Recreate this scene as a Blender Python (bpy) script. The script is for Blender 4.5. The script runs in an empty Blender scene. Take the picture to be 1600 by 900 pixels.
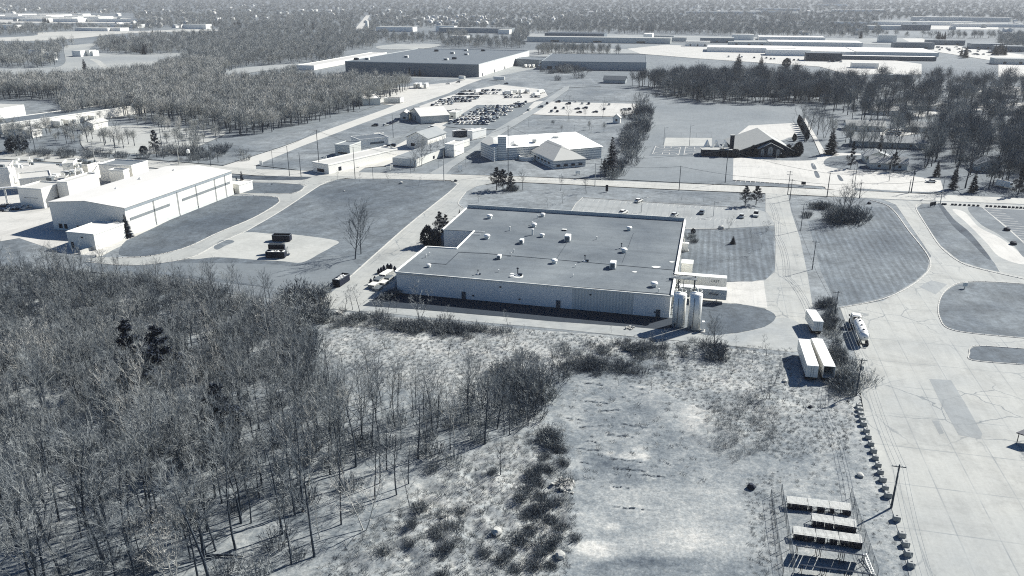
import bpy, bmesh, math, random
import numpy as np
from mathutils import Vector, Matrix
from mathutils.geometry import tessellate_polygon
S = bpy.context.scene
# ------------------------------------------------------------------ camera, light, exposure
FPX, PITCH, CAMH = 1244.0, math.radians(20.4), 86.0
SP, CP = math.sin(PITCH), math.cos(PITCH)
cam = bpy.data.objects.new('camera', bpy.data.cameras.new('camera'))
S.collection.objects.link(cam); S.camera = cam
cam.location = (0, 0, CAMH); cam.rotation_euler = (math.radians(90)-PITCH, 0, 0)
cam.data.sensor_width = 36; cam.data.lens = 36*FPX/1600
cam.data.clip_start = 1; cam.data.clip_end = 60000
SUN_EL, SUN_AZ = math.radians(37), math.atan2(.84, .54)
w = bpy.data.worlds.new('World'); S.world = w; w.use_nodes = True
nt = w.node_tree; bg = nt.nodes['Background']
sky = nt.nodes.new('ShaderNodeTexSky'); sky.sky_type = 'NISHITA'; sky.sun_disc = False
sky.sun_elevation = SUN_EL; sky.sun_rotation = SUN_AZ; sky.dust_density = 1.2; sky.air_density = 1.0
tint = nt.nodes.new('ShaderNodeMix'); tint.data_type = 'RGBA'; tint.blend_type = 'MULTIPLY'
tint.inputs[0].default_value = 1; tint.inputs[7].default_value = (.34, .54, .80, 1)
nt.links.new(sky.outputs[0], tint.inputs[6]); nt.links.new(tint.outputs[2], bg.inputs[0])
bg.inputs[1].default_value = .055
sun = bpy.data.objects.new('sun', bpy.data.lights.new('sun', 'SUN')); S.collection.objects.link(sun)
sun.data.energy = 5; sun.data.angle = math.radians(.53); sun.data.color = (1, .97, .915)
sd = Vector((math.sin(SUN_AZ)*math.cos(SUN_EL), math.cos(SUN_AZ)*math.cos(SUN_EL), math.sin(SUN_EL)))
sun.rotation_euler = sd.to_track_quat('Z', 'Y').to_euler()
S.view_settings.view_transform = 'Standard'; S.view_settings.look = 'None'
S.view_settings.exposure = 1.0; S.view_settings.gamma = 1; S.view_settings.use_curve_mapping = False
S.render.engine = 'CYCLES'
cy = S.cycles
cy.max_bounces = 4; cy.diffuse_bounces = 3; cy.glossy_bounces = 2; cy.transmission_bounces = 2
cy.transparent_max_bounces = 4; cy.volume_bounces = 0; cy.use_denoising = False
cy.caustics_reflective = False; cy.caustics_refractive = False; cy.use_adaptive_sampling = False
cy.adaptive_threshold = .02; cy.pixel_filter_type = 'BLACKMAN_HARRIS'; cy.filter_width = 1.1
cy.sample_clamp_indirect = 4
R = random.Random(7); NR = np.random.default_rng(5)

# ------------------------------------------------------------------ photograph pixel -> place on the ground
def G(px, py, z=0.0):
    u, v = (px-800)/FPX, (py-450)/FPX
    d = (CAMH-z)/(SP+v*CP)
    return (u*d, d*(CP-v*SP))
def proj(x, y, z=0.0):
    d = y*CP + (CAMH-z)*SP
    return 800+FPX*x/d, 450+FPX*((CAMH-z)*CP-y*SP)/d
def hgt(px, py, top):                     # height of an upright thing from its foot and top rows
    x, y = G(px, py); v = (top-450)/FPX
    return CAMH - y*(SP+v*CP)/(CP-v*SP)
def inpoly(X, Y, P):
    X = np.asarray(X, float); Y = np.asarray(Y, float); r = np.zeros(X.shape, bool); j = len(P)-1
    for i in range(len(P)):
        xi, yi = P[i]; xj, yj = P[j]
        c = ((yi > Y) != (yj > Y)) & (X < (xj-xi)*(Y-yi)/((yj-yi) or 1e-9)+xi)
        r ^= c; j = i
    return r
def smooth(P, n=5, closed=True):
    out = []; N = len(P)
    for i in range(N if closed else N-1):
        if closed: a, b, c, d = P[i-1], P[i], P[(i+1) % N], P[(i+2) % N]
        else: a, b, c, d = P[max(i-1, 0)], P[i], P[i+1], P[min(i+2, N-1)]
        for k in range(n):
            t = k/n
            out.append(tuple(.5*((2*b[m])+(-a[m]+c[m])*t+(2*a[m]-5*b[m]+4*c[m]-d[m])*t*t+(-a[m]+3*b[m]-3*c[m]+d[m])*t**3) for m in (0, 1)))
    if not closed: out.append(P[-1])
    return out

# ------------------------------------------------------------------ materials (the picture's blue-black to cream scale)
CURVE = [(0, (7, 20, 44)), (25, (12, 28, 54)), (60, (48, 60, 73)), (120, (108, 118, 126)), (160, (150, 158, 161)), (180, (173, 179, 180)), (215, (213, 214, 206)), (255, (252, 249, 241))]
def tone(L, k=1.88):
    L = max(0, min(255, L))
    for (a, ca), (b, cb) in zip(CURVE, CURVE[1:]):
        if L <= b:
            t = (L-a)/(b-a); c = [ca[i]*(1-t)+cb[i]*t for i in range(3)]; break
    lin = [((v/255+.055)/1.055)**2.4 if v > 10 else v/255/12.92 for v in c]
    return tuple(min(.84, v/k) for v in lin)+(1,)
class NT:
    def __init__(s, name):
        s.m = bpy.data.materials.new(name); s.m.use_nodes = True; s.t = s.m.node_tree
        s.b = s.t.nodes['Principled BSDF']; s.b.inputs['Specular IOR Level'].default_value = .25
    def n(s, ty, **kw):
        x = s.t.nodes.new(ty)
        for k, v in kw.items(): setattr(x, k, v)
        return x
    def l(s, a, b): s.t.links.new(a, b)
    def coord(s, scale=(1, 1, 1), rz=0):
        tc = s.n('ShaderNodeTexCoord'); mp = s.n('ShaderNodeMapping')
        mp.inputs['Rotation'].default_value = (0, 0, rz); s.l(tc.outputs['Object'], mp.inputs[0])
        if tuple(scale) == (1, 1, 1): return mp.outputs[0]
        m2 = s.n('ShaderNodeMapping'); m2.inputs['Scale'].default_value = scale; s.l(mp.outputs[0], m2.inputs[0]); return m2.outputs[0]
    def noise(s, v, sc, det=4, rough=.6, dist=0):
        x = s.n('ShaderNodeTexNoise'); x.inputs['Scale'].default_value = sc; x.inputs['Detail'].default_value = det
        x.inputs['Roughness'].default_value = rough; x.inputs['Distortion'].default_value = dist
        s.l(v, x.inputs['Vector']); return x.outputs[0]
    def rng(s, v, a, b, c, d):
        x = s.n('ShaderNodeMapRange'); x.inputs[1].default_value = a; x.inputs[2].default_value = b
        x.inputs[3].default_value = c; x.inputs[4].default_value = d; s.l(v, x.inputs[0]); return x.outputs[0]
    def mix(s, f, a, b, mode='MIX'):
        x = s.n('ShaderNodeMix'); x.data_type = 'RGBA'; x.blend_type = mode
        for i, v in ((0, f), (6, a), (7, b)):
            if hasattr(v, 'is_linked') or hasattr(v, 'links'): s.l(v, x.inputs[i])
            else: x.inputs[i].default_value = v
        return x.outputs[2]
    def mul(s, col, v):
        x = s.n('ShaderNodeVectorMath'); x.operation = 'SCALE'; s.l(col, x.inputs[0]); s.l(v, x.inputs['Scale']); return x.outputs[0]
    def math(s, op, a, b=0.0):
        x = s.n('ShaderNodeMath'); x.operation = op
        for i, v in ((0, a), (1, b)):
            if hasattr(v, 'links'): s.l(v, x.inputs[i])
            else: x.inputs[i].default_value = v
        return x.outputs[0]
    def done(s, col, rough=.9):
        s.l(col, s.b.inputs['Base Color']); s.b.inputs['Roughness'].default_value = rough; return s.m
_mc = {}
def mat(name, L, dL=8, sc=.6, rough=.8, spec=None, metal=0):
    k = (name, L, dL, sc)
    if k in _mc: return _mc[k]
    t = NT(name); v = t.coord()
    kk = 1.62 if name in ('roof_252', 'roof_250', 'roof_248') else 1.1 if name.split('_')[0] in ('wall', 'white', 'off', 'silo', 'trailer', 'coping', 'stone', 'plinth', 'eaveband', 'polished', 'end') or name.startswith('car_paint') else 1.88
    c = t.mix(t.rng(t.noise(v, sc), .3, .7, 0, 1), tone(L-dL, kk), tone(L+dL, kk)); t.done(c, rough)
    if metal: t.b.inputs['Metallic'].default_value = metal
    _mc[k] = t.m; return t.m
def gmat(name, L, dl, df, sl=.02, sf=1.2, ang=0, streak=0, mow=0, mowang=0, mowp=5.0, k=1.88):
    """ground cover: broad patches + fine grain (+ streaks, + mowing lanes)"""
    t = NT(name); v = t.coord()
    a = t.noise(v, sl, 5, .6, .4)
    c = t.mix(t.rng(a, .32, .68, 0, 1), tone(L-dl, k), tone(L+dl, k))
    f = t.rng(t.noise(v, sf*.45, 6, .85), .28, .72, 1-df*1.25, 1+df*1.25); c = t.mul(c, f)
    c = t.mul(c, t.rng(t.noise(v, .11, 5, .7, .6), .36, .64, 1-df*.6, 1+df*.6))
    if streak:
        v2 = t.coord((1.0, .06, 1), -ang); c = t.mul(c, t.rng(t.noise(v2, .8, 4, .7), .3, .7, 1-streak, 1+streak))
    if mow:
        v3 = t.coord((1, 1, 1), mowang); x = t.n('ShaderNodeTexWave'); x.inputs['Scale'].default_value = .314/mowp*1.0
        x.inputs['Distortion'].default_value = 1.2; x.inputs['Detail'].default_value = 2; x.inputs['Detail Scale'].default_value = .6
        t.l(v3, x.inputs[0]); c = t.mul(c, t.rng(x.outputs[1], 0, 1, 1-mow*.6, 1+mow*.6))
        v4 = t.coord((1, .035, 1), mowang); c = t.mul(c, t.rng(t.noise(v4, 1.1, 3, .75), .3, .7, 1-mow, 1+mow))
    return t.done(c, .95)
def pave(name, L, ang, jx=4.6, jy=18, crack=.5, joint=.3, dl=9, df=.1):
    """concrete or old asphalt slabs: joints, wandering cracks, tyre streaks, stains"""
    t = NT(name); v = t.coord(); vr = t.coord((1, 1, 1), -ang)
    c = t.mix(t.rng(t.noise(v, .035, 5, .65), .3, .7, 0, 1), tone(L-dl), tone(L+dl*.7))
    c = t.mul(c, t.rng(t.noise(v, 1.4, 4, .75), .25, .75, 1-df, 1+df))
    vs = t.coord((.9, .05, 1), -ang); c = t.mul(c, t.rng(t.noise(vs, .7, 4, .7), .3, .75, 1.05, .88))
    wob = t.n('ShaderNodeVectorMath'); wob.operation = 'ADD'
    nz = t.n('ShaderNodeTexNoise'); nz.inputs['Scale'].default_value = .35; nz.inputs['Detail'].default_value = 4; t.l(v, nz.inputs[0])
    sc = t.n('ShaderNodeVectorMath'); sc.operation = 'SCALE'; sc.inputs['Scale'].default_value = 2.2
    t.l(nz.outputs[1], sc.inputs[0]); t.l(v, wob.inputs[0]); t.l(sc.outputs[0], wob.inputs[1])
    vo = t.n('ShaderNodeTexVoronoi'); vo.feature = 'DISTANCE_TO_EDGE'; vo.inputs['Scale'].default_value = .085; t.l(wob.outputs[0], vo.inputs['Vector'])
    ck = t.rng(vo.outputs['Distance'], .004, .016, 1, 0)
    ck = t.math('MULTIPLY', ck, t.rng(t.noise(v, .03, 3), .42, .6, 0, crack))
    c = t.mix(ck, c, tone(L-75)); c = t.mul(c, t.rng(t.noise(v, .16, 6, .75, .8), .55, .72, 1, .86)); c = t.mul(c, t.rng(t.noise(v, .05, 6, .7, 1.5), .34, .5, .84, 1))
    if joint:
        sp = t.n('ShaderNodeSeparateXYZ'); t.l(vr, sp.inputs[0])
        for o, p, wd in ((sp.outputs[0], jx, .16), (sp.outputs[1], jy, .2)):
            q = t.math('ABSOLUTE', t.math('SUBTRACT', t.math('FRACT', t.math('DIVIDE', t.math('ADD', o, 1000*p)
                , p)), .5)); j = t.rng(q, .5-wd/p, .5-wd/p*.4, 0, 1)
            j = t.math('MULTIPLY', j, t.rng(t.noise(v, .12, 3), .35, .65, .15, 1)); j = t.math('MULTIPLY', j, joint*2)
            c = t.mix(j, c, tone(L-60))
    return t.done(c, .85)

# ------------------------------------------------------------------ mesh builder
class MB:
    def __init__(s): s.v = []; s.f = []; s.mi = []; s.cur = 0
    def add(s, vs, fs):
        o = len(s.v); s.v += [tuple(a) for a in vs]; s.f += [tuple(o+i for i in f) for f in fs]; s.mi += [s.cur]*len(fs); return s
    def box(s, c, d, rz=0, rx=0, ry=0):
        m = Matrix.Rotation(rz, 3, 'Z') @ Matrix.Rotation(rx, 3, 'X') @ Matrix.Rotation(ry, 3, 'Y'); c = Vector(c)
        vs = [c+m @ Vector((x*d[0]/2, y*d[1]/2, z*d[2]/2)) for x in (-1, 1) for y in (-1, 1) for z in (-1, 1)]
        return s.add(vs, [(0, 1, 3, 2), (4, 6, 7, 5), (0, 4, 5, 1), (2, 3, 7, 6), (0, 2, 6, 4), (1, 5, 7, 3)])
    def bev(s, c, d, b=.1, rz=0):             # box with chamfered long edges (8-sided plan)
        x, y, z = d[0]/2, d[1]/2, d[2]/2; P = [(-x+b, -y), (x-b, -y), (x, -y+b), (x, y-b), (x-b, y), (-x+b, y), (-x, y-b), (-x, -y+b)]
        cr, sr = math.cos(rz), math.sin(rz)
        P2 = [(c[0]+a*cr-e*sr, c[1]+a*sr+e*cr) for a, e in P]; q = 1-b/max(x, y)
        P3 = [(c[0]+(a*cr-e*sr)*q, c[1]+(a*sr+e*cr)*q) for a, e in P]
        vs = [(a, e, c[2]-z) for a, e in P2]+[(a, e, c[2]+z-b) for a, e in P2]+[(a, e, c[2]+z) for a, e in P3]
        fs = [tuple(range(7, -1, -1)), tuple(range(16, 24))]
        for i in range(8):
            j = (i+1) % 8; fs += [(i, j, 8+j, 8+i), (8+i, 8+j, 16+j, 16+i)]
        return s.add(vs, fs)
    def prism(s, P, z0, z1):
        n = len(P); A = sum(P[i][0]*P[(i+1) % n][1]-P[(i+1) % n][0]*P[i][1] for i in range(n))
        if A < 0: P = P[::-1]
        vs = [(x, y, z0) for x, y in P]+[(x, y, z1) for x, y in P]
        fs = [(i, (i+1) % n, n+(i+1) % n, n+i) for i in range(n)]
        for t in tessellate_polygon([[Vector((x, y, 0)) for x, y in P]]):
            a, b, c = t
            cr = (P[b][0]-P[a][0])*(P[c][1]-P[a][1])-(P[b][1]-P[a][1])*(P[c][0]-P[a][0])
            if cr < 0: b, c = c, b
            fs += [(n+a, n+b, n+c), (c, b, a)]
        return s.add(vs, fs)
    def sheet(s, P, z):
        for t in tessellate_polygon([[Vector((x, y, 0)) for x, y in P]]):
            a, b, c = t
            if (P[b][0]-P[a][0])*(P[c][1]-P[a][1])-(P[b][1]-P[a][1])*(P[c][0]-P[a][0]) < 0: b, c = c, b
            s.add([(P[i][0], P[i][1], z) for i in (a, b, c)], [(0, 1, 2)])
        return s
    def tube(s, pts, rad, n=6, cap=True):
        pts = [Vector(p) for p in pts]; rad = rad if hasattr(rad, '__len__') else [rad]*len(pts); o = len(s.v); k = len(pts); vs = []
        for i, p in enumerate(pts):
            t = (pts[min(i+1, k-1)]-pts[max(i-1, 0)]); t = t.normalized() if t.length > 1e-6 else Vector((0, 0, 1))
            a = t.orthogonal().normalized(); a = (Vector((1, 0, 0))-t*t.x).normalized() if abs(t.x) < .9 else (Vector((0, 1, 0))-t*t.y).normalized(); b = t.cross(a)
            vs += [p+(a*math.cos(2*math.pi*j/n)+b*math.sin(2*math.pi*j/n))*rad[i] for j in range(n)]
        fs = [(i*n+j, i*n+(j+1) % n, (i+1)*n+(j+1) % n, (i+1)*n+j) for i in range(k-1) for j in range(n)]
        if cap: fs += [tuple(range(n-1, -1, -1)), tuple((k-1)*n+j for j in range(n))]
        return s.add(vs, fs)
    def lathe(s, c, prof, n=20):
        vs = [(c[0]+r*math.cos(2*math.pi*j/n), c[1]+r*math.sin(2*math.pi*j/n), c[2]+z) for r, z in prof for j in range(n)]
        fs = [(i*n+j, i*n+(j+1) % n, (i+1)*n+(j+1) % n, (i+1)*n+j) for i in range(len(prof)-1) for j in range(n)]
        fs += [tuple(range(n-1, -1, -1)), tuple((len(prof)-1)*n+j for j in range(n))]
        return s.add(vs, fs)
    def strip(s, P, wd, z, h=0.0):            # flat or raised band along world points
        for (x0, y0), (x1, y1) in zip(P, P[1:]):
            l = math.hypot(x1-x0, y1-y0)
            if l < 1e-4: continue
            if h: s.box(((x0+x1)/2, (y0+y1)/2, z+h/2), (l+wd*.5, wd, h), math.atan2(y1-y0, x1-x0))
            else:
                nx, ny = -(y1-y0)/l*wd/2, (x1-x0)/l*wd/2
                s.add([(x0-nx, y0-ny, z), (x1-nx, y1-ny, z), (x1+nx, y1+ny, z), (x0+nx, y0+ny, z)], [(0, 1, 2, 3)])
        return s
    def tri(s, a, b, c): s.add([a, b, c], [(0, 1, 2)])
    def mesh(s, name, mats, shade=False):
        me = bpy.data.meshes.new(name); me.from_pydata(s.v, [], s.f)
        for m in (mats if isinstance(mats, (list, tuple)) else [mats]): me.materials.append(m)
        if any(s.mi): me.polygons.foreach_set('material_index', s.mi)
        if shade: me.polygons.foreach_set('use_smooth', [True]*len(me.polygons))
        me.update(); return me
    def build(s, name, mats, parent=None, shade=False, loc=None):
        o = bpy.data.objects.new(name, s.mesh(name, mats, shade)); S.collection.objects.link(o)
        if parent: o.parent = parent
        if loc: o.location = loc
        return o
def tag(o, label=None, cat=None, group=None, kind=None):
    if label: o['label'] = label
    if cat: o['category'] = cat
    if group: o['group'] = group
    if kind: o['kind'] = kind
    return o
def empty(name, loc, label, cat, group=None, rz=0):
    o = bpy.data.objects.new(name, None); S.collection.objects.link(o); o.empty_display_size = .5
    o.location = loc; o.rotation_euler = (0, 0, rz); return tag(o, label, cat, group)
def copy_tree(o, parent=None):
    c = o.copy(); S.collection.objects.link(c); c.parent = parent
    for ch in [q for q in o.children]: copy_tree(ch, c)
    return c
def place(src, first, loc, rz=0, scale=1, label=None, group=None):
    """first use moves the prototype itself, later uses copy it with its parts"""
    o = src if first else copy_tree(src)
    o.location = loc; o.rotation_euler = (0, 0, rz); o.scale = (scale,)*3 if not hasattr(scale, '__len__') else scale
    if label: o['label'] = label
    if group: o['group'] = group
    return o
def struct(name, m, P, z, sm=True, px=True):
    P = smooth(P) if sm else P
    W = [G(*p) for p in P] if px else P
    o = MB().sheet(W, z).build(name, m); return tag(o, kind='structure')
GA = math.radians(-13.6)                  # the direction the whole site is laid out in
def lc(o, a, b):                          # site grid offset
    return (o[0]+a*math.cos(GA)-b*math.sin(GA), o[1]+a*math.sin(GA)+b*math.cos(GA))
# ------------------------------------------------------------------ ground, lawns, roads
struct('ground', gmat('far_ground', 150, 18, .22, .004, .35), [(-14000, -60), (14000, -60), (14000, 20000), (-14000, 20000)], -.26, False, False)
CRL = [(908, 597, 942, 601), (985, 604, 1018, 613), (882, 652, 912, 656), (906, 667, 950, 664), (972, 662, 1012, 668), (902, 700, 936, 704), (958, 716, 1006, 722), (916, 688, 932, 691), (936, 642, 968, 640), (962, 731, 1008, 736), (1042, 604, 1062, 609), (958, 760, 985, 762), (960, 791, 1026, 797), (1002, 741, 1040, 745), (915, 626, 950, 630), (1040, 722, 1048, 727), (950, 679, 990, 682), (905, 722, 925, 724)]
def CRK(PX, PY):
    o = np.zeros(PX.shape)
    for i, (x0, y0, x1, y1) in enumerate(CRL):
        dx, dy = x1-x0, y1-y0; t = np.clip(((PX-x0)*dx+(PY-y0)*dy)/(dx*dx+dy*dy), 0, 1); wob = .5*np.sin(PX*.3+i)
        d = np.hypot(PX-x0-t*dx, (PY-y0-t*dy+wob)*1.3); o -= 40*np.exp(-(d/1.6)**2)*(np.sin(PX*.35+2*i) > -.3); o += 20*np.exp(-((d-4)/2.5)**2)
    for cx, cy, rx, ry, l in ((952, 708, 9, 4, 35), (985, 712, 22, 6, 38), (1008, 712, 10, 7, 38), (1000, 700, 12, 5, 30), (985, 745, 22, 18, -22), (940, 725, 30, 12, -18), (958, 822, 12, 6, 34), (925, 810, 24, 14, 20), (930, 860, 34, 16, 40), (1050, 850, 80, 22, 18), (1010, 878, 80, 8, -20), (965, 665, 50, 14, -14), (1050, 680, 24, 12, -10), (1085, 660, 30, 30, 18), (1000, 640, 40, 8, -12), (900, 640, 16, 30, 12), (1130, 600, 60, 14, 10), (1230, 640, 30, 12, 14), (1290, 700, 24, 10, 16)):
        o += 1.4*l*np.exp(-(((PX-cx)/rx)**2+((PY-cy)/ry)**2)**2)
    return o
# near terrain: real relief, cover painted per kind of ground
def near_terrain():
    xs = np.arange(-150, 92, .55); ys = np.arange(80, 226, .55); X, Y = np.meshgrid(xs, ys)
    PX, PY = proj(X, Y)
    def blur(a, k):
        for _ in range(2):
            for ax in (0, 1):
                c = np.cumsum(np.concatenate([np.repeat(np.take(a, [0], ax), k, ax), a, np.repeat(np.take(a, [-1], ax), k, ax)], ax), ax)
                n = a.shape[ax]; a = (np.take(c, np.arange(2*k-1, 2*k-1+n), ax)-np.take(c, np.arange(0, n), ax))/(2*k-1)
        return a
    def vnoise(sc, seed):
        r = np.random.default_rng(seed); g = r.random((int(160/sc)+4, int(260/sc)+4)); gx = (X+150)/sc; gy = (Y-80)/sc
        i, j = gy.astype(int), gx.astype(int); u, v = gy-i, gx-j; u, v = u*u*(3-2*u), v*v*(3-2*v)
        return (g[i, j]*(1-u)*(1-v)+g[i+1, j]*u*(1-v)+g[i, j+1]*(1-u)*v+g[i+1, j+1]*u*v)*2-1
    fb = lambda s, q: vnoise(s, q)+.5*vnoise(s/2, q+1)+.25*vnoise(s/4, q+2)
    L = np.full(X.shape, 168.); A = np.full(X.shape, .12)
    reg = [([(-900, 410), (120, 420), (330, 438), (440, 465), (500, 520), (600, 600), (860, 600), (860, 650), (760, 690), (640, 770), (560, 850), (480, 905), (300, 1200), (-900, 1200)], 168, .3),
           ([(480, 500), (560, 486), (700, 500), (860, 515), (1000, 530), (1000, 560), (880, 575), (830, 600), (720, 625), (600, 600), (520, 565), (480, 530)], 196, .22),
           ([(560, 870), (640, 770), (760, 695), (860, 650), (880, 700), (905, 780), (890, 905), (480, 905)], 190, .95),
           ([(870, 590), (905, 580), (1000, 590), (1110, 630), (1120, 720), (1200, 740), (1220, 905), (890, 905), (905, 780), (880, 700), (865, 650)], 158, .03),
           ([(950, 760), (1150, 750), (1200, 800), (1200, 905), (1000, 905), (930, 850)], 186, .02),
           ([(880, 860), (1150, 880), (1200, 905), (860, 925)], 146, .02),
           ([(1000, 530), (1240, 530), (1340, 600), (1340, 680), (1100, 700), (1000, 600)], 184, .35),
           ([(1100, 700), (1345, 640), (1400, 780), (1440, 905), (1210, 905), (1200, 740)], 180, .1)]
    for P, l, a in reg:
        m = inpoly(PX, PY, P); L[m] = l; A[m] = a
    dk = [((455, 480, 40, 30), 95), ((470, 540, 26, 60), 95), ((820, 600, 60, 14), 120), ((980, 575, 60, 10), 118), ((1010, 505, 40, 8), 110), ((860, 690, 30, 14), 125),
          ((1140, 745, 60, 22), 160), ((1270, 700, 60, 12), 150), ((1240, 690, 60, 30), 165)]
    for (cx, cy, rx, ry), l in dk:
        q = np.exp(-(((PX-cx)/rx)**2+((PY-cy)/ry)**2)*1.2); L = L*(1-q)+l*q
    L = blur(L, 5); A = blur(A, 5)
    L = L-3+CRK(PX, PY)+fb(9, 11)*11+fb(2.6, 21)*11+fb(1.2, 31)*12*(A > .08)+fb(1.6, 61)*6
    Z = A*(np.abs(fb(7, 41))*.9+fb(3.2, 51)*.45)-.045*(A < .05)+A*.05
    hard = np.zeros(X.shape, bool)
    for P in ([(1312, 476), (1325, 476), (2400, 470), (2400, 1500), (1500, 1500), (1424, 920), (1404, 835), (1391, 790), (1371, 715), (1351, 655), (1343, 610), (1336, 560), (1318, 505)], [(1196, 300), (1231, 302), (1270, 480), (1280, 520), (1262, 548), (1225, 551), (1180, 543), (1130, 538), (1000, 529), (850, 514), (700, 501), (600, 491), (520, 485), (483, 480), (478, 465), (560, 440), (1100, 440)]): hard |= inpoly(PX, PY, P)
    hb = blur(hard.astype(float), 3); Z = Z*np.clip(1-hb*2, 0, 1); Z = np.where(hb > .02, np.minimum(Z, -.004), Z)-.03*hb
    e = np.minimum(np.minimum(X+150, 91-X), np.minimum(Y-80, 225-Y)); Z = Z*np.clip(e/6, 0, 1)-.05
    ny, nx = X.shape; idx = np.arange(nx*ny).reshape(ny, nx)
    F = np.stack([idx[:-1, :-1], idx[:-1, 1:], idx[1:, 1:], idx[1:, :-1]], -1).reshape(-1, 4)
    # keep out from under the buildings and hard surfaces (they carry their own ground)
    keep = ~((PY < 478) & (PX > 440)) & ~((PX > 1345) & (PY < 640)); keep = keep & ~((PY < 425) & (PX > 140))
    kf = keep[:-1, :-1].ravel() & keep[1:, 1:].ravel(); F = F[kf]
    me = bpy.data.meshes.new('rough_ground'); V = np.stack([X, Y, Z], -1).reshape(-1, 3)
    me.vertices.add(len(V)); me.vertices.foreach_set('co', V.ravel()); me.loops.add(F.size); me.loops.foreach_set('vertex_index', F.ravel())
    me.polygons.add(len(F)); me.polygons.foreach_set('loop_start', np.arange(0, F.size, 4)); me.polygons.foreach_set('use_smooth', np.ones(len(F), bool))
    me.update(calc_edges=True)
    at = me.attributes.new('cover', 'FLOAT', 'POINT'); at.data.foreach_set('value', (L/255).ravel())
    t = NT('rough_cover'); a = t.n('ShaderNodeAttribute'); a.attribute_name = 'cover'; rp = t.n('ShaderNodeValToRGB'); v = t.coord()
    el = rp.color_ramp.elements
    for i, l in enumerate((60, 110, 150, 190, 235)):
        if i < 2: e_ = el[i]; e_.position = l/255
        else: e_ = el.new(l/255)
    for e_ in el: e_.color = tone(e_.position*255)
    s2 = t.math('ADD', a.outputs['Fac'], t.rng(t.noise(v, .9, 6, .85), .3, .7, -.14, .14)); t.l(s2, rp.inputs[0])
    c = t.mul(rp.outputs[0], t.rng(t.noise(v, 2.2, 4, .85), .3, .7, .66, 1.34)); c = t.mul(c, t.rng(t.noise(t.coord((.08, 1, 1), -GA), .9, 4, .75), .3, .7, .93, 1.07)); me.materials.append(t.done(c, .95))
    o = bpy.data.objects.new('rough_ground', me); S.collection.objects.link(o); tag(o, kind='structure')
    return lambda x, y: float(Z[int(np.clip((y-80)/.55, 0, ny-1)), int(np.clip((x+150)/.55, 0, nx-1))])
GZ = near_terrain()

GRASS = gmat('lawn_grass', 136, 20, .36, .035, 1.3, mow=.06, mowang=-GA, mowp=4)
GRASSD = gmat('lawn_grass_dark', 119, 15, .36, .03, 1.3, mow=.05, mowang=-GA, mowp=6)
GRASSM = gmat('lawn_mown_lanes', 132, 14, .36, .03, 1.3, mow=.2, mowang=-GA, mowp=2.2)
GRASSL = gmat('field_grass', 152, 22, .36, .02, .9, streak=.06, ang=GA)
CONC = pave('concrete', 208, GA, 6.7, 14, .75, .3, 12)
CONCW = pave('pale_concrete', 240, GA, 6, 12, .3, .12, 5)
ASPH = pave('worn_asphalt', 194, GA, 9, 30, .55, .14)
ROADM = pave('road_surface', 224, GA, 3.6, 60, .35, .12)
SHADOWA = pave('painted_shadow', 70, GA, 30, 60, .1, 0, 5)  # near-black paving tone that stands in for the factory's shadow
GRAV = gmat('gravel', 214, 8, .12, .03, 1.3)
GRAVD = gmat('packed_gravel', 196, 14, .12, .05, 1.2, streak=.06, ang=math.radians(80))
DRY = gmat('dry_grass', 178, 16, .16, .03, 1.0)
KERB = mat('kerb_concrete', 236, 5)
PAINT = mat('road_paint', 240, 8)
struct('lawn', GRASSL, [(-200, 262), (350, 275), (800, 290), (1200, 304), (1700, 322), (1800, 500), (1400, 500), (1230, 560), (1060, 530), (840, 515), (560, 490), (480, 475), (300, 450), (150, 425), (-200, 420)], -.035, False)
# the main road and everything that meets it
struct('road', ROADM, [(-260, 219), (0, 236), (270, 253), (400, 264), (550, 269), (690, 272), (800, 275.5), (900, 280), (1000, 284), (1100, 288), (1200, 292), (1300, 296.5), (1400, 301), (1600, 310), (1900, 322),
       (1900, 334), (1600, 319), (1400, 311.5), (1300, 307), (1200, 302), (1100, 298), (1000, 293.5), (900, 288.5), (800, 284), (690, 281), (550, 279), (400, 274), (270, 264), (0, 248), (-260, 231)], .012, False)
struct('concrete_yard', CONC, [(1312, 480), (1330, 478), (1380, 470), (1430, 440), (1455, 400), (1400, 320), (1380, 312), (1600, 320), (1900, 332), (2300, 560), (2600, 1100), (1436, 1100), (1421, 900), (1405, 835), (1392, 790), (1372, 715), (1352, 655), (1344, 610), (1338, 560), (1326, 515)], .004, False)
# east drive beside the factory
struct('driveway', CONC, [(1196, 300), (1231, 302), (1236, 330), (1250, 372), (1262, 430), (1270, 480), (1278, 520), (1262, 545), (1225, 548), (1180, 540), (1130, 534), (1060, 524), (1060, 516), (1100, 521), (1150, 521), (1195, 511), (1213, 495), (1195, 482), (1150, 474), (1100, 476), (1040, 470), (1058, 436), (1140, 441), (1195, 438), (1211, 424), (1212, 380), (1210, 352), (1196, 330)], .006, False)
struct('parking_lot', pave('parking_surface', 190, GA, 3, 40, .5, .2), [(893, 330), (901, 318), (912, 309), (1000, 315.5), (1100, 321.5), (1180, 326), (1199, 332), (1212, 352), (1196, 353.5), (1132, 357), (1072, 357), (1066, 344)], .010, False)
struct('dock_apron', CONCW, [(1100, 441), (1136, 441), (1193, 438), (1199, 481), (1150, 474), (1098, 474)], .010, False)
struct('gravel_track', GRAVD, [(560, 474), (700, 488), (850, 500), (1000, 512), (1100, 521), (1150, 521), (1195, 511), (1215, 497), (1240, 500), (1262, 520), (1250, 548), (1200, 546), (1120, 538), (1000, 527), (850, 512), (700, 499), (600, 489), (520, 483), (485, 478), (500, 462)], .008)
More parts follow.
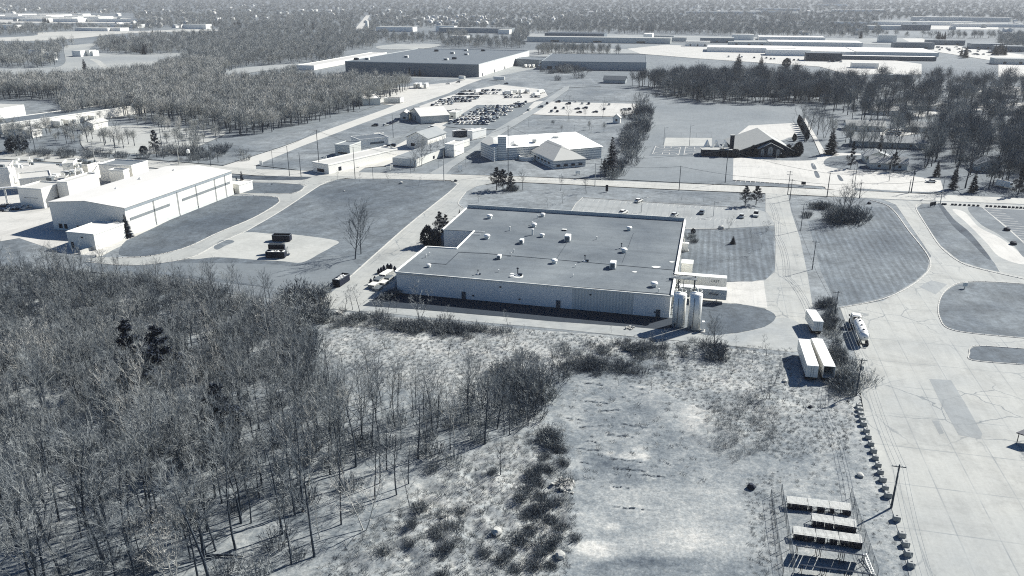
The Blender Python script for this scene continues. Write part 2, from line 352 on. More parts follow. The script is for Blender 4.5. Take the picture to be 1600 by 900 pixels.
struct('driveway', CONC, [(700, 279), (790, 282), (745, 291), (728, 300), (716, 317), (722, 325), (736, 326), (695, 362), (665, 388), (622, 428), (612, 462), (560, 487), (500, 480), (478, 472), (520, 455), (590, 394), (640, 350), (700, 302), (716, 289)], .014, False)
struct('painted_shadow_strip', SHADOWA, [(604, 455), (622, 448), (640, 457), (1052, 497), (1052, 512), (1030, 514), (860, 502), (700, 487), (566, 478)], .018, False)  # dark sheet painted in to lengthen the factory's cast shadow
# west side: long lawn, dark lawns, loop road, gravel pad
LC = [(385, 361), (440, 329), (500, 289), (527, 280.5), (560, 278.5), (640, 280.5), (700, 283), (716, 286), (712, 293), (700, 302), (640, 350), (590, 394), (545, 434), (520, 452), (490, 462), (430, 450), (300, 436), (150, 424), (130, 409), (190, 414), (240, 412), (300, 405), (330, 390), (350, 375)]
struct('lawn', gmat('lawn_centre', 130, 20, .36, .02, 1.3, mow=.09, mowang=math.radians(-58+90), mowp=7), LC, .008, False)
struct('lawn', gmat('lawn_pale_strip', 150, 12, .12, .04, 1.1), [(250, 412), (400, 412), (470, 415), (520, 398), (560, 415), (540, 435), (505, 452), (430, 450), (350, 437), (250, 424)], .012)
struct('gravel_pad', GRAV, [(330, 372), (385, 363), (420, 365), (455, 366), (526, 376), (518, 386), (500, 396), (472, 410), (440, 408), (400, 406), (340, 402), (300, 405), (290, 395)], .016)
struct('loop_road', pave('loop_road_surface', 205, GA, 5, 30, .4, .1), [(470, 274), (560, 276), (527, 280.5), (500, 290), (440, 329.5), (385, 361.5), (340, 381), (305, 399), (270, 409), (215, 414), (160, 412), (135, 405), (150, 401), (190, 403), (230, 401), (265, 395), (300, 384), (340, 365), (395, 341), (432, 320), (437, 311), (420, 306), (352, 303), (352, 300), (455, 303), (474, 294), (470, 288), (430, 285), (350, 282), (350, 278), (470, 280)], .020, False)
struct('lawn', GRASSD, [(218, 367), (347, 308), (424, 308), (435, 312), (431, 319), (395, 340), (338, 364), (298, 383), (262, 394), (228, 400), (200, 400), (186, 396), (195, 378)], .024)
struct('lawn', GRASSD, [(362, 285), (420, 286), (468, 289), (473, 293), (453, 301.5), (370, 301), (352, 296)], .024)
struct('planting_strip', gmat('mulch', 90, 18, .3, .2, 1), [(366, 274.5), (474, 276.3), (484, 278), (462, 281.5), (380, 280)], .024)
struct('lawn', gmat('pad_weeds', 140, 15, .2, .2, 1), [(334, 386), (345, 376), (360, 375), (366, 378), (352, 384), (340, 390)], .024)
struct('industrial_yard', CONCW, [(-260, 240), (0, 252), (200, 262), (362, 270), (366, 300), (352, 306), (218, 366), (160, 400), (100, 396), (30, 372), (-260, 420)], -.002, False)
# lawns round the factory
struct('lawn', GRASSM, [(1068, 360), (1082, 358), (1132, 361), (1196, 355), (1208, 362), (1211, 420), (1200, 434), (1176, 440), (1140, 440), (1062, 436)], .014, False)
struct('lawn', GRASSD, [(1096, 477), (1150, 475), (1195, 483), (1212, 495), (1195, 510), (1150, 520), (1095, 521)], .014)
struct('lawn', GRASSL, [(1233, 313), (1245, 308), (1300, 311), (1360, 314), (1385, 322), (1398, 333), (1420, 363), (1443, 392), (1452, 410), (1448, 424), (1430, 440), (1405, 455), (1370, 469), (1318, 479), (1302, 474), (1276, 425), (1252, 365), (1238, 330)], .016, False)
struct('lawn', GRASSM, [(1262, 345), (1300, 340), (1340, 322), (1385, 324), (1398, 335), (1420, 363), (1443, 392), (1451, 410), (1447, 424), (1429, 439), (1404, 454), (1370, 467), (1320, 477), (1306, 474), (1283, 425)], .022, False)
struct('lawn', GRASS, [(1432, 325), (1440, 319), (1470, 319), (1478, 328), (1500, 350), (1550, 405), (1562, 425), (1530, 418), (1500, 408), (1470, 384), (1448, 352)], .016, False)
struct('ditch', gmat('ditch_weeds', 96, 20, .3, .1, 1), [(1466, 320), (1472, 320), (1490, 342), (1512, 360), (1530, 380), (1548, 404), (1540, 402), (1515, 376), (1488, 352)], .020)
struct('dirt_lot', GRAVD, [(1472, 319), (1530, 322), (1545, 325), (1700, 420), (1700, 440), (1600, 432), (1565, 425), (1548, 404), (1530, 380), (1510, 360), (1490, 342)], .018, False)
struct('sand_patch', CONCW, [(1488, 328), (1508, 332), (1530, 355), (1560, 370), (1585, 388), (1605, 410), (1590, 412), (1560, 400), (1540, 378), (1512, 350)], .024)
struct('dirt_lot', gmat('weedy_dirt', 140, 22, .2, .06, .9), [(1512, 325), (1536, 325), (1560, 345), (1610, 392), (1600, 402), (1585, 385), (1560, 366), (1532, 350)], .028)
struct('parking_lot', pave('dark_lot', 132, GA, 4, 30, .3, .1), [(1537, 325), (1700, 333), (1700, 400), (1600, 378), (1575, 355)], .030, False)
struct('lawn', GRASS, [(1467, 482), (1471, 465), (1482, 452), (1502, 443), (1540, 441), (1620, 446), (1900, 470), (1900, 560), (1620, 530), (1520, 520), (1482, 512), (1470, 498)], .016)
struct('lawn', GRASSD, [(1516, 552), (1517, 545), (1530, 541.5), (1580, 543), (1900, 570), (1900, 600), (1580, 568), (1520, 562)], .016)
for P in ([(1452, 592), (1486, 594), (1508, 630), (1535, 678), (1532, 686), (1498, 680), (1470, 630)], [(1456, 657), (1466, 657), (1475, 677), (1468, 679)], [(1436, 448), (1455, 438), (1480, 444), (1462, 460)]):
    struct('asphalt_patch', pave('patch_asphalt', 184, GA, 9, 30, .2, .1), P, .010, False)
def kerb(P, wd=.35, sm=True, h=.13, m=None, name='kerb'):
    P = smooth(P, 5, False) if sm else P
    tag(MB().strip([G(*p) for p in P], wd, .0, h).build(name, m or KERB), kind='structure')
kerb([(385, 361), (440, 329), (500, 289.5), (527, 280), (560, 278), (640, 280.5), (705, 283)], .4)
kerb([(716, 287), (700, 302), (640, 350), (590, 394), (530, 448)], .45)
kerb([(135, 409), (190, 414.5), (240, 412.5), (300, 402), (340, 381), (385, 361)], .4)
kerb([(186, 403), (228, 401), (262, 395), (298, 384), (338, 365), (395, 341), (431, 320), (436, 312), (424, 307), (352, 306)], .5)
kerb([(352, 302), (453, 302.5), (475, 293), (468, 288), (362, 284)], .4)
kerb([(1312, 481), (1370, 470), (1405, 457), (1432, 441), (1450, 424), (1454, 410), (1445, 392), (1421, 362), (1399, 332), (1384, 320), (1360, 313)], .35)
kerb([(1470, 318), (1440, 318), (1431, 325), (1447, 352), (1469, 385), (1499, 409), (1530, 420), (1600, 436)], .35)
kerb([(1620, 530), (1520, 521), (1481, 513), (1469, 498), (1466, 482), (1470, 465), (1481, 451), (1501, 442), (1540, 440), (1620, 445)], .3)
kerb([(1600, 570), (1520, 563), (1515, 552), (1516, 544), (1530, 540.5), (1600, 545)], .25)
kerb([(892, 331), (900, 318), (911, 308.5), (1000, 315), (1100, 321), (1180, 325.5)], .25, False)
kerb([(728, 300), (716, 317), (724, 325)], .35)
kerb([(1068, 357.5), (1132, 358.5)], .5, False)
# beyond the road, from the west to the east
struct('diagonal_road', gmat('pale_road', 232, 5, .05, .05, .6), [(340, 262), (440, 230), (505, 205), (600, 171), (660, 146), (720, 124), (760, 114), (830, 98), (880, 84), (886, 86), (840, 101), (770, 118), (730, 132), (700, 146), (640, 166), (560, 195), (470, 229), (400, 258), (400, 266)], .006, False)
struct('lawn', GRASSL, [(400, 258), (470, 229), (560, 195), (640, 166), (700, 146), (740, 130), (760, 128), (735, 142), (700, 165), (640, 205), (590, 245), (545, 268), (470, 266)], .000, False)
struct('lawn', GRASSL, [(200, 246), (330, 235), (420, 215), (560, 182), (600, 171), (440, 229), (350, 258), (270, 252)], -.002, False)
struct('car_park', CONCW, [(500, 268), (560, 262), (610, 232), (660, 205), (700, 180), (720, 165), (760, 145), (800, 140), (790, 152), (745, 168), (700, 195), (665, 230), (640, 256), (570, 262), (560, 269)], .004, False)
struct('storage_yard', CONCW, [(655, 166), (700, 150), (740, 140), (780, 132), (850, 140), (856, 150), (830, 160), (770, 166), (720, 168), (670, 180)], .008, False)
struct('storage_yard', gmat('oily_asphalt', 150, 10, .12, .03, .8), [(690, 197), (745, 164), (820, 164), (830, 170), (775, 202), (740, 202)], .012, False)
struct('school_drive', gmat('drive_asphalt', 182, 8, .1, .03, .8), [(670, 271), (700, 254), (740, 230), (770, 205), (800, 187), (830, 172), (858, 152), (880, 137), (890, 134), (888, 140), (866, 156), (840, 174), (808, 194), (778, 213), (740, 240), (706, 262), (695, 274)], .010, False)
struct('school_lot', CONCW, [(815, 178), (835, 159), (845, 158), (900, 160), (995, 162), (1000, 166), (990, 179), (960, 182), (860, 180)], .008, False)
struct('school_lawn', GRASSL, [(705, 272), (745, 243), (810, 196), (825, 186), (985, 186), (1000, 170), (1010, 165), (1000, 195), (980, 225), (955, 262), (940, 280), (800, 275)], .000, False)
struct('playing_field', gmat('meadow_pale', 160, 12, .1, .01, .7, streak=.05, ang=GA), [(945, 279), (975, 240), (1000, 200), (1018, 163), (1250, 167), (1262, 180), (1258, 210), (1146, 246), (1145, 283), (1100, 287)], .002, False)
struct('playing_field', GRASSL, [(880, 157), (890, 140), (925, 138), (1000, 142), (1010, 158)], .002, False)
struct('sports_court', GRAV, [(1037, 228), (1112, 228), (1112.5, 215.5), (1040, 215)], .012, False)
struct('church_lot', CONCW, [(1146, 247), (1196, 245), (1250, 250), (1283, 244), (1270, 215), (1252, 186), (1258, 184), (1290, 238), (1345, 240), (1350, 292), (1310, 296), (1284, 291), (1145, 281)], .008, False)
struct('church_lot', CONCW, [(1150, 212), (1170, 196), (1240, 192), (1256, 200), (1240, 214), (1180, 230)], .006, False)
struct('church_lot', CONCW, [(1285, 270), (1380, 268), (1470, 282), (1475, 300), (1400, 300), (1320, 298), (1290, 295)], .010, False)
struct('roadside_verge', GRASS, [(1145, 282), (1284, 291.5), (1286, 295), (1200, 291), (1100, 287), (1060, 284)], .014, False)
struct('roadside_verge', GRASS, [(1335, 294), (1400, 298), (1470, 301), (1470, 303), (1400, 300.4), (1335, 297.5)], .014, False)
struct('lawn', GRASS, [(1295, 246), (1350, 242), (1420, 244), (1420, 268), (1300, 262)], .014)
struct('lawn', GRASS, [(1230, 236), (1265, 240), (1276, 249), (1240, 251), (1190, 249), (1215, 246)], .014)
for P in ([(1267, 256), (1272, 256), (1276, 264), (1270, 264)], [(1272, 268), (1277, 268), (1281, 277), (1275, 277)], [(1308, 274), (1312, 274), (1318, 282), (1312, 282)]):
    struct('traffic_island', GRASSD, P, .014)
struct('meadow', gmat('pale_meadow', 208, 12, .1, .01, .6), [(130, 206), (190, 196), (262, 199), (352, 205), (318, 225), (290, 238), (240, 240), (140, 236)], .002)
struct('field', GRASSL, [(-200, 150), (0, 156), (80, 158), (120, 165), (90, 183), (0, 180), (-200, 180)], .002, False)
struct('field', gmat('pale_field', 222, 12, .1, .006, .4), [(-60, 62), (50, 56), (60, 51), (110, 49), (230, 48), (300, 45), (345, 48), (200, 52), (120, 60), (40, 64)], .01)
struct('field', gmat('tan_field', 190, 14, .1, .006, .4), [(100, 74), (120, 70), (150, 68), (140, 80), (200, 84), (300, 83), (270, 93), (240, 105), (180, 110), (90, 118), (-40, 120), (-60, 106), (60, 106), (100, 100)], .01)
struct('field', gmat('stubble', 190, 12, .1, .01, .4), [(340, 118), (370, 107), (470, 99), (480, 104), (400, 112), (360, 120)], .01)
struct('lane', GRAV, [(140, 92), (155, 94), (168, 104), (180, 106), (176, 108), (160, 106), (148, 97)], .03)
struct('field', GRASSL, [(560, 130), (620, 121), (750, 121), (830, 106), (900, 104), (940, 135), (880, 137), (850, 150), (820, 142), (760, 142), (700, 150), (640, 140), (620, 152), (560, 175), (540, 172), (640, 128)], -.004, False)
struct('storage_yard', CONCW, [(562, 158), (610, 138), (690, 130), (740, 126), (700, 142), (650, 160), (610, 164)], .011, False)
struct('warehouse_lot', ASPH, [(470, 118), (540, 118), (748, 121), (823, 96), (900, 90), (905, 98), (850, 104), (755, 124), (640, 121), (500, 120)], .010, False)
struct('shopping_lot', CONCW, [(980, 76), (1040, 70), (1200, 76), (1380, 92), (1440, 100), (1440, 112), (1330, 118), (1280, 104), (1100, 92), (1000, 84)], .05, False)
struct('shopping_lot', CONCW, [(1410, 60), (1440, 60), (1520, 76), (1640, 90), (1640, 120), (1560, 120), (1560, 96), (1470, 82), (1440, 76)], .055, False)
struct('business_park', CONCW, [(-80, 25), (60, 22), (150, 24), (205, 29), (205, 36), (60, 36), (-80, 35)], .02, False)
struct('business_park', CONCW, [(1380, 36), (1480, 34), (1560, 40), (1560, 46), (1400, 46)], .02, False)
struct('far_road', CONCW, [(555, 45), (572, 24), (578, 24), (566, 45)], .03, False)
struct('field', gmat('clearing', 200, 12, .1, .01, .4), [(590, 72), (640, 68), (690, 70), (660, 76), (600, 77)], .02)
struct('field', gmat('clearing_b', 190, 12, .1, .01, .4), [(800, 84), (830, 78), (940, 76), (1040, 80), (1050, 84), (930, 83), (860, 88)], .02)
struct('field', gmat('clearing_c', 185, 12, .1, .01, .4), [(1090, 56), (1180, 58), (1330, 60), (1440, 60), (1460, 72), (1280, 66), (1060, 66), (960, 60), (820, 57), (830, 52)], .015)

struct('yard', CONCW, [(1426, 177), (1500, 168), (1620, 158), (1620, 163), (1505, 174), (1430, 184)], .01, False)
struct('yard', CONCW, [(1525, 136), (1575, 134), (1620, 140), (1620, 149), (1560, 148), (1530, 144)], .01, False)
struct('yard', CONCW, [(1374, 204), (1440, 199), (1446, 206), (1400, 214), (1376, 213)], .01, False)
struct('yard', CONCW, [(1392, 108), (1440, 106), (1440, 116), (1396, 118)], .011, False)
ckb = MB()
for i, (x0, y0, x1, y1) in enumerate(CRL):
    pts = []
    for k in range(15):
        t_ = k/14; px_ = x0+(x1-x0)*t_; pts.append(G(px_+R.gauss(0, .5), y0+(y1-y0)*t_-.5*math.sin(px_*.3+i)+R.gauss(0, .35)))
    for q0, q1 in zip(pts, pts[1:]):
        if R.random() < .6: ckb.strip([q0, q1], R.choice((.08, .12, .18, .35))*R.uniform(.6, 1.2), .012+.001*(i % 5))
tag(ckb.build('pavement_crack', mat('crack_soil', 85, 20)), kind='structure')
# painted lines
def lines(name, segs, wd=.15, z=.03, px=True):
    b = MB()
    for P in segs: b.strip([G(*p) for p in P] if px else P, wd, z)
    return tag(b.build(name, PAINT), kind='structure')
def ct(p, q, t): return (p[0]+(q[0]-p[0])*t, p[1]+(q[1]-p[1])*t)
sg = []
for i in range(33):                                        # factory lot stalls
    t = i/32; a = ct((912, 310.5), (1180, 327.5), t); sg.append([a, (a[0]-2.5, a[1]+3.5)])
    a = ct((905, 327), (1150, 343.5), t); sg.append([a, (a[0]-3, a[1]+4)])
lines('stall_lines', sg, .12, .022)
sg = []
for k in range(4):
    for i in range(17):
        a = ct((1152+k*-.5, 251+k*10), (1272, 255+k*10), i/16); sg.append([a, (a[0]-1, a[1]+3.5)])
for i in range(14):
    a = ct((1330, 279), (1420, 284), i/13); sg.append([a, (a[0]+5, a[1]+5)])
lines('stall_lines', sg, .2, .018)
sg = []
for i in range(13):
    t = i/12; sg.append([ct((1542, 328), (1598, 376), t), ct((1566, 330), (1640, 379), t)])
sg.append([(1535, 324), (1600, 379)])
lines('stall_lines', sg, .3, .042)
def court(cx, cy, z=.012):
    o = G(cx, cy); B = []
    ww, hh = 14.5, 26; B.append([lc(o, -ww/2, -hh/2), lc(o, ww/2, -hh/2), lc(o, ww/2, hh/2), lc(o, -ww/2, hh/2), lc(o, -ww/2, -hh/2)])
    B.append([lc(o, -ww/2, 0), lc(o, ww/2, 0)])
    for s_ in (-1, 1):
        B.append([lc(o, 6.6*math.cos(a/12*math.pi), s_*(hh/2-1.5-6.6*math.sin(a/12*math.pi))) for a in range(13)])
        B.append([lc(o, -1.9, s_*hh/2), lc(o, -1.9, s_*(hh/2-5.8)), lc(o, 1.9, s_*(hh/2-5.8)), lc(o, 1.9, s_*hh/2)])
    B.append([lc(o, 1.8*math.cos(a/8*math.pi), 1.8*math.sin(a/8*math.pi)) for a in range(17)])
    lines('court_lines', B, .35, z+.012, False)
struct('ball_court', gmat('court_asphalt', 138, 7, .07, .05, 1), [(1014, 243.5), (1118, 245.5), (1113, 228.2), (1022, 227.8)], .008, False)
court(1042, 235); court(1090, 236)
# ------------------------------------------------------------------ building helpers
DARKW = mat('dark_glass', 22, 4, rough=.3)
FACE = {'S': (0, -1), 'N': (0, 1), 'E': (1, 0), 'W': (-1, 0)}
def frame_px(nl, nr, fr, h):
    a, b, c = [Vector(G(p[0], p[1], h)) for p in (nl, nr, fr)]
    ang = math.atan2(b.y-a.y, b.x-a.x); w_ = (b-a).length; d = c-b
    l_ = abs(-d.x*math.sin(ang)+d.y*math.cos(ang)); m = (a+b)/2
    return (m.x-math.sin(ang)*l_/2, m.y+math.cos(ang)*l_/2), w_, l_, ang
def opening(t, W, L, o, wallmat=None, z0=0):
    face, u, z, ow, oh = o[:5]; kind = o[5] if len(o) > 5 else 'window'
    nx, ny = FACE[face]; along = L if nx else W
    c = (nx*(W/2+.02)+(0 if nx else u*along), ny*(L/2+.02)+(u*along if nx else 0), z+z0)
    d = (.12, ow, oh) if nx else (ow, .12, oh)
    b = MB().box(c, d).build(kind, o[6] if len(o) > 6 else DARKW, t)
    if kind == 'door' and ow < 2: MB().box((c[0]+nx*.1+(0 if nx else ow*.35), c[1]+ny*.1+(ow*.35 if nx else 0), z+z0), (.06, .06, .2)).build('handle', KERB, b)
    return b
def bld(label, fr, h, wallL=200, roofL=200, kind='flat', rise=2, opens=(), name='building', cat='building', over=.5, par=.45, group=None, wm=None, rm=None, z0=0, parL=None, nosub=False):
    (ox, oy), W, L, ang = fr
    t = empty(name, (ox, oy, z0), label, cat, group, ang)
    wm = wm or mat('wall_%d' % wallL, wallL+6, 4, .3, rough=.5, metal=.3); rm = rm or mat('roof_%d' % roofL, roofL, 6, .15, .7)
    b = MB()
    if kind == 'flat':
        b.prism([(-W/2, -L/2), (W/2, -L/2), (W/2, L/2), (-W/2, L/2)], 0, h-.02).build('wall', wm, t)
        r = MB().prism([(-W/2+.25, -L/2+.25), (W/2-.25, -L/2+.25), (W/2-.25, L/2-.25), (-W/2+.25, L/2-.25)], h-.2, h+.02).build('roof', rm, t)
        if par:
            c = MB()
            for x, y, dx, dy in ((0, -L/2, W+.3, .3), (0, L/2, W+.3, .3), (-W/2, 0, .3, L-.3), (W/2, 0, .3, L-.3)): c.box((x, y, h-.1+par/2), (dx, dy, par+.3))
            c.build('parapet', mat('coping_%d' % (parL or wallL), parL or wallL), t)
    else:
        if kind == 'gable':      # ridge along y, gables face S and N
            vs = [(-W/2, -L/2, 0), (W/2, -L/2, 0), (W/2, -L/2, h), (0, -L/2, h+rise), (-W/2, -L/2, h)]; vs += [(x, L/2, z) for x, _, z in vs]
        else:
            vs = [(-W/2, L/2, 0), (-W/2, -L/2, 0), (-W/2, -L/2, h), (-W/2, 0, h+rise), (-W/2, L/2, h)]; vs += [(W/2, y, z) for _, y, z in vs]
        b.add(vs, [(0, 1, 2, 3, 4), (9, 8, 7, 6, 5), (0, 5, 6, 1), (1, 6, 7, 2), (4, 9, 5, 0), (2, 7, 8, 3), (3, 8, 9, 4)]); b.build('wall', wm, t)
        half = (W if kind == 'gable' else L)/2; ln = (L if kind == 'gable' else W)+2*over; sl = rise/half; e = half+over; T = .22
        prof = [(-e, h-sl*over+.04), (0, h+rise+.04), (e, h-sl*over+.04), (e, h-sl*over+.04+T), (0, h+rise+.04+T), (-e, h-sl*over+.04+T)]
        b2 = MB()
        f = (lambda a, y, z: (a, y, z)) if kind == 'gable' else (lambda a, y, z: (-y, a, z))
        vs = [f(a, -ln/2, z) for a, z in prof]+[f(a, ln/2, z) for a, z in prof]
        b2.add(vs, [(5, 4, 1, 0), (4, 3, 2, 1), (6, 7, 10, 11), (7, 8, 9, 10)]+[(i, (i+1) % 6, 6+(i+1) % 6, 6+i) for i in range(6)])
        b2.build('roof', rm, t)
    if not nosub:
        for o in opens: opening(t, W, L, o)
    return t
def cf(px, py, w_, l_, ang=GA, z=0):      # frame from centre-of-footprint pixel and size in metres
    x, y = G(px, py, z); return (x, y), w_, l_, ang

# ------------------------------------------------------------------ the grey-roofed factory in the middle
PR = [(619, 425), (1048, 462.5), (1068.7, 345.5), (731, 324.5), (693, 358.5), (742, 361), (714, 389), (667, 386)]
HF = 6.7; WP = [G(a, b, HF) for a, b in PR]
O0 = WP[0]; LP = [(a-O0[0], b-O0[1]) for a, b in WP]
fac = empty('factory_building', (O0[0], O0[1], 0), 'low wide factory with a dark gravel roof full of white roof fans, in the centre', 'factory')
def ribbed(name, L, p=.45, depth=.12):
    t = NT(name); v = t.coord((1, 1, 1), -GA); x = t.n('ShaderNodeTexWave'); x.inputs['Scale'].default_value = .314/p; x.bands_direction = 'X'; t.l(v, x.inputs[0])
    c = t.mix(t.rng(t.noise(v, .25, 4), .3, .7, 0, 1), tone(L-6, 1.1), tone(L+5, 1.1)); c = t.mul(c, t.rng(x.outputs[1], 0, 1, 1-depth, 1+depth*.5)); return t.done(c, .6)
WPALE, WRIB, WLT = ribbed('ribbed_siding_pale', 244, .6, .04), ribbed('ribbed_siding_grey', 216, .9, .14), ribbed('ribbed_siding_white', 244, .6, .04)
MB().prism(LP, 0, HF-.25).build('wall', WPALE, fac)
def felt(name, L):
    t = NT(name); v = t.coord(); v2 = t.coord((.06, 1, 1), -GA); v3 = t.coord((1, 1, 1), -GA)
    c = t.mix(t.rng(t.noise(v, .035, 6, .65, .3), .3, .7, 0, 1), tone(L-20), tone(L+20)); c = t.mul(c, t.rng(t.noise(v2, .35, 4, .7), .3, .7, .9, 1.11)); c = t.mul(c, t.rng(t.noise(v, .14, 6, .8, 1.2), .5, .7, 1.03, .85))
    c = t.mul(c, t.rng(t.noise(v, 2.2, 3, .8), .3, .7, .84, 1.16)); return t.done(c, .95)
FELT = felt('gravel_roof', 138)
rf = MB().prism(LP, HF-.22, HF-.05).build('roof', FELT, fac)
seam = MB()
def rp(px, py): x, y = G(px, py, HF); return (x-O0[0], y-O0[1])
def strip_roof(P, wd, m, name, z=HF-.03, h=.06): return MB().strip([rp(*p) for p in P], wd, z, h).build(name, m, rf)
strip_roof([(717, 394), (760, 396), (1055, 422)], .28, mat('tar_seam', 70), 'roof_seam')
strip_roof([(717, 394), (697, 413), (672, 411)], .22, mat('tar_seam', 70), 'roof_seam')
strip_roof([(618, 428), (700, 432.5), (1046, 459.5)], .3, mat('tar_seam', 85), 'roof_seam')
strip_roof([(870, 404), (888, 376), (892, 372)], .12, mat('tar_seam', 95), 'roof_seam')
strip_roof([(972, 411), (990, 364)], .12, mat('tar_seam', 95), 'roof_seam')
def coping(i, j, wd, h, L, out=0):
    a, b = Vector(LP[i]), Vector(LP[j]); d = (b-a).normalized(); n = Vector((d.y, -d.x)); a = a+n*out; b = b+n*out
    MB().strip([tuple(a), tuple(b)], wd, HF-.22, h).build('parapet', mat('coping_%d' % L, L), fac)
coping(0, 1, .3, .42, 215, .17); coping(1, 2, .7, .75, 245, .36); coping(2, 3, .35, 1.5, 200, .2); coping(3, 4, .45, .5, 245, .24); coping(5, 6, .4, .45, 245, .22); coping(6, 7, .45, .5, 245, .24); coping(7, 0, .45, .5, 245, .24)
# siding panels on the long front, doors, vents
fdir = Vector((LP[1][0], LP[1][1])).normalized(); fn = Vector((fdir.y, -fdir.x)); FL = Vector(LP[1]).length; fa = math.atan2(fdir.y, fdir.x)
def front(name, u0, u1, z0, z1, m, out=.06, th=.12):
    c = fdir*((u0+u1)/2)+fn*out; return MB().box((c.x, c.y, (z0+z1)/2), (u1-u0, th, z1-z0), fa).build(name, m, fac)
ur = lambda px: (px-619)/429.0
def U(px):                                   # along-front metres from a pixel column on the roof edge
    lo, hi = 0.0, FL
    for _ in range(40):
        m = (lo+hi)/2; q = proj(O0[0]+fdir.x*m, O0[1]+fdir.y*m, HF)[0]
        if q < px: lo = m
        else: hi = m
    return lo
front('siding_panel', U(895), U(990), .1, HF-.3, WRIB, .05, .1)
front('siding_panel', U(990.6), FL-.1, .1, HF-.3, WLT, .05, .1)
for px in (724, 873, 1030):
    d = front('door', U(px)-.6, U(px)+.6, .05, 2.35, mat('grey_door', 110), .12, .2); MB().box((fdir.x*(U(px)+.35)+fn.x*.26, fdir.y*(U(px)+.35)+fn.y*.26, 1.1), (.15, .1, .2), fa).build('handle', KERB, d)
for px, z in ((782, 4.9), (923, 5), (1025, 1.5), (739, 1.4), (812, 1.6)): front('wall_vent', U(px)-.25, U(px)+.25, z-.2, z+.2, mat('vent_grille', 60), .12, .2)
for k in range(9):                           # downpipes on the sunny end wall
    a, b = Vector(LP[1]), Vector(LP[2]); q = a.lerp(b, .04+.115*k); n = Vector(((b-a).y, -(b-a).x)).normalized()
    MB().box((q.x+n.x*.45, q.y+n.y*.45, 3.2), (.18, .18, 6.4), fa).build('downpipe', KERB, fac)
# courtyard shed and ladder beams by the notch
WHITE, OFFW, STEEL = mat('white_metal', 250, 3, rough=.45, metal=.35), mat('off_white_metal', 226, 5, rough=.5), mat('grey_steel', 150, 8, rough=.5)
BLACKM, RUBBER, DKST = mat('black_metal', 16, 4, rough=.5), mat('rubber', 14, 3), mat('dark_steel', 45, 8, rough=.5)
for q in ((742, 362.5), (736, 366.5)):
    MB().strip([rp(*q), rp(q[0]+15, q[1]+.8)], .18, HF+.25, .14).build('roof_beam', WHITE, rf)
# roof fans and vents: each stands on the roof as a thing of its own
def roof_fan(kind, px, py, s, label, rz=GA):
    x, y = G(px, py, HF); t = empty({'hood': 'roof_fan', 'box': 'air_handler', 'stack': 'exhaust_stack', 'pipe': 'vent_pipe', 'hatch': 'roof_hatch'}[kind], (x, y, HF-.05), label, {'hood': 'roof fan', 'box': 'air handler', 'stack': 'exhaust stack', 'pipe': 'vent pipe', 'hatch': 'roof hatch'}[kind], {'hood': 'white fan hoods on the factory roof', 'pipe': 'small vent pipes on the factory roof'}.get(kind), rz)
    if kind == 'hood':
        MB().box((0, 0, .35*s), (1.3*s, 1.3*s, .7*s)).build('base', OFFW, t)
        MB().lathe((0, 0, .68*s), [(.75*s, 0), (1.05*s, .1*s), (1.05*s, .45*s), (.8*s, .75*s), (.3*s, .85*s)], 14).build('cowl', WHITE, t)
    elif kind == 'box':
        MB().bev((0, 0, 1.15*s), (1.9*s, 3.0*s, 2.0*s), .12).build('casing', WHITE, t)
        MB().box((0, 0, .12), (2.1*s, 3.2*s, .24)).build('base', STEEL, t)
        MB().box((0, -1.53*s, 1.1*s), (1.3*s, .1, 1.3*s)).build('grille', STEEL, t)
        MB().box((0, 1.9*s, 1.2*s), (1.5*s, .9*s, .9*s)).build('intake_hood', OFFW, t)
    elif kind == 'stack':
        MB().tube([(0, 0, 0), (0, 0, 1.9*s)], .16*s, 8).build('pipe', STEEL, t); MB().lathe((0, 0, 0), [(.8*s, 0), (.8*s, .25), (.25*s, .5)], 12).build('flashing', OFFW, t)
        MB().lathe((0, 0, 1.8*s), [(.3*s, 0), (.4*s, .2*s), (.1*s, .35*s)], 10).build('cap', DKST, t); MB().box((.7*s, -.1, .35*s), (1*s, .6*s, .5*s)).build('motor_box', DKST, t)
    elif kind == 'pipe':
        MB().tube([(0, 0, 0), (0, 0, .9*s)], .13*s, 8).build('pipe', OFFW, t); MB().lathe((0, 0, .85*s), [(.24*s, 0), (.24*s, .15*s), (.05, .22*s)], 8).build('cap', WHITE, t)
    else:
        MB().box((0, 0, .2), (1.6*s, 1.1*s, .4)).build('curb', DKST, t); MB().box((0, 0, .45), (1.8*s, 1.2*s, .12)).build('lid', OFFW, t)
    return t
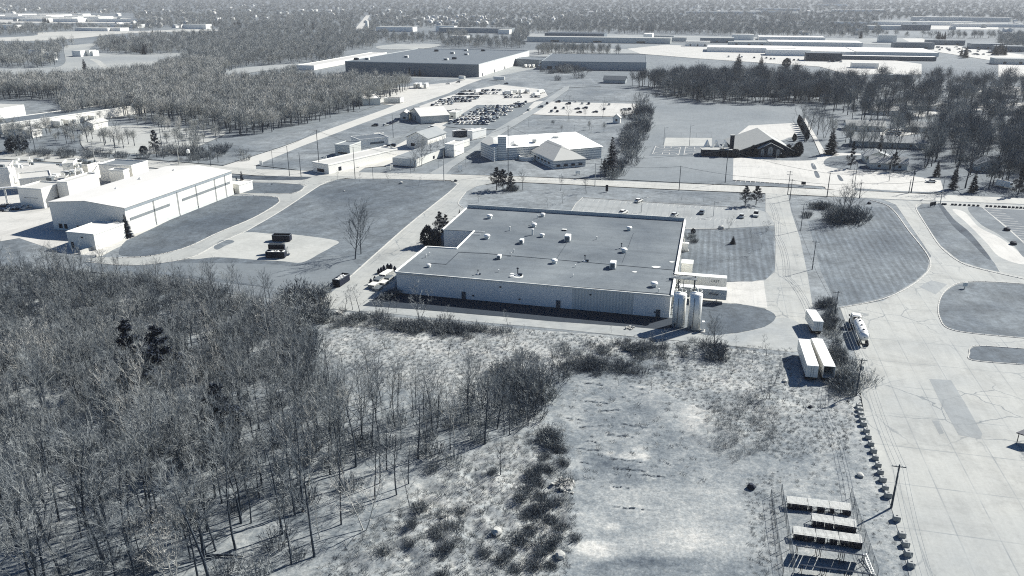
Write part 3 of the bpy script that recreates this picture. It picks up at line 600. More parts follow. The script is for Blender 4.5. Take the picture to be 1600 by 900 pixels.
for k, (kind, px, py, s, lab) in enumerate([
    ('hood', 765, 341, 1.05, 'white fan hood nearest the back left corner of the grey factory roof'), ('hood', 761, 372.5, 1.05, 'white fan hood just right of the courtyard notch in the factory roof'),
    ('box', 780, 404, .62, 'small white roof unit left of the long tar seam'), ('hood', 848, 338, .9, 'white fan hood at the back edge of the roof, with a short pipe beside it'),
    ('hood', 834.5, 354, .95, 'white fan hood behind the dark hatch in the middle left of the roof'), ('box', 815, 380, .7, 'white fan unit on a tall curb, left of the round fan with a duct'),
    ('hood', 847, 370, .85, 'round fan with a dark opening between two larger white units'), ('box', 887, 376, 1.0, 'largest white air handler, in the middle of the grey factory roof'),
    ('hood', 983, 359.5, .95, 'lone white fan hood in the back right part of the roof'), ('hood', 866, 411, .95, 'white fan hood just below the long tar seam'),
    ('hood', 975, 394, 1.0, 'white square fan hood standing in front of a short stack'), ('box', 957.5, 418, .95, 'tall white air handler astride the tar seam, right part of roof'),
    ('hood', 1022, 447.5, 1.0, 'white fan hood at the front right corner of the factory roof'), ('hood', 670, 417, .7, 'small white fan near the front left corner of the roof'),
    ('stack', 809, 430, 1.15, 'bent exhaust stack on a pale patch near the front edge'), ('stack', 914, 408, 1.0, 'thin dark exhaust stack on the tar seam'), ('stack', 971, 388, .9, 'pale conical stack behind the square fan hood'),
    ('hatch', 882, 360, .9, 'low roof hatch with a pale lid behind the largest air handler'), ('stack', 747, 428.5, .7, 'slim stack near the front edge, left of the bent stack'),
    ('pipe', 666, 402, 1.1, 'left pipe of the pair near the left roof edge'), ('pipe', 671, 399, 1.1, 'right pipe of the pair near the left roof edge'), ('pipe', 832, 367, 2.2, 'fat pale vent pipe left of the round fan'), ('pipe', 840, 341, 1.3, 'vent pipe beside the back edge fan hood'),
    ('pipe', 796.5, 360, 1.4, 'black topped vent pipe left of the fat pale pipe'), ('pipe', 799, 400, 1.1, 'thin vent pipe right of the small roof unit'), ('pipe', 802.5, 394, 1.1, 'second vent pipe right of the small roof unit'),
    ('pipe', 899, 417, .8, 'small vent pipe below the dark exhaust stack'), ('pipe', 895.5, 432, .8, 'small vent pipe near the front edge, right of centre'), ('pipe', 1029, 456, 1.0, 'vent pipe at the front edge below the corner fan'),
    ('pipe', 932, 374, 1.1, 'leaning vent pipe in the middle of the roof right of the big air handler'), ('pipe', 779, 425, .9, 'short vent pipe between the slim stack and the bent stack'), ('pipe', 832, 351, 1.2, 'vent pipe just behind a white fan hood')]):
    roof_fan(kind, px, py, s, lab)
PATCHW = mat('white_roof_patch', 215)
for px, py, r in ((1025, 417, 1.3), (1050, 409, .8), (992, 424.5, .7), (809, 431, 2.0), (800, 427, .6)):
    x, y = rp(px, py); MB().sheet([(x+r*math.cos(a)*(1+.3*math.sin(3*a+px)), y+r*math.sin(a)*.8) for a in [i*math.pi/6 for i in range(12)]], HF-.035).build('roof_patch', PATCHW, rf)

# ------------------------------------------------------------------ silos and loading dock at the factory's right end
def silo(px, py, label):
    x, y = G(px, py); t = empty('silo', (x, y, 0), label, 'silo', 'white silos at the factory corner', GA); r = 1.72; Hh = hgt(px, py, 459)
    MB().lathe((0, 0, 0), [(r, .25), (r, Hh), (r*.55, Hh+.35), (.25, Hh+.5)], 36).build('tank', mat('silo_white', 250, 3, .3, .45, metal=.3), t, True).data.polygons[-1].use_smooth = False
    MB().lathe((0, 0, 0), [(r+.1, 0), (r+.1, .3)], 36).build('base_ring', STEEL, t)
    b = MB(); b.box((-.35, -r-.12, Hh/2), (.1, .12, Hh-1.4)); b.build('level_pipe', DKST, t)
    b = MB()
    for s_ in (-.22, .22): b.box((r*.72+s_*.5, -r*.72-.1+s_*.5, Hh/2), (.06, .06, Hh))
    for z in range(int(Hh/.4)): b.box((r*.72, -r*.72-.1, .3+z*.4), (.3, .05, .05), math.pi/4)
    b.build('ladder', WHITE, t)
    b = MB()
    for a in range(10):
        q = a*math.pi/5; b.box((r*.92*math.cos(q), r*.92*math.sin(q), Hh+.5), (.06, .06, 1.0))
    b.tube([(r*.92*math.cos(a*math.pi/9), r*.92*math.sin(a*math.pi/9), Hh+1) for a in range(19)], .05, 5, False)
    b.build('top_rail', WHITE, t); MB().tube([(.3, .2, Hh+.3), (.3, .2, Hh+1.2), (-.4, 1.6, Hh+1.4), (-.4, 2.4, Hh+.6)], .16, 8).build('fill_pipe', OFFW, t)
    MB().box((-.9, -r-.02, .9), (.3, .1, .9)).build('hatch', DKST, t); return t
silo(1059.5, 509, 'white silo nearer the factory wall, left of the pair'); silo(1083.5, 513.5, 'right-hand white silo of the pair, with the bright sunlit side')
x, y = G(1098, 517); t = empty('pump_cabinet', (x, y, 0), 'slim white cabinet on a concrete pad at the foot of the right silo', 'cabinet', rz=GA)
MB().box((0, 0, 1.5), (.7, 1.0, 2.6)).build('casing', WHITE, t); MB().box((0, -.3, .1), (1.3, 2.2, .2)).build('pad', KERB, t)
x, y = G(1066, 470); t = empty('pipe_rack', (x, y, 0), 'dark pipe platform with railings behind the silos', 'pipe rack', rz=GA); b = MB()
for i in (-3, 0, 3):
    for j in (-1, 1): b.box((i, j, 3.6), (.15, .15, 7.2))
b.build('post', STEEL, t); MB().box((0, 0, 7.2), (7.5, 2.4, .15)).build('deck', STEEL, t); b = MB()
for j in (-1.2, 1.2):
    for z in (7.7, 8.2): b.tube([(-3.7, j, z), (3.7, j, z)], .05, 5)
    for i in range(6): b.box((-3.7+i*1.48, j, 7.7), (.07, .07, 1.0))
b.build('railing', WHITE, t); MB().tube([(-3, .3, 7.9), (3.2, .3, 7.9), (3.2, .3, .5)], .2, 8).build('pipe', DKST, t)
x, y = G(1056, 478); t = empty('wall_pipes', (x, y, 0), 'tangle of dark pipes and boxes on the factory end wall beside the silos', 'pipes', rz=GA); b = MB()
for i in range(7): b.tube([(R.uniform(-.4, .4), -6+i*1.6, 0), (R.uniform(-.4, .4), -6+i*1.6, R.uniform(4, 7.2)), (.8, -6+i*1.6+.7, 7)], .12, 6)
b.build('pipe', DKST, t); b = MB()
for i in range(5): b.box((0, -5+i*2.2, R.uniform(1, 6)), (.6, .8, R.uniform(.5, 1.1)))
b.build('junction_box', WHITE, t)
# semi trailers
def decal(txt, size, m, parent, loc, rot, name='lettering'):
    c = bpy.data.curves.new(name, 'FONT'); c.body = txt; c.size = size; c.extrude = .01; c.align_x = 'CENTER'; c.align_y = 'CENTER'
    o = bpy.data.objects.new('tmp', c); me = bpy.data.meshes.new_from_object(o); bpy.data.objects.remove(o); me.materials.append(m)
    o = bpy.data.objects.new(name, me); S.collection.objects.link(o); o.parent = parent; o.location = loc; o.rotation_euler = rot; return o
def trailer(loc, rz, label, L=16.1, Wd=2.6, top=4.1, bot=1.15, open_back=False, legs=True, group=None, wheels=True, roofm=None, sidem=None):
    t = empty('semi_trailer', loc, label, 'trailer', group, rz); sidem = sidem or WHITE; z = (top+bot)/2; hh = top-bot
    if open_back:
        b = MB()
        for s_ in (-1, 1): b.box((s_*(Wd/2-.04), 0, z), (.08, L, hh))
        b.box((0, 0, top-.04), (Wd-.17, L, .08)); b.box((0, 0, bot+.06), (Wd-.17, L, .12)); b.box((0, L/2-.05, z), (Wd-.17, .1, hh-.3)); b.build('box', sidem, t)
        MB().box((0, L/2-.3, z), (Wd-.2, .2, hh-.3)).build('inner_wall', BLACKM, t)
    else:
        MB().box((0, 0, z), (Wd, L, hh)).build('box', sidem, t)
        for s_ in (-1, 1):
            d = MB().box((s_*Wd*.245, -L/2-.03, z), (Wd*.46, .08, hh-.3)).build('door', OFFW, t); MB().tube([(s_*.25, -L/2-.1, bot+.2), (s_*.25, -L/2-.1, top-.2)], .03, 5).build('lock_rod', STEEL, d)
    MB().box((0, 0, top+.02), (Wd+.04, L+.04, .06)).build('roof', roofm or WHITE, t)
    b = MB()
    for i in range(14): 
        for s_ in (-1, 1): b.box((s_*(Wd/2+.015), -L/2+.6+i*(L-1.2)/13, z), (.03, .06, hh-.2))
    b.build('side_rib', OFFW, t)
    b = MB()
    for s_ in (-.6, .6): b.box((s_, 0, bot-.18), (.15, L*.98, .3))
    b.box((0, -L/2+.1, .55), (Wd*.8, .1, .1)); b.build('chassis', DKST, t)
    if wheels:
        for yy in (-L/2+1.4, -L/2+2.7):
            for s_ in (-1, 1):
                wv = MB().tube([(s_*(Wd/2-.6), yy, .5), (s_*(Wd/2-.02), yy, .5)], .5, 18).build('wheel', RUBBER, t); MB().tube([(s_*(Wd/2-.05), yy, .5), (s_*(Wd/2+.01), yy, .5)], .25, 12).build('rim', STEEL, wv)
    if legs:
        for s_ in (-.8, .8): MB().box((s_, L/2-2.6, .5), (.14, .14, 1.05)).build('landing_leg', DKST, t)
    return t
mk = lambda px, py, z: G(px, py, z)
a = G(1136, 449.5, 4.1); an = math.radians(-13.0)+math.pi/2
def docked(px, py, label, txt, dark):
    c = G(px, py, 4.1); rz = GA-math.pi/2   # local +y (nose) points east
    loc = (c[0]-8.05*math.cos(GA), c[1]-8.05*math.sin(GA), 0)
    t = trailer(loc, rz, label, L=16.1, sidem=mat('trailer_side_%s' % txt, 244 if not dark else 205, 3), wheels=True)
    # writing faces the camera (local +x side)
    if txt == 'CRST': decal(txt, 1.1, mat('grey_ink', 120), t, (1.34, 4.6, 2.9), (math.pi/2, 0, math.pi/2))
    else:
        MB().box((1.335, 4.3, 2.7), (.02, 2.5, .28)).build('name_band', mat('navy_ink', 30), t); f_ = MB()
        for dz in (-.42, .42): f_.box((1.33, 4.3, 2.7+dz), (.02, 2.7, .07))
        for dy in (-1.35, 1.35): f_.box((1.33, 4.3+dy, 2.7), (.02, .07, .9))
        f_.build('logo_frame', mat('navy_ink', 70), t)
    return t
docked(1136, 433, 'docked white semi trailer with pale lettering, farther of the pair', 'CRST', False)
docked(1136, 451.7, 'docked semi trailer with a dark framed name panel, nearer of the pair', 'panel', True)
x, y = G(1080, 427); t = empty('dock_shelter', (x-2, y-2, 0), 'small white dock shelter between the factory wall and the docked trailers', 'dock shelter', rz=GA); MB().box((0, 0, 2.3), (3.5, 4, 4.6)).build('wall', WHITE, t); MB().box((0, 0, 4.65), (3.8, 4.3, .15)).build('roof', OFFW, t)
x, y = G(1075, 392); t = empty('wall_unit', (x-1, y, 0), 'white equipment box against the sunlit end wall of the factory', 'equipment box', rz=GA); MB().bev((0, 0, 1.7), (2.2, 1.6, 2.6), .1).build('casing', WHITE, t); MB().box((0, 0, .2), (2.4, 2, .4)).build('pad', KERB, t); MB().tube([(-.5, 0, 2.9), (-.5, 0, 4.4), (-1.4, 0, 4.6)], .15, 8).build('duct', OFFW, t)
# the pair and the box body by the drive
c = G(1263, 550, 4.1); trailer((c[0], c[1], 0), math.radians(-11.5), 'white semi trailer with closed doors, parked against its open twin', L=15.6)
c = G(1286.2, 550, 4.1); trailer((c[0], c[1], 0), math.radians(-9.5), 'white semi trailer whose back stands open and black inside', L=16.1, open_back=True)
c = G(1273, 493, 3.9); trailer((c[0], c[1], 0), math.radians(-6), 'short white box body standing alone in the gravel above the twin trailers', L=8.4, top=3.9, legs=True)
# bulk tanker truck
def tanker(loc, rz):
    t = empty('tanker_truck', loc, 'silver bulk tanker truck parked along the left edge of the concrete yard', 'tanker truck', rz=rz)
    ch = mat('polished_tank', 244, 5, .8, .45, metal=.2)
    n = 24; prof = [(-6.4, .15), (-6.3, .75), (-5.6, 1.2), (-3.6, 1.3), (0, 1.32), (3.4, 1.3), (4.6, 1.15), (5.2, .7), (5.3, .1)]
    b = MB(); vs = [(r*math.cos(2*math.pi*j/n), y, 2.55+r*1.0*math.sin(2*math.pi*j/n)) for y, r in prof for j in range(n)]
    b.add(vs, [(i*n+(j+1) % n, i*n+j, (i+1)*n+j, (i+1)*n+(j+1) % n) for i in range(len(prof)-1) for j in range(n)]); tk = b.build('tank', ch, t, True)
    for yy in (-4, -1, 2, 4): MB().lathe((0, yy, 3.82), [(.32, 0), (.32, .18), (.05, .24)], 12).build('manhole', DKST, tk)
    b = MB()
    for yy in (-5.2, -2.6, .5, 3.2): b.tube([(1.33*math.cos(a/12*2*math.pi), yy, 2.55+1.33*math.sin(a/12*2*math.pi)) for a in range(13)], .04, 5, False)
    b.build('band', STEEL, tk)
    for yy in (-3.6, .2, 3.2): MB().lathe((0, yy, .55), [(.15, 0), (.3, .25), (.95, 1.1)], 14).build('hopper', ch, t)
    for s_ in (-1, 1):
        b = MB(); b.box((s_*1.15, -.4, 1.25), (.1, 10.5, .18)); b.build('frame_rail', BLACKM, t); MB().tube([(s_*1.22, -6, 1.5), (s_*1.22, 4.8, 1.5)], .06, 6).build('hose_tube', WHITE, t)
    wl = [(-5.6, 1), (-4.4, 1), (5.2, 1), (6.4, 1), (9.9, 1)]
    for yy, _ in wl:
        for s_ in (-1, 1):
            k = MB().tube([(s_*.75, yy, .52), (s_*1.25, yy, .52)], .52, 18).build('wheel', RUBBER, t); MB().tube([(s_*1.22, yy, .52), (s_*1.28, yy, .52)], .27, 12).build('rim', STEEL, k)
    b = MB(); b.box((0, 7.2, .95), (1.0, 7, .3)); b.build('tractor_frame', BLACKM, t)
    cab = MB().bev((0, 7.7, 2.25), (2.4, 2.3, 2.5), .22).build('cab', WHITE, t); MB().box((0, 6.52, 2.7), (1.7, .1, .75)).build('rear_window', DARKW, cab); MB().box((0, 8.86, 2.75), (2.0, .1, .8)).build('windscreen', DARKW, cab)
    for s_ in (-1, 1): MB().box((s_*1.21, 8.0, 2.7), (.06, .9, .65)).build('side_window', DARKW, cab); MB().tube([(s_*1.32, 6.6, 1), (s_*1.32, 6.6, 3.9)], .09, 8).build('exhaust_pipe', ch, t); MB().box((s_*1.5, 8.9, 2.6), (.3, .1, .5)).build('mirror', BLACKM, cab)
    MB().bev((0, 9.8, 1.55), (2.0, 2.0, 1.2), .3).build('hood', WHITE, t); MB().box((0, 10.95, .85), (2.3, .3, .45)).build('bumper', ch, t)
    MB().box((0, -6.6, .8), (2.3, .2, .3)).build('rear_bumper', BLACKM, t)
    MB().box((-1.75, 4.6, .12), (.8, 1.2, .24)).build('step_box', DKST, t)
    return t
c = G(1338, 517, .8); tanker((c[0], c[1]-2.2, 0), math.radians(-13.5))

# ------------------------------------------------------------------ long white warehouse on the left, with its annex
fr = frame_px((76, 316), (194, 325.5), (354.5, 267), 10.7)
wh = bld('long white metal warehouse with a low gable roof and a narrow dark window band', fr, 10.7, 232, 252, 'gable', 1.5, name='warehouse', cat='warehouse', over=.25,
         opens=[('S', -.40, 1.6, 1.6, 1.8), ('S', -.33, 1.6, 1.4, 1.8), ('S', -.16, 1.6, 1.3, 1.5)])
(_, W0, L0, _) = fr
band = mat('window_band', 168)
for u0, u1, z in ((-.47, -.135, 6.0), (-.02, .47, 6.0)): MB().box((W0/2+.05, (u0+u1)/2*L0, z), (.12, (u1-u0)*L0, 1.0)).build('window_band', band, wh)
MB().box((W0/2+.05, 0, 10.1), (.14, L0, .95)).build('eaveband', mat('eaveband', 150), wh)  # grey band along the wall top, just below the eave
MB().box((W0/2+.04, 0, .6), (.12, L0, 1.2)).build('plinth', mat('plinth', 205), wh)
for u in (-.27, -.06, .12, .31, .42): MB().box((W0/2+.2, u*L0, 5), (.14, .14, 10)).build('downpipe', STEEL, wh)
for u, v_ in ((-.1, .26), (-.1, -.02), (-.05, -.28)): pass
for px, py in ((182, 296), (219, 280), (272, 267)):
    x, y = G(px, py, 11.8); t = empty('roof_vent', (x, y, 11.35), 'small roof vent on the white warehouse roof, '+{182: 'nearest the near gable', 219: 'middle one of three', 272: 'nearest the far end'}[px], 'roof vent', rz=GA); MB().lathe((0, 0, 0), [(.5, 0), (.5, .7), (.75, .8), (.2, 1.3)], 12).build('cowl', OFFW, t); MB().box((0, 0, .1), (1.6, 1.6, .2)).build('base', STEEL, t)
bld('low white annex built against the near gable of the long warehouse', frame_px((103.5, 362.5), (146, 366.5), (192, 349), 5.8), 5.8, 232, 248, opens=[('S', .05, 4.3, .9, .5), ('S', -.35, 1.2, 1.1, 2.2, 'door')], name='annex_building', par=.2)
bld('small white lean-to at the far end of the long warehouse', frame_px((355, 287), (373, 289), (380, 281), 4), 4, 240, 248, opens=[('S', 0, 1.1, 1, 2.1, 'door')], name='shed', cat='shed', par=.2)
kerb([(126, 397), (187, 375)], .5, False, 1.2, KERB, 'low_wall'); kerb([(150, 402), (189, 384)], .5, False, .8, KERB, 'low_wall')
# ------------------------------------------------------------------ pale process plant at the left edge
W1, W2 = 238, 248
plant = [((-60, 268), (12, 263), (98, 247), 9, 'big white flat-roofed hall at the left edge of the photo', []), ((28, 294), (63, 297), (88, 286), 8, 'white process hall with a grey roller door, nearest the paved yard', [('E', .1, 1.6, 3, 3.2, 'door', STEEL), ('S', 0, 4.2, 7, .12)]),
         ((88, 285), (105, 286), (131, 270.5), 9.5, 'tall white plant block behind the process hall', [('E', -.2, 2, 1, 2, 'door')]), ((30, 281), (80, 276), (132, 262), 6.5, 'flat plant block with a cluttered roof behind the process hall', []),
         ((158, 256), (201, 261), (219, 252.5), 8, 'dark-roofed plant building with a bright end wall at the back of the plant', [('S', 0, 1.2, 1, 2, 'door')]), ((171, 266), (191, 268), (198, 265), 7, 'grey plant box in front of the dark-roofed plant building', []),
         ((97, 257), (114, 256), (126, 249), 9, 'narrow white penthouse at the rear of the plant', []), ((122, 258), (136, 259), (146, 253), 7, 'small pale plant block beside the pipe tanks', [])]
for nl, nr, f_, h, lab, op in plant:
    (o_, W_, L_, A_) = frame_px(nl, nr, f_, h); L_ = min(max(L_, 4), 42); A_ = GA if abs(A_-GA) < .35 else A_
    m = Vector(G((nl[0]+nr[0])/2, (nl[1]+nr[1])/2, h)); o_ = (m.x-math.sin(A_)*L_/2, m.y+math.cos(A_)*L_/2)
    bld(lab, (o_, W_, L_, A_), h, W1, 150 if 'dark-roofed' in lab else 238, opens=op, name='plant_building', cat='plant building', par=.5)
PG = 'pieces of process equipment in the plant at the left edge'
for k, (px, py, h, r) in enumerate([(147, 296, 8, 1.5), (137, 300, 6.5, 1.2), (152, 292, 7, 1.0), (118, 300, 5, 1.0), (132, 290, 7, .8)]):
    x, y = G(px, py); t = empty('process_tank', (x, y, 0), 'pale cylindrical process tank beside the tall plant block', 'tank', 'process tanks behind the warehouse', GA)
    MB().lathe((0, 0, 1.6), [(r*.3, 0), (r, 1.2), (r, h-2), (r*.6, h-1.6), (.15, h-1.4)], 16).build('vessel', WHITE, t, True); b = MB()
    for s_ in range(4): b.box((r*.8*math.cos(s_*math.pi/2+.7), r*.8*math.sin(s_*math.pi/2+.7), 1.5), (.15, .15, 3))
    b.build('leg', STEEL, t)
def roofbits(label, px0, py0, px1, py1, z, n, sd):
    x, y = G((px0+px1)/2, (py0+py1)/2, z); t = empty('roof_ducts', (x, y, z), label, 'ducts', rz=GA); r = random.Random(sd); A_, B_ = G(px0, py0, z), G(px1, py1, z); wx = abs(B_[0]-A_[0])/2; wy = abs(B_[1]-A_[1])/2
    b = MB(); c = MB()
    for i in range(n):
        xx, yy = r.uniform(-wx, wx), r.uniform(-wy, wy)
        MB().box((xx, yy, .5), (r.uniform(.8, 3), r.uniform(.6, 1.6), r.uniform(.5, 1.6))).build('unit', WHITE if r.random() < .6 else STEEL, t)
    b = MB()
    for i in range(n//3): xx, yy = r.uniform(-wx, wx), r.uniform(-wy, wy); b.tube([(xx, yy, .4), (xx+r.uniform(2, 6), yy, .5), (xx+r.uniform(2, 6), yy+r.uniform(1, 4), 1)], .2, 6)
    b.build('duct', OFFW, t)
roofbits('clutter of ducts and fans on the plant roof behind the process hall', 75, 281, 125, 266, 6.8, 22, 1); roofbits('line of ducts and boxes between the big hall and the dark-roofed building', 85, 262, 150, 252, 7.3, 22, 2)
roofbits('scattered vents on the big white hall roof', -10, 262, 80, 250, 9.3, 10, 3)
x, y = G(12, 318); t = empty('pipe_bridge', (x, y, 0), 'white pipe bridge crossing into the plant at the left edge', 'pipe bridge', rz=math.radians(18)); b = MB()
for i in range(5): 
    for j in (-.8, .8): b.box((-16+i*8, j, 3.4), (.3, .3, 6.8))
b.build('trestle', WHITE, t); b = MB()
for j in (-.7, 0, .7): b.tube([(-18, j, 7), (18, j, 7)], .25, 8)
b.build('pipe', WHITE, t); MB().box((0, 0, 6.5), (36, 2, .2)).build('deck', OFFW, t)
for k, (px, py) in enumerate([(8, 322), (20, 327), (33, 326), (2, 330), (50, 322)]):
    x, y = G(px, py); t = empty('pipe_stack', (x, y, 0), 'loose stack of pipes and fittings on the plant yard at the left edge', 'pipe stack', 'stacks of pipes on the plant yard', R.uniform(-.3, .3)); b = MB()
    for i in range(14): xx, yy = R.uniform(-2.5, 2.5), R.uniform(-2, 2); b.tube([(xx, yy, .3), (xx+R.uniform(.5, 3), yy+R.uniform(-.6, .6), R.uniform(.3, 1.6))], .13, 5)
    b.build('pipe', OFFW, t); b = MB()
    for i in range(6): b.box((R.uniform(-2.5, 2.5), R.uniform(-2, 2), .4), (.9, .7, .8))
    b.build('crate', DKST, t)
x, y = G(51, 322); t = empty('utility_cabinet', (x, y, 0), 'white cabinet standing against the process hall by the yard', 'cabinet', rz=GA); MB().bev((0, 0, 1.5), (2.4, 1.6, 3), .08).build('casing', WHITE, t); MB().box((0, -.85, 1.4), (1, .1, 2)).build('door', OFFW, t)
x, y = G(296, 254); t = empty('water_tower', (x, y, 0), 'small white elevated tank beyond the far end of the warehouse', 'tank', rz=0); MB().lathe((0, 0, 5), [(.6, 0), (.9, .3), (.9, 1.8), (.5, 2.2)], 14).build('tank', WHITE, t); b = MB()
for s_ in range(4): b.box((1.2*math.cos(s_*math.pi/2+.7), 1.2*math.sin(s_*math.pi/2+.7), 2.6), (.15, .15, 5.2))
b.build('leg', STEEL, t)
# ------------------------------------------------------------------ school with banded walls
def banded(name, L):
    t = NT(name); v = t.coord(); sp = t.n('ShaderNodeSeparateXYZ'); t.l(v, sp.inputs[0])
    q = t.math('FRACT', t.math('DIVIDE', sp.outputs[2], 1.25)); c = t.mix(t.rng(q, .55, .6, 0, 1), tone(L, 1.1), tone(L-60, 1.1)); return t.done(c, .8)
BAND = banded('banded_brick', 236)
sc0 = G(865, 263); sch = empty('school_building', (sc0[0], sc0[1], 0), 'school with a bright metal roof, striped walls and a square tower', 'school')
def lp(px, py, z): x, y = G(px, py, z); return (x-sc0[0], y-sc0[1])
SR = mat('white_seam_roof', 252, 2, .2, .5); SR2 = mat('grey_metal_roof', 226, 3, .2, .5)
MP = [lp(*q, 6.5) for q in ((789, 231), (841, 227.5), (888, 233), (940, 228.5), (898, 206), (811, 211), (789, 213))]
MB().prism(MP, 0, 6.4).build('wall', BAND, sch)
cx_ = sum(p[0] for p in MP)/7; cy_ = sum(p[1] for p in MP)/7; b = MB(); ov = [((p[0]-cx_)*1.03+cx_, (p[1]-cy_)*1.03+cy_, 6.4) for p in MP]; n_ = len(ov)
rd = [((p[0]-cx_)*.35+cx_, (p[1]-cy_)*.1+cy_, 8.6) for p in MP]; b.add(ov+rd, [(i, (i+1) % n_, n_+(i+1) % n_, n_+i) for i in range(n_)]+[tuple(range(n_, 2*n_)), tuple(range(n_-1, -1, -1))]); b.build('roof', SR, sch)
WG = [lp(*q, 7.8) for q in ((751, 221), (772, 230), (781, 226), (781, 211), (765, 212))]; MB().prism(WG, 0, 7.6).build('wall', BAND, sch); b = MB(); c_ = [(p[0], p[1], 7.62) for p in WG]; a_ = (sum(p[0] for p in WG)/5, sum(p[1] for p in WG)/5, 9.3); b.add(c_+[a_], [(i, (i+1) % 5, 5) for i in range(5)]+[(4, 3, 2, 1, 0)]); b.build('roof', SR2, sch)
tx, ty = lp(785, 250, 0); MB().box((tx, ty+2.6, 6.2), (4.6, 5, 12.4), GA*.3).build('tower', BAND, sch); MB().box((tx, ty+2.6, 12.5), (5, 5.4, .3), GA*.3).build('tower_cap', SR, sch)
gx, gy = lp(804, 247, 0); b = MB(); b.box((gx, gy+.6, 2.6), (10.5, 1.2, 5.2)); b.add([(gx-5.6, gy-.1, 5.2), (gx+5.6, gy-.1, 5.2), (gx, gy-.1, 8.2), (gx-5.6, gy+9, 5.2), (gx+5.6, gy+9, 5.2), (gx, gy+9, 8.2)], [(0, 1, 2), (0, 2, 5, 3), (1, 4, 5, 2), (3, 5, 4)]); b.build('entrance_bay', mat('stone_white', 235), sch)
wn = MB(); wn.box((gx, gy-.12, 2.7), (9.4, .2, 4.6)); wn.add([(gx-4.4, gy-.2, 5.1), (gx+4.4, gy-.2, 5.1), (gx, gy-.2, 7.4), (gx-4.4, gy-.12, 5.1), (gx+4.4, gy-.12, 5.1), (gx, gy-.12, 7.4)], [(0, 1, 2), (3, 5, 4)]); we = wn.build('entrance_window', DARKW, sch)
b = MB()
for i in range(6): b.box((gx-4.2+i*1.68, gy-.28, 2.9), (.28, .14, 5.4))
b.box((gx, gy-.28, 3.1), (9.4, .14, .25)); b.build('mullion', WHITE, we)
# hipped pavilion in front
PP = [lp(*q, 4.3) for q in ((830, 235), (865, 251.5), (917, 247.5), (884, 232))]; q1 = lp(878, 227.5, 9.0); q0 = lp(849.5, 215.6, 9.0)
MB().prism([((p[0]-PP[0][0])*.98+PP[0][0], (p[1]-PP[0][1])*.98+PP[0][1]) for p in PP], 0, 4.2).build('wall', BAND, sch)
q0 = (q1[0]+(PP[0][0]-PP[1][0])*.62, q1[1]+(PP[0][1]-PP[1][1])*.62)
b = MB(); b.add([(p[0], p[1], 4.25) for p in PP]+[(q1[0], q1[1], 9.0), (q0[0], q0[1], 9.0)], [(1, 2, 4), (0, 1, 4, 5), (2, 3, 5, 4), (3, 0, 5), (3, 2, 1, 0)]); b.build('roof', SR2, sch)
for i in range(5):
    q = (PP[0][0]+(PP[1][0]-PP[0][0])*(.2+.15*i), PP[0][1]+(PP[1][1]-PP[0][1])*(.2+.15*i)); an_ = math.atan2(PP[1][1]-PP[0][1], PP[1][0]-PP[0][0]); MB().box((q[0], q[1], 2.2), (2.2, .3, 1.0), an_).build('window', DARKW, sch)
for i in range(4):
    q = (PP[1][0]+(PP[2][0]-PP[1][0])*(.15+.22*i), PP[1][1]+(PP[2][1]-PP[1][1])*(.15+.22*i)); MB().box((q[0], q[1]-.05, 1.6), (2.0, .3, .9), .28).build('window', DARKW, sch)
for i in range(4): q = lp(899+i*9, 238, 0); MB().box((q[0], q[1]+3, 2), (2, .3, .9)).build('window', DARKW, sch)
wx, wy = lp(824, 251, 0); MB().lathe((wx, wy+3, 0), [(4.6, 0), (4.6, 2.2), (4.2, 2.2), (4.2, .2)], 20).build('round_wall', mat('stone_white', 235), sch)
for px, py, s_ in ((868, 217, 1.3), (835, 221, .9)):
    q = lp(px, py, 8); MB().box((q[0], q[1], 8.6), (2.6*s_, 2*s_, 1.6*s_)).build('roof_unit', OFFW, sch)
# ------------------------------------------------------------------ church with a dark gable front
c0 = G(1202.5, 245.5); ca = math.radians(-4); ch = empty('church_building', (c0[0], c0[1], 0), 'church with a wide pale roof, dark brick gable front and three arched windows', 'church', rz=ca)
DB = mat('dark_brick', 48, 8, .8); TR = mat('pale_shingles', 208, 6, .6)
b = MB(); b.add([(-17, 3, 0), (13, 3, 0), (13, 3, 3.4), (1, 3, 9.5), (-17, 3, 2.8), (-17, 40, 0), (13, 40, 0), (13, 40, 3.4), (1, 40, 9.5), (-17, 40, 2.8)], [(0, 1, 2, 3, 4), (9, 8, 7, 6, 5), (0, 5, 6, 1), (1, 6, 7, 2), (4, 9, 5, 0), (2, 7, 8, 3), (3, 8, 9, 4)]); b.build('wall', DB, ch)
b = MB(); b.add([(-18, 2, 2.6), (1, 2, 9.8), (14, 2, 3.2), (-18, 41, 2.6), (1, 41, 9.8), (14, 41, 3.2), (-18, 2, 2.3), (1, 2, 9.5), (14, 2, 2.9), (-18, 41, 2.3), (1, 41, 9.5), (14, 41, 2.9)], [(0, 1, 4, 3), (1, 2, 5, 4), (6, 7, 1, 0), (7, 8, 2, 1), (0, 3, 9, 6), (8, 11, 5, 2), (9, 10, 7, 6), (10, 11, 8, 7), (3, 4, 10, 9), (4, 5, 11, 10)]); b.build('roof', TR, ch)
b = MB(); b.add([(-6.3, 0, 0), (6.3, 0, 0), (6.3, 0, 4.6), (0, 0, 7.6), (-6.3, 0, 4.6), (-6.3, 12, 0), (6.3, 12, 0), (6.3, 12, 4.6), (0, 12, 7.6), (-6.3, 12, 4.6)], [(0, 1, 2, 3, 4), (9, 8, 7, 6, 5), (0, 5, 6, 1), (1, 6, 7, 2), (4, 9, 5, 0), (2, 7, 8, 3), (3, 8, 9, 4)]); b.build('entrance_front', DB, ch)
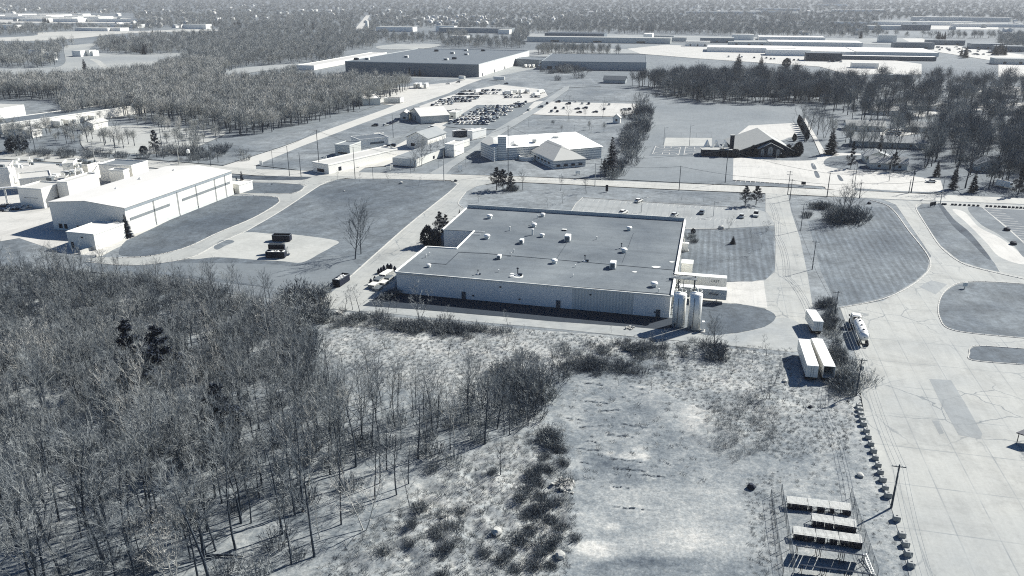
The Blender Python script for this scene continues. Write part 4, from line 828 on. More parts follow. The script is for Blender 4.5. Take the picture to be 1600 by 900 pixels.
b = MB(); b.add([(-7, -.7, 4.5), (0, -.7, 7.9), (7, -.7, 4.5), (-7, 12, 4.5), (0, 12, 7.9), (7, 12, 4.5), (-7, -.7, 4.3), (0, -.7, 7.7), (7, -.7, 4.3)], [(0, 1, 4, 3), (1, 2, 5, 4), (6, 7, 1, 0), (7, 8, 2, 1), (0, 3, 6), (2, 8, 5)]); b.build('porch_roof', TR, ch)
GLW = mat('pale_window', 190)
for u, ww, hh in ((-4.2, 1.7, 3.4), (0, 2.6, 4.4), (4.2, 1.7, 3.4)):
    b = MB(); b.box((u, -.06, .9+hh*.4), (ww, .15, hh*.8)); b.add([(u+ww/2*math.cos(a*math.pi/8), -.1, .9+hh*.8+ww/2*math.sin(a*math.pi/8)) for a in range(9)], [tuple(range(9))]); wv = b.build('arched_window', GLW, ch); b = MB(); b.box((u, -.2, .9+hh*.4), (.12, .08, hh*.8)); b.box((u, -.2, 1.4), (ww, .08, .12)); b.build('mullion', DB, wv)
tx_, ty_ = -20.5, 4; MB().box((tx_, ty_, 5.6), (2.0, 2.0, 11.2)).build('bell_tower', DB, ch); MB().box((tx_, ty_, 11.3), (2.5, 2.5, .3)).build('tower_cap', TR, ch); MB().box((-29, 3, 1.8), (16, 6, 3.6)).build('side_wing', DB, ch); MB().box((-29, 3, 3.7), (17, 7, .25)).build('wing_roof', TR, ch)
for i in range(3): b = MB(); b.add([(-33+i*5-1.8, 8, 3), (-33+i*5+1.8, 8, 3), (-33+i*5, 8, 7.4), (-33+i*5-1.8, 12, 3), (-33+i*5+1.8, 12, 3), (-33+i*5, 12, 7.4)], [(0, 1, 2), (0, 2, 5, 3), (1, 4, 5, 2), (3, 5, 4)]); b.build('white_gable', WHITE, ch)
# ------------------------------------------------------------------ shops and sheds along the diagonal road
DW = DARKW
S1 = [('long white single storey shop with a flat white roof, nearest the diagonal road junction', frame_px((488, 254), (513, 258), (560, 225), 4.6), 4.6, 238, 236, 'flat', 0, [('E', -.35, 1.5, 2, 2), ('S', 0, 1.3, 5, 1.6)]),
      ('grey flat block on the back of the white shop roof line', frame_px((523, 226.5), (546, 228), (556, 221.5), 6.2), 6.2, 205, 165, 'flat', 0, [('S', 0, 2, 6, .8)]),
      ('shop with a dark flat roof and a bright side wall', frame_px((548, 214), (562, 219), (584, 207), 5.2), 5.2, 242, 130, 'flat', 0, [('S', 0, 1.4, 4, 1.8), ('E', .1, 2.6, 9, 1.2, 'sign_band', STEEL)]),
      ('small white cube shop behind the dark-roofed shop', frame_px((583, 209), (587, 210), (592, 206.5), 4.4), 4.4, 240, 225, 'flat', 0, []),
      ('steel barn with a white roof and a lean-to, beside the diagonal road', frame_px((640, 174), (657.5, 182), (681, 171), 5), 5, 190, 250, 'gable', 4, [('S', 0, 2, 2.2, 3, 'door', DW)]),
      ('little gabled garage attached to the steel barn', frame_px((625, 178.5), (638, 178.5), (642, 175), 4), 4, 205, 235, 'gable', 1.8, [('S', 0, 1.4, 2, 1.2)]),
      ('white roofed repair hall at the corner of the crossroads, with a grey mansard', frame_px((635, 214), (668, 216.5), (689, 206.5), 6), 6, 240, 186, 'gable', 3.2, [('S', -.2, 1.8, 2.8, 1.8)]),
      ('long shop with a pale shingled roof running down to the main road', frame_px((613, 246), (650, 249), (700, 214), 4.0), 4.0, 225, 176, 'flat', 0, [('E', -.2, 1.4, 2, 1.6), ('E', .05, 1.4, 2, 1.6), ('E', .3, 1.4, 2, 1.6)]),
      ('tall white wall of the storage hall behind the shingled shop', frame_px((695, 226), (709, 227), (715, 220), 6.5), 6.5, 246, 240, 'flat', 0, []),
      ('white flat-roofed paint shop in front of the vehicle storage rows', frame_px((730, 205), (738, 206), (748, 200), 5), 5, 244, 246, 'flat', 0, []),
      ('white portable building beside the storage yard fence', frame_px((700, 176), (712, 176.5), (716, 172), 4), 4, 200, 246, 'flat', 0, [('S', 0, 1.4, 2, 1)]),
      ('white low hall at the edge of the woods beside the diagonal road', frame_px((566, 155), (594, 154), (632, 138), 5), 5, 210, 250, 'flat', 0, []),
      ('park shelter with a dark hipped roof behind the playing field', cf(961, 129, 22, 14), 3.4, 170, 110, 'gablex', 3, []),
      ('small white shed with a dark window near the school lot', cf(963.5, 192, 5, 4.5), 4, 238, 225, 'gable', 2, [('S', 0, 2.2, 1.4, 1.4)]),
      ('low white wagon-like warehouse reaching west of the big grey warehouse', ((-216, 1075), 22, 225, GA), 5, 238, 242, 'flat', 0, []),
      ('tall grey block on the right end of the big warehouse', frame_px((800, 92), (842, 94), (850, 90), 8), 8, 120, 150, 'flat', 0, []),
      ('long flat warehouse behind the screen of thin trees', frame_px((846, 96), (1010, 98), (1040, 86), 9), 9, 165, 132, 'flat', 0, [('S', -.42, 2, 6, 3.6, 'door'), ('S', -.34, 2, 6, 3.6, 'door'), ('S', -.26, 2, 6, 3.6, 'door')])]
for lab, fr_, h_, wl_, rl_, kd, rs, op in S1: bld(lab, fr_, h_, wl_, rl_, kd, rs, op, par=(0 if 'shingled roof' in lab else .4) if kd == 'flat' else 0, over=.6)
bw = bld('huge flat grey warehouse with a ribbed sunlit end, in the distance', frame_px((539, 96), (748, 101), (821, 79.5), 13), 13, 172, 140, 'flat', 0, name='warehouse', cat='warehouse', par=.5, wm=mat('grey_panels', 168, 5), parL=190)
(_, WW, LW, _) = frame_px((539, 96), (748, 101), (821, 79.5), 13)
b = MB()
for i in range(24): b.box((WW/2+.1, -LW/2+4+i*(LW-8)/23, 6.4), (.2, .7, 12.6))
b.build('pilaster', STEEL, bw); MB().box((WW/2+.06, 0, 6.4), (.1, LW-.4, 12.6)).build('end_cladding', mat('white_cladding', 246), bw)
for i in range(5): MB().box((WW/2+.25, -LW*.44+i*LW*.2, 1.6), (.2, 3, 3)).build('door', DKST, bw)
for k, (px, py) in enumerate([(557, 93.5), (574, 93.3), (635, 90), (682, 80.4), (707, 84), (697, 94), (710, 92.5), (728, 79.5), (728.5, 86), (755, 80)]):
    x, y = G(px, py, 13); t = empty('roof_unit', (x, y, 12.95), 'small air unit on the huge grey warehouse roof', 'roof unit', 'air units on the distant warehouse roof', GA); MB().bev((0, 0, 1.2), (5, 4, 2.4), .3).build('casing', OFFW if k % 3 else DKST, t); MB().box((0, -2.05, 1.1), (3, .1, 1.2)).build('grille', DKST, t)
# shopping centre and blocks far right
FAR = [(1300, 82, 190, 110, 5, 252, 238), (1390, 84, 110, 100, 5.6, 252, 228), (1172, 80, 130, 60, 7, 252, 245), (1230, 86, 60, 30, 8, 250, 250), (1270, 71, 150, 60, 7, 252, 236), (1235, 62, 120, 50, 6, 250, 245), (1285, 94.5, 45, 20, 10, 130, 45), (1385, 93.5, 120, 14, 5, 250, 90), (1090, 72, 40, 18, 8, 240, 240), (1120, 66, 60, 26, 8, 205, 160), (1160, 62, 40, 22, 10, 250, 240), (1170, 71, 70, 15, 6, 220, 200), (1030, 62, 55, 18, 8, 200, 170), (1060, 64.5, 30, 14, 7, 225, 190),
       (935, 66, 260, 30, 9, 215, 205), (1013, 64, 16, 40, 13, 250, 246), (900, 58, 120, 50, 8, 95, 120), (620, 49, 90, 30, 10, 215, 246), (698, 49, 45, 25, 12, 200, 250), (745, 51, 170, 30, 10, 195, 150), (789, 53, 25, 25, 9, 230, 235), (719, 63, 32, 20, 8, 240, 250), (574, 48, 6, 6, 22, 235, 240),
       (1440, 39, 260, 50, 9, 225, 250), (1500, 33, 280, 40, 12, 240, 225), (1430, 47, 60, 30, 12, 110, 120), (1380, 46, 90, 40, 9, 220, 225), (1330, 40, 110, 30, 9, 175, 250), (1560, 42, 220, 40, 7, 220, 245), (1298, 7, 110, 40, 62, 120, 150), (1300, 10, 170, 60, 14, 250, 250), (1340, 19, 220, 40, 10, 245, 245), (1215, 17, 200, 60, 12, 240, 245), (1130, 22, 300, 30, 10, 240, 240), (1180, 21, 200, 30, 10, 240, 240), (1425, 76, 60, 25, 9, 60, 130), (1385, 66, 30, 18, 12, 190, 225),
       (-30, 28, 120, 90, 9, 235, 252), (30, 26, 110, 120, 9, 240, 252), (75, 28, 100, 120, 10, 240, 252), (118, 29.5, 90, 80, 9, 240, 250), (150, 30.5, 80, 70, 9, 235, 250), (60, 33, 110, 50, 8, 235, 250), (110, 34, 90, 40, 9, 240, 250), (15, 46, 60, 30, 10, 225, 248), (40, 30, 260, 60, 9, 235, 250), (85, 32, 180, 50, 9, 225, 250), (100, 26, 200, 40, 10, 230, 250), (20, 30, 160, 60, 8, 215, 250), (175, 34, 260, 25, 8, 150, 250), (200, 43, 80, 30, 7, 215, 250), (150, 48, 90, 30, 6, 225, 246), (178, 48, 60, 30, 6, 230, 246), (310, 45, 60, 25, 10, 215, 240), (-15, 186, 34, 30, 8, 230, 252), (60, 86, 22, 10, 7, 225, 246), (124, 88, 14, 10, 7, 245, 250), (136, 87, 22, 14, 7, 220, 250), (145, 87, 12, 12, 6, 245, 248), (82, 94, 10, 8, 9, 240, 246), (330, 78, 8, 10, 5, 220, 235),
       (1350, 106, 30, 12, 5, 240, 240), (1398, 126, 30, 10, 5, 170, 150), (1590, 100, 60, 20, 6, 190, 200), (1475, 70, 60, 20, 7, 170, 120), (1540, 76, 50, 25, 7, 150, 140), (1575, 80, 40, 25, 7, 150, 130)]
for i, (px, py, w_, l_, h_, rl_, wl_) in enumerate(FAR):
    side = 'far left' if px < 400 else 'far middle' if px < 1000 else 'far right'
    spot = ('cut by the left edge' if px < 0 else 'in the bright business park at top left' if py < 37 and px < 215 else 'behind the pale field at upper left' if px < 215 and py < 60 else 'by the white lane at upper left' if px < 340 and py > 60 else 'beyond the far left woods' if px < 400 else 'behind the huge grey warehouse' if px < 800 else 'behind the long flat warehouse' if px < 1020
            else 'on the skyline right of the middle' if py < 25 else 'in the upper right row beyond the woods' if py < 50 and px > 1320 else 'left end of the white stores' if px < 1130 else 'among the white stores above the dense wood' if px < 1250 else 'in front part of the white stores' if px < 1400 and py > 75 else 'back part of the white stores' if px < 1400 else 'by the far right car park')
    deep = ' and deep' if l_ > 45 else ' and narrow' if w_ > 90 else ' and tall' if h_ > 9 else ''
    bld('%s%s flat-roofed block %s' % ('long white' if w_ > 150 else 'white' if rl_ > 215 else 'grey', deep, spot), cf(px, py, w_, l_), h_+i*.017, wl_, rl_, 'flat', 0, name='commercial_building', cat='building', par=0, group='flat-roofed blocks, %s, beyond the woods' % side, opens=[('S', u, 2, w_*.06, 2.6) for u in (-.3, 0, .3)] if py > 56 and w_ > 30 and rl_ < 246 else ())
# ------------------------------------------------------------------ houses under the trees on the right, and the far suburbs
HS = [(1350, 202, 24, 12, 0, 'house with a wide pale roof edged in white, half hidden by bare trees', 215, 205), (1385, 228, 40, 12, 0, 'long low house with a grey roof behind the tall bare trees', 150, 176), (1368, 252, 13, 10, 1, 'small grey house between the spruces above the striped lot', 200, 185), (1385, 262, 18, 9, 0, 'low garage with a pale wall behind the hedge', 190, 190),
      (1435, 170, 18, 11, 0, 'house with a pale roof deep in the trees, right of the spruces', 190, 196), (1470, 172, 16, 10, 1, 'house with a bright roof slope deep in the trees', 225, 215), (1380, 178, 20, 10, 0, 'white-trimmed house behind the wide pale roof', 235, 230), (1540, 265, 12, 10, 1, 'small house with a pale gable near the camper', 170, 130), (1520, 205, 24, 10, 0, 'long roof among the bare trees at right', 170, 195),
      (1575, 178, 20, 10, 0, 'pale roofed house near the right edge of the photo', 180, 190), (1200, 150, 26, 10, 0, 'low dark house inside the dense wood', 70, 150), (1192, 143, 10, 8, 0, 'small white house inside the dense wood', 235, 245), (1290, 150, 24, 12, 0, 'dark roofed house at the edge of the dense wood', 60, 120), (1560, 152, 24, 12, 0, 'house by the pale clearing near the right edge', 150, 200),
      (1450, 205, 30, 10, 0, 'row of pale sheds behind the parked vehicles under the trees', 220, 200), (1500, 140, 22, 10, 1, 'grey roofed house beneath the big tree crown', 130, 170)]
for px, py, w_, l_, k_, lab, wl_, rl_ in HS:
    t = bld(lab, cf(px, py, w_, l_, GA+(math.pi/2 if k_ > 1 else 0)), 3.2, wl_, rl_, 'gable' if k_ else 'gablex', 2.6, [('S', -.25, 1.6, 1.4, 1.3), ('S', .05, 1.2, 1.0, 2.1, 'door'), ('S', .3, 1.6, 1.4, 1.3)], name='house', cat='house', over=.6)
    MB().box((w_*.15, .8, 6.2), (.8, .8, 1.8)).build('chimney', DB, t)
proto = []
for k, (wl_, rl_) in enumerate(((245, 190), (235, 230), (205, 120), (250, 250))):
    for kd in ('gable', 'gablex'):
        b = MB(); W_, L_, h_, r_ = 13, 10, 5.2, 3.4
        if kd == 'gable': vs = [(-W_/2, -L_/2, 0), (W_/2, -L_/2, 0), (W_/2, -L_/2, h_), (0, -L_/2, h_+r_), (-W_/2, -L_/2, h_)]; vs += [(x, L_/2, z) for x, _, z in vs]
        else: vs = [(-W_/2, L_/2, 0), (-W_/2, -L_/2, 0), (-W_/2, -L_/2, h_), (-W_/2, 0, h_+r_), (-W_/2, L_/2, h_)]; vs += [(W_/2, y, z) for _, y, z in vs]
        b.add(vs, [(0, 1, 2, 3, 4), (9, 8, 7, 6, 5), (0, 5, 6, 1), (1, 6, 7, 2), (4, 9, 5, 0)]); b.cur = 1; b.add([(x*1.06, y*1.06, z+.05) for x, y, z in vs], [(2, 7, 8, 3), (3, 8, 9, 4)])
        b.cur = 2
        for u in (-.3, .3): b.box((u*W_, -L_/2-.03, 1.7), (1.4, .1, 1.4)); b.box((u*W_, -L_/2-.03, 4.2), (1.4, .1, 1.2))
        proto.append(b.mesh('far_house', [mat('wall_%d' % wl_, wl_, 4, .3), mat('roof_%d' % rl_, rl_, 6, .15, .7), DARKW]))
ZN = [(0, 8, 420, 34, 60, 'left'), (420, 8, 820, 40, 46, 'middle'), (560, 26, 820, 40, 34, 'middle'), (820, 6, 1250, 36, 40, 'right of the middle'), (1250, 12, 1600, 55, 40, 'right'), (120, 28, 330, 44, 22, 'left')]
hc = 0
for x0, y0, x1, y1, n_, side in ZN:
    for i in range(n_):
        px = R.uniform(x0, x1); py = y0+(y1-y0)*R.random()**1.0
        if side == 'middle' and py > 26: px = R.gauss(720, 70)
        x, y = G(px, py); s_ = 1 if py > 25 else 1.25
        o = bpy.data.objects.new('far_house', proto[(hk := R.randrange(len(proto)))]); S.collection.objects.link(o); o.location = (x, y, 0); o.rotation_euler = (0, 0, GA+R.choice((0, math.pi/2))+R.uniform(-.2, .2)); o.scale = (s_,)*3
        zn = 'at the top left corner' if px < 130 else 'above the white lane' if px < 280 else 'above the far left woods' if px < 430 else 'left of the far straight road' if px < 560 else 'behind the huge grey warehouse' if px < 830 else 'above the long flat warehouse' if px < 1040 else 'above the left white stores' if px < 1240 else 'above the right white stores' if px < 1420 else 'at the top right corner'; tag(o, 'small %s house %s, %s' % (('grey-roofed', 'pale', 'dark-roofed', 'white')[hk//2], zn, 'near the horizon' if py < 18 else 'just beyond the far woods'), 'house', 'small far houses '+zn); hc += 1
# ------------------------------------------------------------------ cars
PAINTS = {'white': 240, 'silver': 200, 'grey': 130, 'dark': 40, 'black': 16}
def carmats(col): return mat('car_paint_'+col, PAINTS[col], 3, rough=.3)
def car_shape(suv=False):
    prof = [(-2.3, .35), (-2.3, .8), (-2.15, .95), (-1.9, 1.0), (1.0, .98), (2.1, .82), (2.3, .6), (2.3, .35)]
    cabp = [(-1.95, 1.0), (-1.5, 1.45), (.1, 1.48), (.95, .98)] if not suv else [(-2.15, 1.0), (-1.95, 1.72), (.2, 1.74), (1.05, 1.0)]
    return prof, cabp
def extr(b, prof, w_, inset=0, zin=99):
    n = len(prof); w2 = [w_/2-(inset if z > zin else 0) for _, z in prof]
    vs = [(-w2[i], y, z) for i, (y, z) in enumerate(prof)]+[(w2[i], y, z) for i, (y, z) in enumerate(prof)]
    b.add(vs, [tuple(range(n)), tuple(range(2*n-1, n-1, -1))]+[(i, n+i, n+(i+1) % n, (i+1) % n) for i in range(n)])
def make_car(col, label, suv=False):
    t = empty('parked_car', (0, 0, 0), label, 'car', 'cars parked in the factory lot'); prof, cabp = car_shape(suv); m = carmats(col)
    b = MB(); extr(b, prof, 1.8); b.build('body', m, t)
    b = MB(); extr(b, cabp, 1.66, .16, 1.2); c = b.build('cabin_glass', DARKW, t); zt = 1.5 if not suv else 1.76
    MB().box((0, -.7 if not suv else -.85, zt), (1.3, 1.6 if not suv else 2.1, .06)).build('roof_panel', m, t)
    for y in (-1.45, 1.4):
        for s_ in (-1, 1): w_ = MB().tube([(s_*.66, y, .33), (s_*.92, y, .33)], .33, 14).build('wheel', RUBBER, t); MB().tube([(s_*.9, y, .33), (s_*.94, y, .33)], .17, 10).build('rim', STEEL, w_)
    for s_ in (-1, 1): MB().box((s_*.65, 2.3, .65), (.4, .06, .15)).build('headlight', OFFW, t); MB().box((s_*.65, -2.31, .75), (.4, .06, .15)).build('tail_light', DKST, t)
    return t
for px, py, col, suv, rz, lab in ((998, 315.5, 'white', 0, -.35, 'white car at the back edge of the factory lot beside a thin lamp post'), (974, 333.5, 'white', 0, -.4, 'white car nearest the factory roof edge, left part of the lot'), (1054, 337.5, 'silver', 0, -.3, 'silver car alone beside the factory roof edge, middle of the lot'),
                              (1096.5, 333.5, 'grey', 0, -.1, 'grey car just left of the right lamp post in the factory lot'), (1159, 339.5, 'silver', 0, -.15, 'silver car left of the big van at the right end of the factory lot'), (1181, 337.5, 'silver', 1, -.1, 'tall silver van, last vehicle at the right end of the factory lot')):
    t = make_car(col, lab, bool(suv)); x, y = G(px, py); t.location = (x, y, .02); t.rotation_euler = (0, 0, GA+rz+(math.pi if suv else 0)); t.scale = (1.08,)*3 if not suv else (1.15,)*3
smallc = {}
for col in PAINTS:
    for suv in (0, 1):
        b = MB(); prof, cabp = car_shape(suv); extr(b, prof, 1.85); b.cur = 1; extr(b, cabp, 1.7, .15, 1.2); b.cur = 0; b.box((0, -.75, 1.5 if not suv else 1.76), (1.35, 1.9, .07)); b.cur = 1
        for y in (-1.45, 1.4):
            for s_ in (-1, 1): b.tube([(s_*.7, y, .33), (s_*.94, y, .33)], .33, 8)
        smallc[col, suv] = b.mesh('small_car_'+col, [carmats(col), DARKW])
def sc(px, py, rz, label, group, name='parked_car', off=(0, 0), cols=('white', 'white', 'white', 'silver', 'silver', 'silver', 'grey', 'dark', 'black'), o0=None, s_=1.0):
    col = R.choice(cols); o = bpy.data.objects.new(name, smallc[col, R.random() < .4]); S.collection.objects.link(o)
    x, y = o0 if o0 else G(px, py); o.location = (x+off[0], y+off[1], .03); o.rotation_euler = (0, 0, rz+R.uniform(-.06, .06)); o.scale = (s_,)*3
    word = {'white': 'white', 'silver': 'silver', 'grey': 'grey', 'dark': 'dark', 'black': 'black'}[col]
    return tag(o, label % word, 'car', group)
YG = 'cars stored in dense rows on the vehicle yard'
def rows(a, b, c, nr, nc, label, group, skip=.06, **kw):
    """rows from a to b (front row), stepping back towards c"""
    A, B, C_ = Vector(G(*a)), Vector(G(*b)), Vector(G(*c)); d = (B-A); e = (C_-A)
    for r in range(nr):
        for i in range(nc):
            if R.random() < skip: continue
            p = A+d*((i+R.uniform(-.15, .15))/max(nc-1, 1))+e*(r/max(nr-1, 1)); sc(0, 0, GA+R.choice((0, math.pi))+R.uniform(-.1, .1), label, group, o0=(p.x, p.y), **kw)
for k, (l0, l1, y_) in enumerate([(704, 768, 194), (715, 778, 189.5), (722, 784, 185), (735, 796, 179.5), (747, 804, 174), (760, 811, 169)]):
    A_, B_ = G(l0, y_-.6), G(l1, y_+.6); n_ = int(math.dist(A_, B_)/2.75)
    for rr in (0, 5.6):
        for i in range(n_):
            if R.random() < .05: continue
            sc(0, 0, GA+R.choice((0, math.pi)), '%s car in '+['the front row', 'the second row', 'the third row', 'the fourth row', 'the fifth row', 'the back row'][k]+' of the vehicle storage yard', YG, o0=(A_[0]+(B_[0]-A_[0])*i/n_+R.uniform(-.2, .2), A_[1]+(B_[1]-A_[1])*i/n_+rr+R.uniform(-.4, .4)))
rows((708, 153), (748, 153), (722, 143), 3, 13, '%s car in the rear group of the vehicle storage yard, beyond the white track', YG)
rows((676, 165), (706, 163), (688, 158), 3, 8, '%s car beside the portable building of the storage yard', YG, .2)
rows((750, 147), (776, 147), (756, 142), 2, 8, '%s car behind the white track of the storage yard', YG, .1)
rows((786, 153), (842, 152), (790, 150), 2, 13, '%s car between the box trucks and the main storage rows', YG, .35)
rows((800, 168), (816, 167), (806, 162), 4, 5, '%s car in the right-hand rows of the vehicle storage yard', YG, .15)
rows((690, 160), (735, 159), (700, 156), 2, 14, '%s car in the left rear rows of the storage yard', YG, .25)
rows((500+95, 242.5), (602, 237), (596.5, 242), 1, 1, '%s car', 'x', 1)
for i in range(6): sc(577+i*5.2, 242-i*1.9, GA+math.radians(-20), '%s car in the short slanting row beside the shingled shop', 'cars in the short slanting row by the shingled shop', s_=1.15)
for i in range(4): sc(603+i*4.6, 196.5-i*1.8, GA+math.radians(-20), '%s car in the row outside the little gabled garage', 'cars outside the little gabled garage')
for i in range(6): sc(697+i*2.6, 176.3-i*.2, GA, '%s car in the single line beside the yard road', 'cars in a line beside the yard road', cols=('dark', 'black', 'grey'))
for px, py, lab in ((605, 230, '%s car at the forecourt kerb left of the repair hall'), (613, 229, '%s car just right of another at the forecourt kerb'), (661, 192, '%s car by the track in front of the steel barn'), (674, 200, '%s car on the pale track below the barn'), (586, 197, '%s car standing alone left of the garage row'), (700, 131.5, '%s car parked alone near the big distant warehouse'), (716, 129, '%s van near the turning to the big distant warehouse'),
                    (1454, 285, '%s car parked at the end of the striped lot under spruces'), (791, 131.5, '%s car right of the white shed in the storage yard'), (733, 283.5, '%s car waiting on the main road')): sc(px, py, GA+math.pi/2, lab, None) if px != 733 else None
for px, py in [(826, 173), (845, 168), (855, 162.5), (872, 160), (888, 163), (900, 159.5), (910, 162.5), (920, 163), (862, 175), (871, 175), (868, 170), (881, 170), (902, 171), (914, 170), (905, 176.5), (930, 176), (944, 171.5), (952, 164), (974, 172), (978, 172), (982, 172)]:
    sc(px, py, GA+R.choice((0, math.pi/2)), '%s car in the wide pale school lot', 'cars spaced out in the school lot', cols=('dark', 'black', 'grey', 'silver'))
for i in range(34): px = R.uniform(1440, 1560); sc(px, 70+(px-1440)*.13+R.uniform(-4, 5), GA+R.choice((0, math.pi/2)), '%s car in the shopping centre lot, far right', 'cars in the far shopping centre lot', s_=1.3)
for i in range(14): px = R.uniform(1120, 1330); sc(px, 88+(px-1120)*.05+R.uniform(-.6, .6), GA, '%s car parked along the front of the long white store', 'cars along the long white store', s_=1.3)
for i in range(9): sc(1388+R.uniform(-8, 22), 207+R.uniform(-3, 3), GA, '%s car parked among the sheds under the bare trees', 'cars among the sheds under the trees')
# box trucks and parked trailers in the middle distance
def box_truck(px, py, rz, label, group=None, L=7, col='white', h=3.6):
    x, y = G(px, py); t = empty('box_truck', (x, y, 0), label, 'truck', group, rz); MB().bev((0, -1, 2.2), (2.4, L, h-1.0), .08).build('cargo_box', WHITE, t)
    c = MB().bev((0, L/2-.1+.4, 1.5), (2.2, 2.0, 2.0), .25).build('cab', carmats(col), t); MB().box((0, L/2+1.32, 1.9), (1.9, .08, .7)).build('windscreen', DARKW, c)
    for y_ in (-L/2, L/2+.2):
        for s_ in (-1, 1): MB().tube([(s_*.8, y_, .45), (s_*1.18, y_, .45)], .45, 12).build('wheel', RUBBER, t)
    return t
for i, px in enumerate((805+16, 827, 833, 843, 850, 858, 870)): box_truck(px, 105.5+(.3 if i % 2 else 0), GA+math.pi, 'white truck backed to the dock at the right end of the big warehouse', 'white trucks at the distant loading dock')
for i, (px, py) in enumerate([(793, 148), (802, 146.5), (816, 146), (824, 145), (845, 146), (838, 150.5), (746, 145)]): box_truck(px, py, GA+R.choice((1.3, -.3, .4)), ['white box truck at the left end of the back row of the storage yard', 'white box truck second in the back row of the storage yard', 'white box truck in the middle of the back row', 'white box truck right of the middle in the back row', 'long white box truck at the right end of the back row', 'small white truck in front of the right-hand box truck', 'white box truck among the rear cars of the storage yard'][i], L=9 if i == 4 else 7)
for i, px in enumerate((650, 656, 666)): trailer((*G(px, 137.5), 0), GA+.1, 'upright white trailer beyond the pale yard by the woods, %s of three' % ('left', 'middle', 'right')[i], L=9, top=4.6, bot=.6, wheels=False, legs=False)
for i in range(8): trailer((*G(605+i*3.0, 160.4), 0), GA, 'white trailer in the tight row at the pale yard beside the woods', L=8, bot=.5, group='white trailers packed side by side by the woods', wheels=False, legs=False)
for i in range(4): trailer((*G(718+i*4.2, 214-i*.9), 0), GA-.9, ['dark ended trailer left of the three pale ones behind the white shop', 'pale trailer next to the dark-ended one behind the shop', 'third trailer in the group behind the white shop', 'rightmost trailer behind the white shop, beside a van'][i], L=9, bot=.8, roofm=WHITE, sidem=DKST if i == 0 else OFFW, wheels=False)
trailer((*G(780, 126), 0), GA+1.4, 'white trailer shed beside cars at the top of the storage yard', L=12, wheels=False); trailer((*G(722, 125), 0), GA+1.2, 'white van body beside the big warehouse corner', L=7, wheels=False)
for i in range(9): trailer((*G(88+i*13+R.uniform(-2, 2), 199-i*3.0+R.uniform(-2, 2)), 0), GA+1.3, 'white trailer in the yard half hidden by bare trees, upper left', L=13, group='white trailers in the yard behind bare trees, upper left', wheels=False, legs=False)
bld('long dark-roofed store with a white edge behind bare trees, upper left', ((-312, 575), 24, 120, math.radians(-27)), 6, 240, 135, 'flat', 0, name='store_building', par=.4)
for i, (px, py, w_, l_) in enumerate([(138, 184, 9, 12), (162, 180, 10, 10), (150, 200, 8, 14), (40, 213, 18, 8), (230, 165, 20, 10), (285, 166, 12, 9)]): bld(['white shed at the left of the trailer yard, upper left', 'white shed among cars, upper left', 'white hut behind thin trees, upper left', 'row of white huts behind the dark bush, far left', 'pale building seen through bare trees, upper left', 'small pale hut in the bare trees, upper left'][i], cf(px, py, w_, l_), 4, 238, 235, 'gable', 1.5, [('S', 0, 1.5, 1.6, 1.6)], name='shed', cat='shed')
# camper under the spruces
x, y = G(1568, 292); t = empty('camper_trailer', (x, y, 0), 'white camper trailer parked under dark spruces at the right', 'camper', rz=math.radians(25)); MB().bev((0, 0, 1.75), (2.5, 7, 2.5), .3).build('body', WHITE, t); MB().box((0, -3.52, 2.0), (1.6, .08, .7)).build('window', DARKW, t); MB().box((1.26, -.6, 2), (.06, 1.6, .6)).build('window', DARKW, t); MB().box((0, .5, 3.1), (.8, 1, .3)).build('roof_unit', STEEL, t)
for s_ in (-1, 1): MB().tube([(s_*.9, -.5, .4), (s_*1.2, -.5, .4)], .4, 12).build('wheel', RUBBER, t)
# ------------------------------------------------------------------ roll-off bins and pallets
def bin_(px, py, w_, l_, h_, rz, label, fill=None, inner=40, shell=18):
    x, y = G(px, py); t = empty('waste_container', (x, y, .02), label, 'waste container', rz=rz); m = mat('bin_steel_%d' % shell, shell, 5, rough=.5); b = MB()
    for s_ in (-1, 1): b.box((s_*(w_/2-.06), 0, h_/2+.15), (.12, l_, h_)); b.box((0, s_*(l_/2-.06), h_/2+.15), (w_-.25, .12, h_))
    b.box((0, 0, .25), (w_-.26, l_-.26, .1)); b.build('body', m, t); b = MB()
    for i in range(7):
        for s_ in (-1, 1): b.box((-w_/2+.4+i*(w_-.8)/6, s_*(l_/2+.05), h_/2+.15), (.12, .1, h_-.2))
    b.build('rib', DKST, t); b = MB()
    for s_ in (-1, 1): b.box((0, s_*(l_/2), h_+.2), (w_+.1, .16, .12)); b.box((s_*w_/2, 0, h_+.2), (.16, l_-.2, .12))
    b.build('rim', STEEL, t)
    if fill:
        b = MB()
        for i in range(46): b.box((R.uniform(-w_/2+.5, w_/2-.5), R.uniform(-l_/2+.4, l_/2-.4), h_*R.uniform(.75, 1.05)), (R.uniform(.4, 1.2), R.uniform(.2, .7), .15), R.uniform(0, 3), R.uniform(-.5, .5))
        o = b.build('debris_load', fill, None, loc=(0, 0, 0)); o.location = (x, y, .02); o.rotation_euler = (0, 0, rz); tag(o, 'heap of broken white boards filling the '+fill_lab, 'debris')
    return t
fill_lab = 'small bin beside the pale drive'
bin_(533.5, 443, 2.6, 6.5, 2.2, math.radians(-17), 'dark bin heaped with white boards beside the pale drive', WHITE)
bin_(441, 376, 6.6, 2.6, 2.2, math.radians(-3), 'black roll-off container at the back of the gravel pad'); fill_lab = 'larger container on the gravel pad'
bin_(432, 402, 6.6, 2.6, 2.1, math.radians(-2), 'black roll-off container at the front of the gravel pad, with its lid up', WHITE)
bin_(433.5, 396, 5.6, 1.5, 3.2, math.radians(-2), 'narrow black container right behind the front one on the gravel pad')
x, y = G(444.5, 399); t = empty('container_hoist', (x+1.0, y+.5, 0), 'grey steel end frame beside the front container on the gravel pad', 'hoist', rz=0); b = MB()
